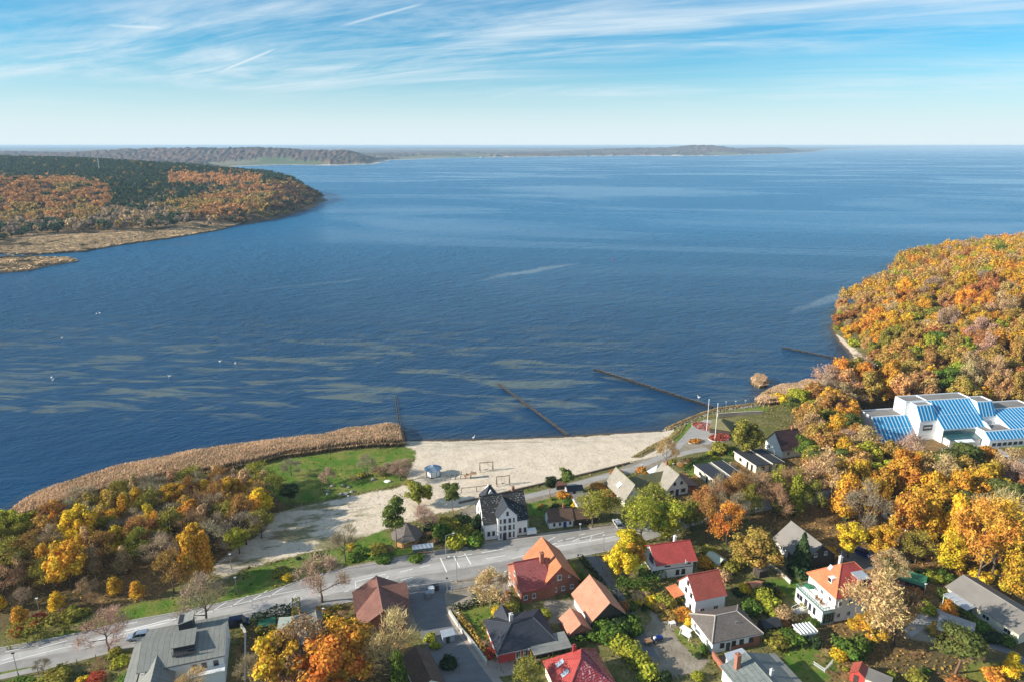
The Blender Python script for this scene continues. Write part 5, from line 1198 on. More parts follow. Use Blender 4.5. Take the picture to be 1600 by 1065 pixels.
# the rest of that forest, one mass
def mass(name, pts, zs, Hs, Rs, cols, nleaf, seed, label, lsize=.07, low=.35):
    rs = np.random.RandomState(seed); N = len(pts); Vb, Fb = leaf_cloud(rs, np.array([[0,0,.62],[.35,.1,.6],[-.3,.3,.55],[-.1,-.4,.6],[.1,.25,.78],[-.35,-.1,.7],[.3,-.3,.7]]), np.array([[.6,.6,.28]]*1+[[.45,.45,.22]]*6), nleaf, lsize)
    Vb = Vb.reshape(nleaf, 4, 3); c = Vb.mean(1); off = Vb-c[:, None]; off[..., 2] *= .45; Vb = (c[:, None]+off).reshape(-1, 3)
    ang = rs.rand(N)*6.283; ca, sa = np.cos(ang), np.sin(ang)
    X = (Vb[None, :, 0]*ca[:, None]-Vb[None, :, 1]*sa[:, None])*Rs[:, None]+pts[:, 0, None]
    Y = (Vb[None, :, 0]*sa[:, None]+Vb[None, :, 1]*ca[:, None])*Rs[:, None]+pts[:, 1, None]
    Z = Vb[None, :, 2]*Hs[:, None]+zs[:, None]
    V = np.stack([X, Y, Z], 2).reshape(-1, 3); cl = np.repeat(cols, nleaf, 0)*(1+.3*(rs.rand(N*nleaf, 1)-.5))
    o = link(name, np_mesh(name, V, np.arange(len(V)).reshape(-1, 4), m_leafs, col=cl), kind='stuff'); o['label'] = label; o['category'] = 'forest'; return o
rest = HP[NIND:]; cc = np.array([COLR[hillmix(i, rr)[1]] for i in range(NIND, len(HP))]); n_ = len(rest)
mass('hillside_forest', rest, HZs[NIND:], rs_.uniform(12, 17, n_), rs_.uniform(4.8, 6.6, n_), cc, 700, 3, 'dense autumn beech forest covering the far part of the hill at the right', .055)
print('hill trees', len(HP), 'rest', n_)
# headland forest
q = 46000; hx, hy = rs_.uniform(-2600, -330, q), rs_.uniform(560, 2500, q)
keep = (hx/hy > -1.02); hx, hy = hx[keep], hy[keep]; gz, gs = hhead(hx, hy)
# tree line behind the reed marsh
TL = [U(*p, z=1) for p in [(-700,395),(-100,388),(20,378),(60,371),(150,370),(250,364),(330,356),(366,350),(385,349),(440,338),(480,327),(495,321),(497,315)]]+[(-352,1330),(-640,1900),(-1500,2500),(-3000,2600),(-4200,900)]
ts = sd_poly(TL, hx, hy); keep = (ts > 0) & (gs > 6)
hx, hy, gz = hx[keep], hy[keep], gz[keep]
d = np.hypot(hx, hy)
dep = hy*math.cos(PITCH)+(CAM_H-gz-8)*math.sin(PITCH); PX = 800+FPX*hx/dep; PY = 532.5-FPX*((gz+8-CAM_H)*math.cos(PITCH)+hy*math.sin(PITCH))/dep
zn = vnoise(hx, hy, 160, 31, 3); z2 = vnoise(hx, hy, 60, 32, 2); cols = np.zeros((len(hx), 3)); H_ = np.full(len(hx), 13.0)
rsel = rs_.rand(len(hx)); ridge_c = hy > 1180+0.45*(-hx-500)
con = (hy > 1280-0.0*hx) & (hx < -520+(hy-1300)*-.1) | ((hy > 1100) & (hx < -760))
c_con = np.array([0.045,0.075,0.04]); c_or = np.array([0.46,0.235,0.09]); c_gold = np.array([0.38,0.25,0.08]); c_gr = np.array([0.27,0.20,0.14]); c_tan = np.array([0.42,0.29,0.16])
cols[:] = c_gr*(.8+.5*z2[:, None]); cols[rsel < .3] = c_tan; cols[(rsel > .9)] = c_gold; cols[(rsel > .78) & (rsel < .9)] = c_con*1.3
_wob = (zn-.5)*30+rs_.normal(size=len(hx))*4.5
cn = (PY+_wob < np.interp(PX, [-400, 0, 120, 170, 300, 360, 420, 500], [300, 272, 284, 322, 306, 290, 286, 286]))
h1 = ((PX-55)/120)**2+((PY+_wob*.8-308)/36)**2 < 1; cols[h1] = c_or; cols[h1 & (z2 > .6)] = c_gold; cols[h1 & (rsel > .94)] = c_con
gr = ~cn & (PX > 245) & (PY+_wob*.3 < np.interp(PX, [245, 330, 430, 500], [322, 338, 342, 345])); cols[gr] = c_gold; cols[gr & (z2 > .48)] = c_or; cols[gr & (rsel > .9)] = c_con
tip_shade = (PX > 425) & (rsel < .6); cols[tip_shade] = np.array([0.16,0.085,0.045])  # shade on the tip's far-from-sun flank, put into the leaf colour
cn = cn & ~h1; cols[cn] = c_con; cols[cn & (rsel > .95)] = c_gold*.7
pt_ = cn & (PX > 262) & (PX < 410) & (PY+_wob*.5 > 272) & (PY+_wob*.5 < 291) & (PX+_wob*2 < 405); cols[pt_] = c_or*1.15
low_ = (PY > 345) & (rsel < .25); cols[low_] = c_con*1.2
cols = cols*(.85+.3*rs_.rand(len(hx), 1)); H_[cn] = 16; H_ = H_*(.8+.4*rs_.rand(len(hx))); R_ = np.where(cn, 4.0, 5.6)*(.75+.5*rs_.rand(len(hx)))
edge = (gz < 3); H_[edge] *= .65
print('headland trees', len(hx))
nr = d < 1150
for sel, nl, nm_, lb in ((nr & ~cn, 46, 'headland_woodland', 'grey, tan and orange autumn woodland on the near slopes of the headland'), (~nr & ~cn, 34, 'headland_beech_forest', 'orange and gold beech forest over the headland cape'), (cn, 34, 'headland_conifer_forest', 'dark green conifer forest along the top of the headland')):
    P2 = np.stack([hx[sel], hy[sel]], 1); mass(nm_, P2, gz[sel], H_[sel], R_[sel], cols[sel], nl, 7, lb, .20)
# ------------------------------------------------------------------ reeds
def reed_bed(name, poly, n, hgt, label, seed=1, px=True, zb=None, tint=(0.60,0.42,0.28), wd=.10):
    P = [U(*p, z=0.2) for p in poly] if px else poly
    rs = np.random.RandomState(seed); A = np.array(P); lo, hi = A.min(0), A.max(0)
    x = rs.uniform(lo[0], hi[0], n*4); y = rs.uniform(lo[1], hi[1], n*4); k = sd_poly(P, x, y) > 0; x, y = x[k][:n], y[k][:n]; n = len(x)
    z = np.maximum(height(x, y), -.3) if zb is None else np.full(n, zb)
    dn = vnoise(x, y, 7, 5, 3); H = hgt*(.75+.5*dn+.12*rs.rand(n)); ex = np.clip(sd_poly(P, x, y)/1.2, .55, 1); H *= ex
    a = rs.rand(n)*3.14; sx, sy = np.cos(a)*wd*(.6+rs.rand(n)), np.sin(a)*wd*(.6+rs.rand(n)); lx, ly = (.18+.25*rs.rand(n))*hgt*.45, rs.normal(size=n)*.1*hgt
    def q(z0, z1, w0, w1, f0, f1): 
        return np.stack([np.stack([x-sx*w0+lx*f0, y-sy*w0+ly*f0, z+H*z0], 1), np.stack([x+sx*w0+lx*f0, y+sy*w0+ly*f0, z+H*z0], 1), np.stack([x+sx*w1+lx*f1, y+sy*w1+ly*f1, z+H*z1], 1), np.stack([x-sx*w1+lx*f1, y-sy*w1+ly*f1, z+H*z1], 1)], 1)
    V = np.concatenate([q(0, .72, 1, .5, 0, .5), q(.68, 1.0, 1.5, .3, .5, 1.25)]).reshape(-1, 3)
    t = np.array(tint); v = (.7+.6*rs.rand(n, 1)); g = (rs.rand(n, 1) < .16)
    stem = np.where(g, [0.16,0.15,0.05], [0.30,0.21,0.11])*v; plume = np.where(g, [0.30,0.24,0.10], t)*v*(.8+.4*dn[:, None])
    o = link(name, np_mesh(name, V, np.arange(len(V)).reshape(-1, 4), m_leafs, col=np.concatenate([stem, plume])), kind='stuff'); o['label'] = label; o['category'] = 'reeds'; return o
RB = [(-150,920),(-60,850),(0,814),(34,790),(69,772),(137,750),(206,731),(274,717),(343,706),(411,697),(440,693),(500,688),(540,678),(580,672),(615,668),(628,672),(632,700),(600,704),(560,708),(520,712),(500,716),(440,724),(411,732),(343,748),(274,757),(206,770),(137,792),(69,812),(34,820),(0,830),(-80,900),(-150,990)]
reed_bed('reed_bed', RB, 70000, 2.7, 'broad band of tan pink-plumed reeds along the left shore')
reed_bed('reed_clump', [(1172,592),(1180,590),(1195,591),(1200,597),(1198,604),(1186,606),(1174,600)], 3500, 3.0, 'round tan reed island standing alone in the water', 2, zb=-.2)
reed_bed('reed_clump', [(1182,632),(1178,624),(1200,612),(1215,606),(1250,601),(1290,597),(1292,604),(1262,612),(1262,622),(1235,630),(1200,636)], 14000, 2.6, 'tan reeds and sedge on the shore right of the grass point', 3)
reed_bed('sedge', [(1038,668),(1062,657),(1092,645),(1122,636),(1160,631),(1185,629),(1184,633),(1160,636),(1124,641),(1096,650),(1068,662),(1045,673)], 9000, .8, 'low tan sedge along the stone bank', 4, tint=(0.34,0.25,0.13))
reed_bed('dune_grass', [(985,722),(1010,706),(1040,690),(1052,676),(1062,668),(1072,664),(1064,680),(1052,692),(1030,707),(1000,722)], 5000, .5, 'sparse dune grass between beach and promenade', 5, tint=(0.30,0.27,0.10))
def tufts(name, poly_w, n, label, h=1.8, tint=(0.47,0.33,0.19), seed=1, size=1.5):
    rs = np.random.RandomState(seed); A = np.array(poly_w); lo, hi = A.min(0), A.max(0)
    x = rs.uniform(lo[0], hi[0], n*6); y = rs.uniform(lo[1], hi[1], n*6); s_ = sd_poly(poly_w, x, y); k = s_ > 0; x, y, s_ = x[k][:n], y[k][:n], s_[k][:n]; n = len(x)
    dn = vnoise(x, y, 22, seed, 3); H = h*(.6+.8*dn); V, F = [], []
    base = np.stack([x, y, np.zeros(n)], 1); a = rs.rand(n)*6.28; s = size*(.6+.8*rs.rand(n))
    P_ = []; zb = np.maximum(.5, hhead(x, y)[0])
    for q in range(4): P_.append(np.stack([x+np.cos(a+q*1.57)*s, y+np.sin(a+q*1.57)*s, zb+H*(.15 if q % 2 else 1)], 1))
    V = np.stack(P_, 1).reshape(-1, 3); c = np.array(tint)*(.6+.8*dn[:, None])*(.8+.4*rs.rand(n, 1)); c[dn < .33] = (0.13,0.10,0.06)
    o = link(name, np_mesh(name, V, np.arange(4*n).reshape(-1, 4), m_leafs, col=c), kind='stuff'); o['label'] = label; o['category'] = 'reeds'
m_marsh = simple('marsh_ground', (0.36,0.26,0.15), .95, .4, .03)
mp = [U(*p, z=.5) for p in [(-700,426),(-100,425),(-20,428),(0,426),(42,423),(75,415),(100,411),(123,407.5),(105,404),(60,402),(0,401),(-300,402),(-700,404)]]
MB().prism([(x, y, -1.5) for x, y in mp], (0, 0, 2.0)).build('marsh_spit', m_marsh, kind='structure')
tufts('reed_marsh', mp, 9000, 'narrow tan reed spit running in from the left edge', seed=3)
mp2 = [U(*p, z=.5) for p in [(-700,398),(-60,396),(0,396),(50,398),(130,393),(190,382),(260,373),(340,360),(372,351),(385,347),(366,346),(330,351),(250,359),(150,363),(60,363),(20,368),(-100,376),(-700,380)]]
MB().prism([(x, y, -1.5) for x, y in mp2], (0, 0, 2.0)).build('marsh_shore', m_marsh, kind='structure')
tufts('reed_marsh', mp2, 26000, 'wide tan reed marsh in front of the headland woods', h=1.3, seed=4, size=2.4)
# undergrowth, fallen leaves and rough grass
def sample_layer(polys, x, y):
    out = np.full(x.shape, -9.0)
    for p in polys: out = np.maximum(out, sd_poly(W(p), x, y))
    return out
rs_ = np.random.RandomState(12); n = 230000
ux, uy = rs_.uniform(-170, 235, n), rs_.uniform(96, 330, n); k = np.abs(ux)/uy < .86; ux, uy = ux[k], uy[k]
lndd = sd_poly(SHORE, ux, uy); sn = sample_layer(SAND, ux, uy); gv = sample_layer(GRAV, ux, uy); lf = sample_layer(LEAF, ux, uy); lwn = sample_layer(LAWN, ux, uy); rdd = sd_poly(ROAD, ux, uy)
paved = [[U(*q) for q in p] for p in (ZP([(0,640),(60,600),(180,600),(200,640),(160,660),(170,760),(330,960),(420,1100),(380,1180),(150,1180),(100,980),(0,720)], 2.917, 640, 700), ZP([(800,480),(875,500),(1030,760),(1140,960),(1080,940),(960,760)], 2.917, 640, 700),
  [(-260,1120),(0,1050),(60,1038),(150,1016),(214,1000),(212,1010),(150,1027),(60,1050),(0,1063),(-260,1132)], [(462,904),(647,862),(960,815),(960,825),(825,843),(647,872),(462,912)],
  [(745,784),(850,763),(985,727),(1030,709),(1056,694),(1078,664),(1098,655),(1140,668),(1140,690),(1114,705),(1060,716),(1034,719),(985,739),(850,775),(750,796)], ZP([(165,750),(190,748),(450,1080),(400,1092),(310,985)], 2.917, 640, 700),
  [(1465,698),(1530,690),(1560,698),(1602,716),(1602,737),(1540,727),(1478,714)], ZP([(60,640),(240,460),(400,470),(500,560),(430,600),(260,600),(130,700)], 5.195, 1400, 860), ZP([(720,680),(800,700),(1060,880),(1060,960),(900,830),(760,790)], 5.195, 1400, 860), [(1322,848),(1377,860),(1401,880),(1350,893),(1307,868)])]
pv = np.full(ux.shape, -9.0)
for p in paved: pv = np.maximum(pv, sd_poly(p, ux, uy))
nn = vnoise(ux, uy, 9, 40, 3)
k = (lndd > 3) & (sn < .2) & (gv < .2) & (rdd < -.3) & (pv < -.3) & ((lwn < .3) | (rs_.rand(len(ux)) < .25)) & (nn+.3*rs_.rand(len(ux)) > .5)
ux, uy, lf, lwn = ux[k], uy[k], lf[k], lwn[k]; gzz = height(ux, uy); n = len(ux)
k = np.array([not blocked(a, b, -2.0) for a, b in zip(ux, uy)]) ; ux, uy, lf, lwn, gzz = ux[k], uy[k], lf[k], lwn[k], gzz[k]; n = len(ux)
nv = np.array([0, 0, 1.0])+rs_.normal(size=(n, 3))*.6; nv /= np.linalg.norm(nv, axis=1)[:, None]; a = np.cross(nv, rs_.normal(size=(n, 3))); a /= np.linalg.norm(a, axis=1)[:, None]; b = np.cross(nv, a); s = (.12+.22*rs_.rand(n)**2)[:, None]
c = np.stack([ux, uy, gzz+.08+.18*rs_.rand(n)], 1); V = np.stack([c-a*s, c-b*s, c+a*s, c+b*s], 1).reshape(-1, 3)
r = rs_.rand(n)[:, None]; cg = np.where(r < .5, [0.15,0.17,0.035], np.where(r < .8, [0.25,0.21,0.07], [0.36,0.24,0.08])); cf = np.where(r < .45, [0.42,0.24,0.08], np.where(r < .75, [0.22,0.16,0.06], [0.50,0.33,0.08])); cl_ = np.where(r < .8, [0.09,0.15,0.02], [0.45,0.28,0.05])
cols = np.where((lf > 0)[:, None], cf, np.where((lwn > 0)[:, None], cl_, cg))*(.7+.6*rs_.rand(n, 1))
o = link('undergrowth', np_mesh('undergrowth', V, np.arange(4*n).reshape(-1, 4), m_leafs, col=cols), kind='stuff'); o['label'] = 'rough grass, weeds and fallen leaves over the ground'; o['category'] = 'ground cover'

# ------------------------------------------------------------------ groynes, stones, birds
m_pile = simple('dark_piles', (0.035,0.032,0.03), .9, .4, 1.5); m_cap = simple('lit_pile_tops', (0.30,0.28,0.25), .9, .3, 1.5)  # pale caps paint the sunlit edge onto the dark piles
def groyne(a, b, label, sp=.8, h=.55, r=.16):
    p, q = Vector((*U(*a, z=0), 0)), Vector((*U(*b, z=0), 0)); d = (q-p); L = d.length; d.normalize(); nrm = Vector((-d.y, d.x, 0)); rr = random.Random(int(L)); mb = MB(); cp = MB()
    for i in range(int(L/sp)):
        for s in (-.35, .35):
            c = p+d*(i*sp+rr.uniform(-.1, .1))+nrm*s; zt = h*rr.uniform(.9, 1.6); mb.cone((c.x, c.y), r*1.25, 1.3+zt, 5, -1.3, r*1.1); cp.cone((c.x, c.y), r*.9, .06, 5, zt+.002, r*.8)
    o = mb.build('groyne', m_pile); cp.build('lit_pile_tops', m_cap, o, 'stuff'); tag(o, label, 'groyne', 'wooden groynes in the bay'); return o
groyne((628,690),(618,619),'short thin groyne beside the reed end, leftmost of the groynes', .7, .5, .12); groyne((887,680),(778,599),'long straight groyne running out from the middle of the beach', .5, .4)
groyne((1112,637),(926,577),'longest groyne, its posts beaded with birds, off the grass point', .9, .8, .2); groyne((1327,565),(1220,543),'groyne in the small bay below the hillside forest', .6, .6)
m_rock = simple('rock', (0.30,0.28,0.25), .95, .35, 2, .2, 0, .8)
def rock_mesh(seed, r=1.0):
    rs = np.random.RandomState(seed); v = []; f = []
    for i, (z, rr_) in enumerate(((-.3,.9), (.15,1.0), (.55,.7), (.75,.25))):
        for k in range(7): t = k*2*math.pi/7+i*.2; q = rr_*rs.uniform(.8, 1.15)*r; v.append((math.cos(t)*q, math.sin(t)*q, z*r*rs.uniform(.85, 1.1)))
    for i in range(3):
        for k in range(7): f.append((i*7+k, i*7+(k+1) % 7, (i+1)*7+(k+1) % 7, (i+1)*7+k))
    f.append(tuple(range(21, 28))); me = bpy.data.meshes.new('boulder'); me.from_pydata(v, [], f); me.materials.append(m_rock); return me
RK = [rock_mesh(i) for i in range(4)]
for i, (px, py, s) in enumerate([(511,767,.7),(519,759,.7),(536,758,.6),(545,761,.6),(533,772,.8),(541,771,.8),(550,768,.7),(562,746,.7),(583,749,.8),(512,772,.6)]):
    x, y, z = G(px, py); o = link('boulder', RK[i % 4]); o.location = (x, y, z); o.scale = (s*1.3, s, s); o.rotation_euler.z = i*1.3; tag(o, ['grey seat boulder around the fire circle on the green', 'grey boulder beside the bare tree on the green'][i in (7, 8)], 'boulder', 'boulders around the fire circle')
x, y, z = G(606, 752); o = link('boulder', RK[1].copy()); o.data.materials[0] = m_white; o.location = (x, y, z); o.scale = (1.3, .8, .8); tag(o, 'white painted boulder near the brown thicket on the green', 'boulder')
rs2 = random.Random(3); mb = MB()
bank = [U(*p, z=.3) for p in [(1036,672),(1062,660),(1092,648),(1122,639),(1160,635),(1188,630)]]
V, Fc = [], []
for a, b in zip(bank, bank[1:]):
    L = math.dist(a, b)
    for i in range(int(L*5)):
        t = rs2.random(); w = rs2.gauss(.8, 1.0); cx = a[0]+(b[0]-a[0])*t+(b[1]-a[1])/L*w; cy = a[1]+(b[1]-a[1])*t-(b[0]-a[0])/L*w; s = rs2.uniform(.18, .5); z0 = max(-.1, hz(cx, cy))
        me = RK[rs2.randrange(4)]; j = len(V); V += [(cx+v.co.x*s, cy+v.co.y*s, z0+v.co.z*s) for v in me.vertices]; Fc += [tuple(j+k for k in p.vertices) for p in me.polygons]
me = bpy.data.meshes.new('stone_bank'); me.from_pydata(V, [], Fc); me.materials.append(m_rock); o = link('stone_bank', me, kind='stuff'); o['label'] = 'loose stones heaped along the promenade bank'; o['category'] = 'stones'
def uvs(mb, c, r, n=6):
    for i in range(4):
        a0, a1 = -1.5+i*.78, -1.5+(i+1)*.78
        mb.tube((c[0], c[1], c[2]+r[2]*math.sin(a0)), (c[0], c[1], c[2]+r[2]*math.sin(a1)), max(.01, r[0]*math.cos(a0)), max(.01, r[0]*math.cos(a1)), n, True)
sw = MB(); uvs(sw, (0,0,.18), (.32,.32,.26), 8); sw.tube((.25,0,.25), (.38,0,.75), .07, .05).tube((.38,0,.72), (.55,0,.72), .07, .03); sw.prism([(-.55,0,.35),(-.2,.25,.2),(-.2,-.25,.2)], (0,0,.12)); swm = sw.mesh('swan', m_white)
for i, (px, py) in enumerate([(344,565),(368,568),(265,588),(81,590),(83,594),(156,490),(151,491),(740,684),(1092,621),(97,529)]):
    x, y = U(px, py, 0); o = link('swan', swm); o.location = (x, y, 0); o.scale = (1.4,)*3; o.rotation_euler.z = i*1.9
    tag(o, ['white swan afloat above the long weed streak, left of a pair','white swan afloat above the weed streak, right of a pair','single white swan afloat in the weedy shallows','white swan of a close pair near the left edge, farther one','white swan of a close pair near the left edge, nearer one','tiny white bird far out, right of a pair','tiny white bird far out, left of a pair','white swan at the beach waterline','white swan beside the flagpole groyne','lone tiny white bird at the far left water'][i], 'swan', 'swans on the bay')
x, y = U(958, 406, 0); o = MB().cone((0,0), .5, 1.6, 8, -.2, .2).tube((0,0,1.3), (0,0,2.2), .06).build('buoy', simple('red_buoy', (0.5,0.05,0.04), .5)); o.location = (x, y, 0); tag(o, 'small red buoy far out on the water', 'buoy')

# ------------------------------------------------------------------ beach and promenade furniture
def octo(n, r, off=.5): return [(r*math.cos(2*math.pi*(k+off)/n), r*math.sin(2*math.pi*(k+off)/n)) for k in range(n)]
x, y, z = G(677, 742); e = empty('kiosk', (x, y, z), .2, 'octagonal white beach kiosk with blue-grey roof standing alone on the sand', 'kiosk')
a = MB(); a.prism([(p, q, .25) for p, q in octo(8, 2.2)], (0,0,2.2)); a.build('wall', m_white, e)
a = MB(); a.cone((0,0), 2.9, .9, 8, 2.45, .5); a.cone((0,0), .55, .5, 8, 3.35, .1); a.build('roof', simple('blue_grey_roof', (0.20,0.27,0.36), .45, .25), e)
a = MB(); [a.tube((p, q, 0), (p, q, 2.4), .07) for p, q in octo(8, 2.25)]; a.cone((0,0), 2.3, .25, 8, 0, 2.3); a.build('corner_posts', m_dframe, e)
x, y, z = G(636, 845); e = empty('pavilion', (x, y, z), .3, 'octagonal wooden pavilion with grey conical roof beside the slender pine', 'pavilion')
a = MB(); a.cone((0,0), 4.3, 3.4, 8, 2.2, .15); a.build('roof', RM['brown'], e)
a = MB(); [a.tube((p, q, 0), (p, q, 2.3), .12) for p, q in octo(8, 3.3)]; a.build('posts', W_['timber'], e)
a = MB(); P8 = octo(8, 3.3)
for k in (4,5,6): p, q = P8[k], P8[(k+1) % 8]; a.prism([(*p, 0), (*q, 0), (q[0]*.96, q[1]*.96, 0), (p[0]*.96, p[1]*.96, 0)], (0,0,1.1))
a.build('parapet', simple('orange_timber', (0.55,0.28,0.13), .8, .2), e)
x, y, z = G(661, 866); e = empty('bus_shelter', (x, y, z), R(12), 'glass bus shelter with pale slatted roof beside the pavilion', 'shelter')
a = MB().slab([(-2.6,-.9,2.4),(2.6,-.9,2.4),(2.6,.9,2.6),(-2.6,.9,2.6)], .08)
for k in range(6): a.box(-2.6+k*1.04-.04, -2.6+k*1.04+.04, -.9, .9, 2.62, 2.7)
a.build('roof', m_zinc, e); a = MB()
for k in range(5): a.box(-2.5+k*1.25-.05, -2.5+k*1.25+.05, .75, .85, 0, 2.45)
a.box(-2.5, 2.5, .78, .83, .9, 1.0); a.build('frame', m_vg, e); MB().box(-2.4, 2.4, .86, .88, .2, 2.3).build('back_pane', simple('pale_glass', (0.25,0.33,0.32), .15, .1), e); MB().box(-1.8, 1.8, .2, .6, .42, .48).build('bench', W_['timber'], e)
def frame_swing(px, py, w, h, label, rz=.2):
    x, y, z = G(px, py); e = empty('playground_swing', (x, y, z), rz, label, 'swing', 'timber swings on the beach')
    a = MB()
    for s in (-1, 1): a.tube((s*w/2, -.8, 0), (s*w/2, 0, h), .11).tube((s*w/2, .8, 0), (s*w/2, 0, h), .11)
    a.tube((-w/2, 0, h), (w/2, 0, h), .12); a.build('frame', m_wood, e); MB().tube((-.5, 0, h), (-.5, 0, .7), .025, n=3).tube((.5, 0, h), (.5, 0, .7), .025, n=3).box(-.5, .5, -.15, .15, .6, .68).build('swing', m_dframe, e)
frame_swing(760, 735, 4.2, 3.0, 'timber swing frame farther out on the beach sand'); frame_swing(786, 757, 4.0, 3.0, 'timber swing frame behind the tall villa')
x, y, z = G(715, 748); e = empty('climbing_frame', (x, y, z), .2, 'timber climbing frame with ramps left of the swings', 'climbing frame'); a = MB()
for k in range(6): a.tube((k*1.6-4, 0, 0), (k*1.6-3.4, .3, 1.7+.6*(k % 2)), .12); a.tube((k*1.6-4, 0, 1.6), (k*1.6-2.6, .3, 1.2), .09)
a.build('frame', m_wood, e); MB().slab([(2,-.6,.9),(4.5,-.6,1.6),(4.5,.6,1.6),(2,.6,.9)], .1).box(4.5, 6, -.7, .7, 1.5, 1.65).build('platform', W_['timber'], e)
x, y, z = G(742, 768); e = empty('net_frame', (x, y, z), .15, 'long low timber beam frame beside the villa spire', 'play frame'); MB().tube((-4,0,1.6), (5,0,2.0), .1).tube((-4,0,0), (-4,0,1.6), .1).tube((.5,0,0), (.5,0,1.8), .1).tube((5,0,0), (5,0,2.0), .1).build('frame', m_wood, e)
m_hull = simple('lamp_white', (0.7,0.7,0.7), .4, .05)
def lamp(px, py, h, label, arm=0, head=None, group='lamp posts'):
    x, y, z = G(px, py); e = empty('lamp_post', (x, y, z), .2, label, 'lamp post', group)
    a = MB().tube((0,0,-.1), (0,0,h), .09, .06, 6).tube((0,0,0), (0,0,.6), .14); 
    if arm: a.tube((0,0,h), (arm,0,h+.5), .05)
    a.build('pole', m_metal, e); MB().box(arm-.26, arm+.26, -.15, .15, h+(.45 if arm else 0), h+(.57 if arm else .16)).build('lamp_head', m_white if head is None else head, e); return e
for i, (px, py, h, lb) in enumerate([(63,962,4.5,'white lamp post beside the red shrubs at lower left'),(29,1057,5.5,'black-headed lamp post at the lower left roadside'),(362,889,4.2,'white lamp post at the wood end beside the sandy track'),(370,925,4.0,'lamp post on the grass bank behind the guesthouse tree'),
    (545,792,3.6,'slim lamp post on the sandy lot'),(716,985,4.5,'white-headed lamp post on the low garden wall'),(699,925,3.8,'dark lamp post at the side street corner'),(790,922,5,'lamp post on the road verge before the brick house'),(943,860,4.5,'lamp post at the road before the yellow tree'),
    (1002,744,4,'lamp post at the promenade bend'),(1133,648,5.5,'first lamp post on the grass point, nearest the flagpoles'),(1148,647,5.5,'second lamp post on the grass point'),(1163,646,5.5,'third lamp post on the grass point'),(1178,644,5.5,'fourth lamp post on the grass point, nearest the reeds'),
    (442,968,3.6,'short black post light by the verge behind the shed'),(1443,932,3.4,'white mushroom lamp in the shaded drive'),(507,975,4,'curved grey lamp beside the green-grey shed'),(906,842,4.5,'lamp post beside the low white cottage'),(1051,740,3.6,'lamp post behind the thatched houses')]):
    lamp(px, py, h, lb, head=m_black if i in (1, 6, 14) else None)
lamp(697, 872, 6.5, 'tall double-arched street light beside the bus shelter', 2.0); lamp(714, 908, 6.5, 'white signal mast with arm over the road crossing', -1.8)
for px, py, h, lb in ((1104,672,12,'white flagpole on the left flower bed'),(1117,686,13.5,'taller white flagpole on the right flower bed')):
    x, y, z = G(px, py); e = empty('flagpole', (x, y, z), 0, lb, 'flagpole', 'flagpoles on the plaza'); MB().tube((0,0,0), (0,0,h), .13, .08, 8).build('pole', m_white, e); MB().cone((0,0), .16, .2, 8, h, .05).build('finial', m_metal, e)
def flowerbed(px, py, rx, ry, label, col):
    x, y, z = G(px, py); rs = np.random.RandomState(int(px)); n = 900; t, q = rs.rand(n)*6.283, rs.rand(n)**.5; c = np.stack([np.cos(t)*q*rx, np.sin(t)*q*ry, .15+.45*rs.rand(n)], 1); a = rs.normal(size=(n,3))*.17; b = rs.normal(size=(n,3))*.17
    e = empty('flower_bed', (x, y, z), .4, label, 'flower bed', 'red flower beds on the plaza'); o = link('planting', np_mesh('planting', np.stack([c-a, c-b, c+a, c+b], 1).reshape(-1, 3), np.arange(4*n).reshape(-1, 4), m_leaf), e); o.color = (*col, 1)
    mb = MB(); P = [(rx*1.08*math.cos(k*math.pi/10), ry*1.08*math.sin(k*math.pi/10)) for k in range(20)]
    for k in range(20): p, q2 = P[k], P[(k+1) % 20]; mb.prism([(*p,0), (*q2,0), (q2[0]*.95,q2[1]*.95,0), (p[0]*.95,p[1]*.95,0)], (0,0,.25))
    mb.build('kerb', m_conc, e); MB().prism([(p*.95, q2*.95, .0) for p, q2 in P], (0,0,.12)).build('soil', simple('soil', (0.12,0.08,0.055), .95), e)
flowerbed(1099, 667, 3.6, 4.6, 'left red flower bed around the shorter flagpole', (0.42,0.10,0.07)); flowerbed(1124, 684, 4.0, 2.8, 'right red flower bed around the taller flagpole', (0.42,0.11,0.08)); flowerbed(1086, 690, 2.6, 1.5, 'small orange flower bed on the path island', (0.50,0.24,0.05))
x, y = U(1137, 672); e = empty('pavilion', (x-3, y, 2), R(-25), 'low turf-roofed pavilion beside the plaza', 'pavilion'); MB().box(-3, 4, -3.5, 4.5, -.2, 2.0).build('wall', W_['brown'], e)
a = MB(); hip_roof(a, -3, 4, -3.5, 4.5, 2.1, 4.2, (.4,-.6), (.6,1.8), .4); a.build('roof', simple('turf_roof', (0.17,0.15,0.07), .95, .3), e)
def wall_run(name, pts, h, wd, mat_, label, cat='wall', z=2.0):
    Q = [Vector(U(*p)) for p in pts]; mb = MB()
    for a, b in zip(Q, Q[1:]):
        d = (b-a).normalized(); n = Vector((-d.y, d.x))*wd/2
        mb.prism([(*(a-n), z-.3), (*(b-n), z-.3), (*(b+n), z-.3), (*(a+n), z-.3)], (0, 0, h+.3))
        n2 = n*1.25; mb.prism([(*(a-n2), z+h+.002), (*(b-n2), z+h+.002), (*(b+n2), z+h+.002), (*(a+n2), z+h+.002)], (0, 0, .06))
    o = mb.build(name, mat_); tag(o, label, cat); return o
wall_run('stone_wall', [(1121,650),(1150,648),(1192,646)], 1.2, .5, W_['stone'], 'dark stone retaining wall behind the grass point')
wall_run('low_wall', [(702,957),(720,985),(740,1008),(760,1036)], .8, .35, m_conc, 'pale low garden wall along the side street footpath')
wall_run('beach_wall', [(717,786),(740,781),(817,763),(850,755.5),(925,738),(984,723)], .45, .4, m_wood, 'dark timber edging wall between beach and promenade')
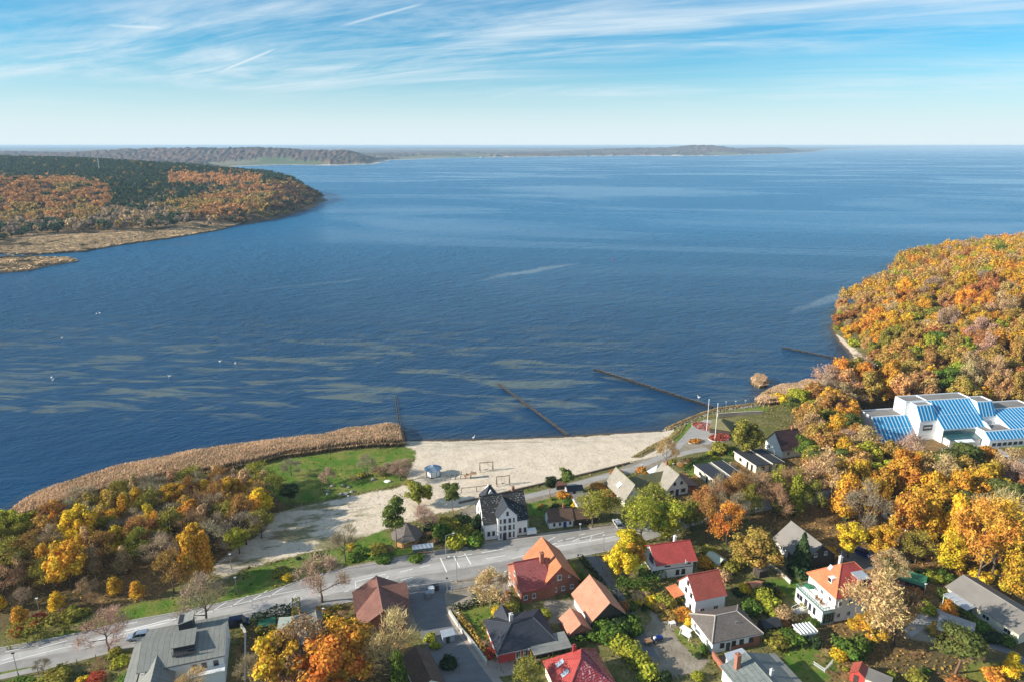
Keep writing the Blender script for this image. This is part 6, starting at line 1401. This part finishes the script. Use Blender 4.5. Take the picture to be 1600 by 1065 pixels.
wall_run('garden_wall', [(353,968),(372,972),(384,990),(383,1065)], 0.9, .25, m_conc, 'white curved yard wall right of the guesthouse')
wall_run('garden_wall', [(1195,880),(1215,893),(1235,912)], .9, .25, m_conc, 'pale crumbling garden wall behind the ball-shaped tree')
wall_run('brick_wall', [(1113,1025),(1128,1045),(1142,1068)], 1.3, .3, W_['brick'], 'terrace brick wall between the bungalow and the felt-roofed house')
def fence(pts, h, sp, label, m_, rails=2, name='fence', pick=0):
    Q = [Vector((*U(*p), 2.0)) for p in pts]; e = empty(name, tuple(Q[0]), 0, label, 'fence'); o0 = Q[0]
    pm = MB().box(-.05, .05, -.05, .05, -.1, h).mesh('post', m_); rl = MB(); pk = MB()
    for a, b in zip(Q, Q[1:]):
        L = (b-a).length; n = max(1, int(L/sp)); d = (b-a)/L
        for k in range(n): o = link('post', pm, e); o.location = tuple(a+d*(k*L/n)-o0)
        for r in range(rails): z = h*(.35+.5*r); rl.tube(tuple(a-o0+Vector((0,0,z))), tuple(b-o0+Vector((0,0,z))), .035, n=4)
        if pick:
            for k in range(int(L/.22)): c = a+d*k*.22-o0; pk.box(c.x-.04, c.x+.04, c.y-.015, c.y+.015, .12, h)
    if rails: rl.build('rail', m_, e)
    if pick: o = pk.build('pickets', m_, e); o['kind'] = 'stuff'
fence([(705,921),(735,915),(765,908),(793,899)], 1.1, 2.2, 'white picket fence between car park and main road', m_white, 2, pick=1)
fence([(-60,1078),(0,1064),(60,1051),(150,1028),(212,1012)], 1.0, 3.0, 'post and wire fence along the roadside path', m_wood, 1)
fence([(930,870),(948,900),(975,940)], 1.2, 2.5, 'timber fence along the narrow lane behind the barn', m_wood, 2)
fence([(1300,1036),(1288,1050),(1270,1038)], 1.0, 2.0, 'short white slat fence on the lower right lawn', m_white, 2, pick=1)
fence([(1140,728),(1152,738),(1160,742)], 1.6, 1.5, 'pale board fence between the cabins', m_conc, 2, pick=1)

# ------------------------------------------------------------------ hedges and shrubs
hedge([(703,955),(740,944),(782,934)], 1.0, 1.2, 'dgreen', 'dark clipped hedge above the side-street lawn'); hedge([(738,936),(770,927)], .9, 1.0, 'dgreen', 'second short dark hedge at the car park edge')
hedge([(712,960),(735,985),(752,1012),(762,1030)], .8, .8, 'amber', 'yellowing low hedge inside the pale garden wall'); hedge([(464,950),(463,985)], 1.4, 2.6, 'olive', 'tall clipped hedge left of the rust-roofed house')
hedge([(1466,928),(1490,950),(1518,975)], 1.6, 1.8, 'green', 'clipped green hedge in front of the long bungalow'); hedge([(1378,880),(1400,893),(1425,905)], 2.0, 2.0, 'green', 'green hedge beside the shaded drive')
hedge([(905,870),(925,893),(960,935),(985,960)], 1.0, 1.0, 'dgreen', 'dark hedge following the narrow lane'); hedge([(1000,905),(1030,903),(1034,908)], 2.4, 2.0, 'green', 'thick laurel hedge below the red-roofed chalet'); hedge([(965,915),(985,925),(1012,915),(1030,912)], 2.6, 2.2, 'green', 'bright laurel hedge left of the chalet house')
hedge([(870,1018),(895,1010),(915,1004)], 1.6, 1.6, 'green', 'green hedge behind the carport and wine-red roof'); hedge([(395,975),(430,962),(455,955)], 2.2, 1.6, 'dgreen', 'dark verge hedge beside the main road behind the shed')
hedge([(12,1003),(45,993),(80,984),(118,975)], 5.0, 2.4, 'olive', 'broad olive-brown thicket between path and road at lower left', 22); hedge([(700,795),(712,845),(740,845)], .1, .1, 'dgreen', 'x') if False else None
hedge([(1065,735),(1085,722),(1120,706),(1148,700)], .8, .9, 'green', 'low hedge curving in front of the flat cabins'); hedge([(1350,905),(1385,925)], 1.2, 1.2, 'dgreen', 'short dark hedge behind the terrace villa')
for a in [(60,972,2.6,2.0,'red','red shrub in the thicket beside the lamp post, lower left'),(28,990,2.0,1.8,'red','small red shrub at the left end of the thicket'),(95,965,3.0,2.2,'brown','brown shrub behind the red one, lower left'),(120,962,3.0,2.4,'olive','olive shrub at the right end of the thicket'),(180,1020,1.6,1.2,'olive','olive shrub beside the roadside path'),
    (190,1035,2.0,1.8,'ygreen','bright green shrub left of the guesthouse'),(85,1062,4.0,1.8,'olive','wide olive shrub at the bottom left garden'),(150,1062,2.4,1.4,'red','dark red shrub in the bottom left garden'),(30,1075,3,1.6,'green','green shrub at the bottom left corner'),(200,1062,2,1.6,'green','green shrub against the guesthouse wall'),(182,1042,1.6,1.0,'olive','low olive shrub before the guesthouse'),
    (590,740,3.4,2.6,'brown','brown shrub in the thicket on the green, left one'),(603,736,3.6,2.8,'pink','pinkish shrub in the thicket on the green'),(617,738,3.4,3.0,'brown','brown shrub in the thicket on the green, right one'),(566,744,2.0,1.4,'olive','olive shrub under the grey bare tree on the green'),(553,748,1.6,1.2,'brown','small brown shrub on the green'),(640,755,2,1.2,'olive','low shrub at the right end of the green'),
    (690,840,4.0,4.0,'green','large green shrub right of the pavilion'),(712,852,3.6,4.2,'ygreen','yellow-green shrub beside the villa, near the street light'),(728,845,3.8,4.6,'olive','olive shrub against the white villa gable'),(742,850,3.4,4.4,'green','green shrub touching the villa corner'),(700,825,3.6,3.6,'olive','olive shrub behind the pavilion'),(722,822,3.6,3.6,'dgreen','dark shrub behind the villa gable'),(673,846,2.6,2.8,'brown','brown rounded shrub behind the bus shelter'),(676,832,3,3,'dgreen','dark green shrub between pavilion and villa'),(745,828,2.2,5.5,'dgreen','dark upright conifer against the villa gable'),
    (648,882-8,2.4,1.4,'green','green shrub before the bus shelter'),(590,860,3,1.4,'olive','low olive scrub left of the slender pine'),(560,868,3.2,1.4,'green','low green scrub on the road bank'),(600,875,3,1.3,'green','green scrub on the bank below the slender pine'),(440,895,2.6,1.4,'olive','olive scrub on the road bank beside the sandy track'),(448,905,1.4,1.6,'yellow','little yellow shrub on the road bank'),
    (868,800,2.6,2.4,'dgreen','dark round shrub in front of the low cottage garden'),(900,790,1.8,1.4,'yellow','yellow shrub in the seaside garden'),(880,775,2.2,1.8,'orange','orange shrub under the bright pine'),(935,765,3.2,2.0,'orange','orange shrub behind the panel-roofed shed'),(950,775,2.6,2,'rust','rust shrub beside the thatched house'),(870,792,2,1.2,'olive','olive shrub on the seaside lawn'),(1004,738,2.2,2.2,'orange','round orange shrub between the thatched houses'),(962,740,2.6,1.8,'rust','dark rust shrub left of the thatched house'),
    (1125,705,3.4,3.4,'olive','olive shrub left of the flat cabins'),(1065,725,2,1.4,'tan','tan shrub behind the thatched house'),(1200,622,3.2,3.6,'tan','tan shrub on the shore beside the reeds'),(1218,628,4,4,'yellow','pale yellow shrub at the shore end of the lawn'),(1250,618,4.5,3.4,'tan','tan thicket on the low headland'),(1285,612,4.5,3.0,'tan','tan thicket behind the little sand spit'),(1300,628,4.5,4,'pink','pinkish thicket below the hillside forest'),(1330,600,4,3.4,'grey','grey thicket above the small bay'),(1345,585,4,3.6,'tan','tan shrub on the bay bank'),
    (1318,500,4,4,'tan','tan shrub on the bay point'),(1310,515,3.4,3.4,'olive','olive shrub on the bay point'),(1335,540,4.4,4,'ygreen','yellow-green shrub above the bay'),(1345,560,3.6,3,'grey','grey shrub above the bay sand'),(1325,490,4.4,6,'pink','pinkish shrub tree at the far point'),
    (1062,936,2.0,2.2,'olive','round olive shrub before the brick-red roofed house'),(1110,948,2.0,2.2,'amber','round bronze shrub under the eave of the gabled house'),(1045,945,2.4,2.2,'olive','olive garden shrub left of the white gabled house'),(1018,945,2.0,2.0,'yellow','upright yellow shrub in the garden below the chalet'),(1000,935,3,2.0,'tan','tan garden shrub by the narrow lane'),(1030,940,2,1.8,'ygreen','yellow-green garden shrub below the chalet'),
    (975,955,1.6,2.6,'rust','rust-red upright shrub beside the barn'),(940,985,3.6,3.2,'green','large green laurel at the gravel yard, beside the barn'),(960,978,4,3.4,'dgreen','dark green laurel at the head of the gravel yard'),(985,985,3.4,3.2,'green','green laurel at the left of the gravel yard'),(955,1000,3.6,3.4,'green','green laurel behind the garage, front one'),(970,1012,3.2,3.0,'ygreen','yellow-green laurel left of the gravel yard'),(985,1026,3.2,3.0,'ygreen','yellow-green laurel left of the gravel yard, nearer'),(1000,1040,3.2,3.0,'ygreen','yellow-green laurel before the gravel yard corner'),(1012,1056,3.0,2.8,'ygreen','yellow-green laurel nearest the bottom edge'),(965,980,2.6,2.6,'green','green laurel beside the first dark laurel, yard edge'),
    (925,998,1.8,2.4,'green','green shrub beside the orange garage'),(1100,1018,1.4,2.2,'green','green shrub at the brown bungalow corner'),(1092,1026,1.0,1.0,'dgreen','small dark box ball before the brown bungalow'),(1045,965,2.4,1.2,'amber','bronze ground shrub left of the brown bungalow'),(1065,962,2.6,1.3,'orange','orange ground shrub behind the brown bungalow'),(1075,975,1.2,1.6,'yellow','yellow shrub at the white bungalow wall'),(1040,1062,1.6,2.0,'dgreen','dark shrub below the gravel yard'),(1090,1060,1.6,1.6,'ygreen','green shrub by the terrace wall'),
    (1128,905,3,2.4,'tan','tan shrub right of the chalet house'),(1142,888,3,2.4,'olive','olive shrub beside the pale green shed'),(1100,885,2.6,3.0,'gold','golden shrub beside the chalet house'),(1110,868,2.6,2.6,'olive','olive shrub behind the chalet house'),(1165,925,2.2,2.0,'yellow','yellow shrub beside the red shed'),(1190,940,3.2,3.2,'ygreen','yellow-green shrub right of the brown bungalow'),(1175,955,3,3,'green','green shrub above the brown bungalow'),(1200,925,2.2,3.0,'dgreen','dark blue-green shrub beside the red shed'),(1205,955,3,2.6,'ygreen','yellow-green shrub before the terrace stairs'),(1225,965,3,2.4,'tan','pale shrub near the terrace stairs'),
    (1210,1005,3.4,2.6,'olive','olive shrub behind the felt-roofed house'),(1235,1000,3,2.4,'green','green shrub left of the glasshouse'),(1275,1008,1.8,2.0,'dgreen','small dark round conifer on the right lawn'),(1313,1027,2.4,2.2,'yellow','bright yellow shrub on the right lawn'),(1330,1020,4,3.6,'green','feathery green shrub below the big tan tree'),(1348,1012,3,3,'pine','green shrub under the big tan tree'),(1262,948,2,1.6,'olive','olive shrub at the terrace stairs'),(1268,975,1.8,1.4,'green','green shrub at the terrace wing'),
    (1430,930,2.4,2.2,'rust','rust shrub beside the shaded drive'),(1445,955,2.6,2.4,'ygreen','yellow-green shrub before the flat garage'),(1470,990,2.8,2.6,'amber','bronze shrub beside the flat garage'),(1530,985,2.6,2.4,'green','green shrub under the bungalow windows'),(1550,1000,2.4,2.2,'dgreen','dark shrub under the bungalow gable'),(1575,1005,2.2,2.0,'green','bright green shrub at the right edge'),(1460,905,2.6,2,'ygreen','yellow-green shrub by the bungalow porch'),(1478,905,2.6,2.4,'green','green shrub behind the bungalow porch'),(1440,900,2.4,1.8,'dgreen','dark shrub beside the green hedge'),(1535,905,2.8,2.4,'yellow','yellow shrub behind the long bungalow'),
    (1560,1065,3,2.2,'orange','orange shrub at the bottom right'),(1430,1065,2.4,2.6,'olive','olive sapling shrub in the orange meadow'),(1500,1075,3,2.0,'rust','rust shrub at the bottom edge'),(780,960,2,1.8,'yellow','small yellow shrub beside the lawn'),(800,950,2.4,1.6,'olive','olive shrub behind the slate-roofed bungalow'),(790,940,2.2,1.8,'tan','tan shrub by the brick house steps'),(815,965,2,1.6,'dgreen','dark shrub between bungalow and brick house'),(760,1010,1.6,1.0,'pink','pink flowering shrub along the red wall'),(766,1022,1.6,.9,'red','red flowering shrub along the red wall'),
    (895,892,1.4,2.0,'ygreen','yellow-green upright shrub by the lane entrance'),(905,905,1.6,1.6,'green','green shrub by the lane'),(672,1000,1.4,1.6,'ygreen','yellow-green shrub on the side street corner'),(680,1010,1.4,1.4,'ygreen','second yellow-green shrub on the side street'),(505,960,2.2,1.8,'amber','bronze verge shrub behind the roadside tree'),(525,952,1.6,1.4,'olive','olive verge shrub beside the rust-roofed house'),(700,1040,2.2,2,'dgreen','dark shrub beside the bottom brown house'),(850,960,1.8,1.4,'ygreen','green shrub between barn and brick house'),(1290,870,3,3,'gold','golden shrub behind the grey-roofed dark house'),(1300,895,2.2,1.6,'green','green shrub behind the terrace villa')]:
    bush(*a[:6], twiggy=a[4] in ('brown','pink','grey') , group=None)

for poly, n_, sd_, grp in (([(1090,870),(1240,870),(1250,1000),(1200,1010),(1160,940)], 26, 3, 'between the red-roofed houses and the terrace villa'), ([(1395,880),(1560,905),(1600,905),(1600,895),(1480,860)], 14, 4, 'behind the long bungalow'), ([(960,925),(1050,915),(1045,960),(985,960)], 14, 5, 'in the garden below the chalet house'),
        ([(840,780),(950,760),(950,815),(905,790),(840,795)], 14, 6, 'in the seaside garden'), ([(0,1070),(200,1020),(205,1064),(60,1100)], 12, 7, 'in the bottom left garden'), ([(1090,700),(1160,690),(1150,715),(1060,735),(1040,725)], 10, 8, 'on the lawn by the flat cabins'), ([(790,925),(850,950),(840,965),(780,960)], 8, 9, 'behind the slate-roofed bungalow'),
        ([(430,900),(640,862),(640,850),(560,850),(430,880)], 12, 10, 'on the grass bank above the main road'), ([(1250,1000),(1420,1010),(1600,1000),(1600,1062),(1300,1062)], 14, 11, 'on the orange meadow at lower right'), ([(380,985),(560,960),(560,985),(400,1010)], 9, 13, 'around the green-grey shed')):
    rr = random.Random(sd_); P = [U(*p) for p in poly]; X0, X1, Y0, Y1 = min(p[0] for p in P), max(p[0] for p in P), min(p[1] for p in P), max(p[1] for p in P); c_ = 0
    for _ in range(4000):
        x, y = rr.uniform(X0, X1), rr.uniform(Y0, Y1)
        if not inpoly(x, y, P) or blocked(x, y, -1.2): continue
        cl = rr.choice(['olive','ygreen','green','amber','tan','dgreen','rust','brown','yellow','olive']); s_ = rr.uniform(.7, 1.8)
        o = link('bush', rr.choice(TWB if cl in ('brown','tan') else BUSH)); o.location = (x, y, 1.95); o.scale = (s_, s_*rr.uniform(.8, 1.2), s_*rr.uniform(.7, 1.2)); o.rotation_euler.z = rr.uniform(0, 6); b = COLR[cl]; o.color = (*[q*.9 for q in b], 1)
        tag(o, f"{'small' if s_ < 1.2 else 'rounded'} {word(cl)} shrub {grp}", 'bush', 'garden shrubs'); c_ += 1
        if c_ >= n_: break

# ------------------------------------------------------------------ sheds
def shed(px, py, ang, L, Wd, h, hr, wm, rm, label, kind='gable', ridge='x', cat='shed', name='shed'):
    x, y = U(px, py); e = empty(name, (x, y, 2), R(ang), label, cat); a = MB(); b = MB()
    if kind == 'gable': gable_walls(a, 0, L, 0, Wd, h, hr, ridge, -.1); gable_roof(b, 0, L, 0, Wd, h, hr, ridge, .2, .08)
    else: a.box(0, L, 0, Wd, -.1, h); b.slab([(-.2,-.2,h+.12),(L+.2,-.2,h+.12),(L+.2,Wd+.2,hr),(-.2,Wd+.2,hr)], .1)
    a.build('wall', wm, e); b.build('roof', rm, e); door(e, 'f', L*.4, .8, min(1.8, h-.1), (L, Wd), W_['brown']); return e
shed(1176,930,18,2.6,2.4,1.9,2.6,W_['red'],RM['salmon'],'small red shed with pale red roof on the garden path'); shed(1186,903,20,2.6,2.4,1.8,2.2,W_['brown'],RM['brown'],'brown flat-roofed shed behind the red shed','flat')
shed(1122,890,35,3.0,4.0,1.9,2.6,W_['greyw'],RM['pgreen'],'little shed with pale green roof right of the chalet house','gable','y'); shed(1194,992,14,3.8,2.6,1.9,2.8,W_['brown'],RM['tar'],'dark shed right of the brown bungalow')
shed(1327,1062,-38,2.6,3.0,2.0,3.0,W_['red'],RM['redb'],'red garden house with white windows at the bottom right','gable','y'); shed(1350,1072,-38,4.0,3.0,1.9,2.2,W_['pale'],RM['fibre'],'flat cream shed beside the red garden house','flat')
shed(1462,990,-38,6.2,5.4,2.2,2.4,m_white,m_path,'flat concrete garage roof in front of the clipped hedge','flat',cat='garage',name='garage'); shed(1333,850,8,3.4,2.6,2.1,2.3,m_white,RM['fibre'],'small white garage beside the ivy-clad tree','flat',cat='garage',name='garage')
shed(903,798,15,5.0,4.6,1.6,2.9,W_['greyw'],RM['fibre'],'grey panel-roofed shed in the seaside garden','flat'); shed(888,776,14,4.6,3.2,1.9,2.8,m_white,RM['slate'],'small white cabin with dark roof at the promenade'); shed(870,765,14,3.0,2.4,1.6,2.2,W_['brown'],RM['rust'],'rusty shed under the bright green pine')
shed(1402,912,-35,5.4,3.0,1.5,2.6,W_['brown'],RM['green'],'green-roofed carport beside the shaded drive','flat'); shed(1386,925,-30,3.2,3.0,1.8,2.2,W_['brown'],tiled('plum_roof',(0.14,0.04,0.05),(0.11,0.03,0.04)),'plum-roofed shed behind the big tan tree','flat')
shed(693,1005,20,2.4,1.8,1.6,1.8,m_zinc,m_zinc,'small white lean-to before the bottom brown house','flat'); shed(405,985,18,3.2,2.2,.8,1.1,W_['brown'],RM['green'],'green tarpaulin-covered stack beside the guesthouse yard','flat')
e = shed(1250,1003,12,3.6,2.6,1.7,2.3,simple('glasshouse_pane',(0.45,0.50,0.48),.2),simple('glass_roof',(0.55,0.56,0.55),.25),'small glasshouse with ribbed pale roof below the terrace villa','flat',name='glasshouse',cat='glasshouse')
a = MB(); [a.box(-.2+k*.78, -.12+k*.78, -.25, 2.85, 2.1, 2.42) for k in range(6)]; a.build('glazing_bars', m_white, e)

# ------------------------------------------------------------------ vehicles
_w = {}
def wheel(e, x, y, r=.32):
    if r not in _w: _w[r] = (MB().tube((0,-.11,0), (0,.11,0), r, n=14).mesh('wheel', m_black), MB().tube((0,-.125,0), (0,.125,0), r*.6, n=10).mesh('rim', m_metal))
    o = link('wheel', _w[r][0], e); o.location = (x, y, r); link('rim', _w[r][1], o)
def car(px, py, ang, paint, label, L=4.5, Wd=1.78, H=1.45, van=False, name='parked_car'):
    x, y = U(px, py); e = empty(name, (x, y, 2.012), R(ang), label, 'van' if van else 'car')
    h1 = .82 if not van else 1.0; f = [(-L/2,.35),(-L/2+.02,h1-.05),(-L/2+.15,h1+.02),(L/2-1.1,h1+.03),(L/2-.25,h1-.12),(L/2,.6),(L/2,.32),(L/2-.45,.24),(-L/2+.3,.24)]
    a = MB().prism([(p, -Wd/2, q) for p, q in f][::-1], (0, Wd, 0)); me = a.mesh('body', paint); o = link('body', me, e); bv = o.modifiers.new('bevel', 'BEVEL'); bv.width = .07; bv.segments = 2; bv.limit_method = 'ANGLE'
    b0, b1 = (-L/2+.1, L/2-1.15) if not van else (-L/2+.05, L/2-.75); t0, t1 = (-L/2+.55, L/2-2.0) if not van else (-L/2+.12, L/2-1.5); i = .14
    def ring(x0, x1, w, z): return [(x0,-w,z),(x1,-w,z),(x1,w,z),(x0,w,z)]
    lo, hi = ring(b0, b1, Wd/2-.04, h1+.0), ring(t0, t1, Wd/2-i-.05, H-.06)
    g = MB(); g.v += lo+hi; g.f += [(0,1,5,4),(1,2,6,5),(2,3,7,6),(3,0,4,7),(4,5,6,7)]; g.build('windows', m_glass, e)
    r = MB().slab([(t0-.03,-Wd/2+i+.02,H),(t1+.05,-Wd/2+i+.02,H),(t1+.05,Wd/2-i-.02,H),(t0-.03,Wd/2-i-.02,H)], .07)
    for s in (-1, 1):
        for (p0, p1) in ((b0, t0), ((b0+b1)/2, (t0+t1)/2), (b1, t1)): r.tube((p0, s*(Wd/2-.04), h1), (p1, s*(Wd/2-i-.04), H-.04), .045, n=4)
        if van: r.prism([(b0, s*(Wd/2-.02), h1), (.5, s*(Wd/2-.02), h1), (.4, s*(Wd/2-i-.02), H-.05), (t0, s*(Wd/2-i-.02), H-.05)], (0, s*.02, 0))
    r.build('roof', paint, e)
    for sx in (-L/2+.85, L/2-.85):
        for sy in (-Wd/2+.1, Wd/2-.1): wheel(e, sx, sy)
    hl = MB().box(-.04, .04, -.17, .17, -.08, .08).mesh('headlight', m_white); tl = MB().box(-.03, .03, -.12, .12, -.1, .1).mesh('tail_light', MATS['red_wall'])
    for s in (-1, 1): o = link('headlight', hl, e); o.location = (L/2-.03, s*(Wd/2-.3), .62); o = link('tail_light', tl, e); o.location = (-L/2-.01, s*(Wd/2-.22), .7)
    return e
pm = lambda n, c: (lambda mt: mt)(simple(n, c, .25, .05, 1, .7, .3))
car(217, 996, 194, pm('silver_paint', (0.34,0.40,0.48)), 'silver-blue estate car driving on the main road before the guesthouse', name='moving_car')
car(371, 976, 16, pm('navy_paint', (0.012,0.016,0.04)), 'dark navy van parked on the verge behind the guesthouse', 5.1, 1.9, 1.95, True, 'parked_van')
car(1348, 866, -52, pm('blue_paint', (0.015,0.05,0.30)), 'blue car parked in the shade behind the terrace villa')
car(1573, 718, -35, pm('white_paint_car', (0.75,0.76,0.78)), 'white car parked on the hall forecourt at the right edge')
car(965, 838-18, 100, pm('white_paint_b', (0.7,0.7,0.7)), 'white car parked in the courtyard of the thatched houses')
car(478, 978, 15, pm('white_paint_c', (0.7,0.7,0.72)), 'white van behind the green-grey shed roof', 4.9, 1.9, 1.9, True, 'parked_van')
x, y = U(830, 834); e = empty('trailer', (x, y, 2.0), R(14), 'white box trailer parked right of the tall villa', 'trailer'); MB().box(-1.3, 1.3, -.8, .8, .5, 1.5).build('body', m_white, e); MB().tube((1.3,0,.55), (2.2,0,.5), .05).build('drawbar', m_metal, e); [wheel(e, .0, s*.85, .3) for s in (-1, 1)]
x, y = U(1026, 1001); e = empty('tractor', (x, y, 2.0), R(20), 'small blue garden tractor with trailer on the gravel yard', 'tractor'); bp = MATS['blue_paint']
a = MB().box(-.1, 1.3, -.35, .35, .55, 1.05).box(-.9, -.1, -.5, .5, .5, .75).box(.1, .3, -.3, .3, 1.05, 1.2); a.build('body', bp, e); MB().box(-.75, -.3, -.25, .25, .8, 1.2).build('seat', m_white, e); MB().tube((-.1,0,.9), (-.25,0,1.35), .03).tube((-.25,-.2,1.35), (-.25,.2,1.35), .03).build('steering', m_black, e)
for sx, sy, r in ((-.6,-.6,.5), (-.6,.6,.5), (1.0,-.45,.32), (1.0,.45,.32)): wheel(e, sx, sy, r)
MB().box(-2.9, -1.3, -.6, .6, .45, .9).tube((-1.3,0,.5), (-.9,0,.5), .05).build('cart', W_['timber'], e); wheel(e, -2.1, -.68, .3); wheel(e, -2.1, .68, .3)
x, y = U(1071, 994); e = empty('swing_bench', (x, y, 2), R(-50), 'white garden swing bench on the narrow lawn', 'bench'); MB().box(-1, 1, -.3, .3, .45, .52).box(-1, 1, .28, .34, .52, 1.1).build('seat', m_white, e); MB().tube((-1.2,-.6,0), (-1.1,0,1.9), .05).tube((-1.2,.6,0), (-1.1,0,1.9), .05).tube((1.2,-.6,0), (1.1,0,1.9), .05).tube((1.2,.6,0), (1.1,0,1.9), .05).tube((-1.1,0,1.9), (1.1,0,1.9), .05).build('frame', m_white, e); MB().slab([(-1.2,-.7,1.95),(1.2,-.7,1.95),(1.2,.7,2.0),(-1.2,.7,2.0)], .04).build('canopy', m_white, e)
for px, py, lb in ((1050,976,'white garden table left of the brown bungalow'),):
    x, y = U(px, py); e = empty('garden_table', (x, y, 2), .3, lb, 'table'); MB().box(-.7, .7, -.5, .5, .7, .76).build('table_top', m_white, e); [MB().box(sx-.04, sx+.04, sy-.04, sy+.04, 0, .7).build('leg', m_white, e) for sx in (-.6,.6) for sy in (-.4,.4)]
for i, (px, py, c, lb) in enumerate(((674,925,m_white,'white parcel bin at the side street corner'),(681,921,m_dframe,'dark recycling bin at the side street corner'),(669,932,m_metal,'grey recycling bin beside the white parcel bin'))):
    x, y = U(px, py); e = empty('bin', (x, y, 2), .4, lb, 'bin', 'bins at the side street corner'); MB().box(-.6, .6, -.5, .5, .05, 1.3).build('body', c, e); MB().slab([(-.65,-.55,1.34),(.65,-.55,1.34),(.65,.55,1.42),(-.65,.55,1.42)], .08).build('lid', c, e)
# terrace furniture of the pale villa
x, y = 70.0, 126.4; c15, s15 = math.cos(R(15)), math.sin(R(15)); wpt = lambda u, v: (x+c15*u-s15*v, y+s15*u+c15*v)
for u, v, lb in ((-1.6,2.0,'wicker seat at the near end of the roof terrace'),(-1.5,3.6,'wicker seat in the middle of the roof terrace')):
    p = wpt(u, v); e = empty('terrace_chair', (*p, 5.42), R(30), lb, 'chair'); MB().box(-.4, .4, -.4, .4, .3, .45).build('seat', W_['timber'], e); MB().box(-.4, .4, .3, .4, .45, 1.0).build('backrest', W_['timber'], e); [MB().box(sx-.04, sx+.04, sy-.04, sy+.04, 0, .3).build('leg', W_['timber'], e) for sx in (-.3,.3) for sy in (-.3,.3)]
p = wpt(-1.4, 6.6); e = empty('parasol', (*p, 5.42), 0, 'green folded sun shade on the roof terrace', 'parasol'); MB().tube((0,0,0), (0,0,1.9), .04).build('pole', m_metal, e); MB().cone((0,0), 1.2, .5, 8, 1.4, .05).build('canopy', RM['green'], e)
# pylon mast on the headland
x, y = -880, 1500; zz_ = float(hhead(np.array([x]), np.array([y]))[0][0]); e = empty('mast', (x, y, zz_), 0, 'thin grey lattice mast rising from the headland conifers', 'mast'); MB().tube((0,0,0), (0,0,34), 1.3, .6, 4).build('lattice', m_metal, e); MB().box(-3, 3, -.3, .3, 28, 28.6).box(-2.2, 2.2, -.3, .3, 31, 31.5).build('cross_arm', m_metal, e)

# ------------------------------------------------------------------ labels that name one thing each
ORD = ['first','second','third','fourth','fifth','sixth','seventh','eighth','ninth','tenth','eleventh','twelfth','thirteenth','fourteenth','fifteenth','sixteenth','seventeenth','eighteenth','nineteenth','twentieth']
seen = {}
for o in list(COL.objects):
    if o.parent is None and o.get('category') and o.get('kind') is None: seen.setdefault(o['label'], []).append(o)
for lb, os_ in seen.items():
    if 1 < len(os_) <= 20 and len(lb.split()) <= 12:
        os_.sort(key=lambda o: o.location.x/o.location.y)
        for i, o in enumerate(os_): o['label'] = f"{lb}, {ORD[i]} from the left"
    for o in os_:
        w_ = o['label'].split()
        if len(w_) > 16: o['label'] = ' '.join(w_[:16]).rstrip(',')
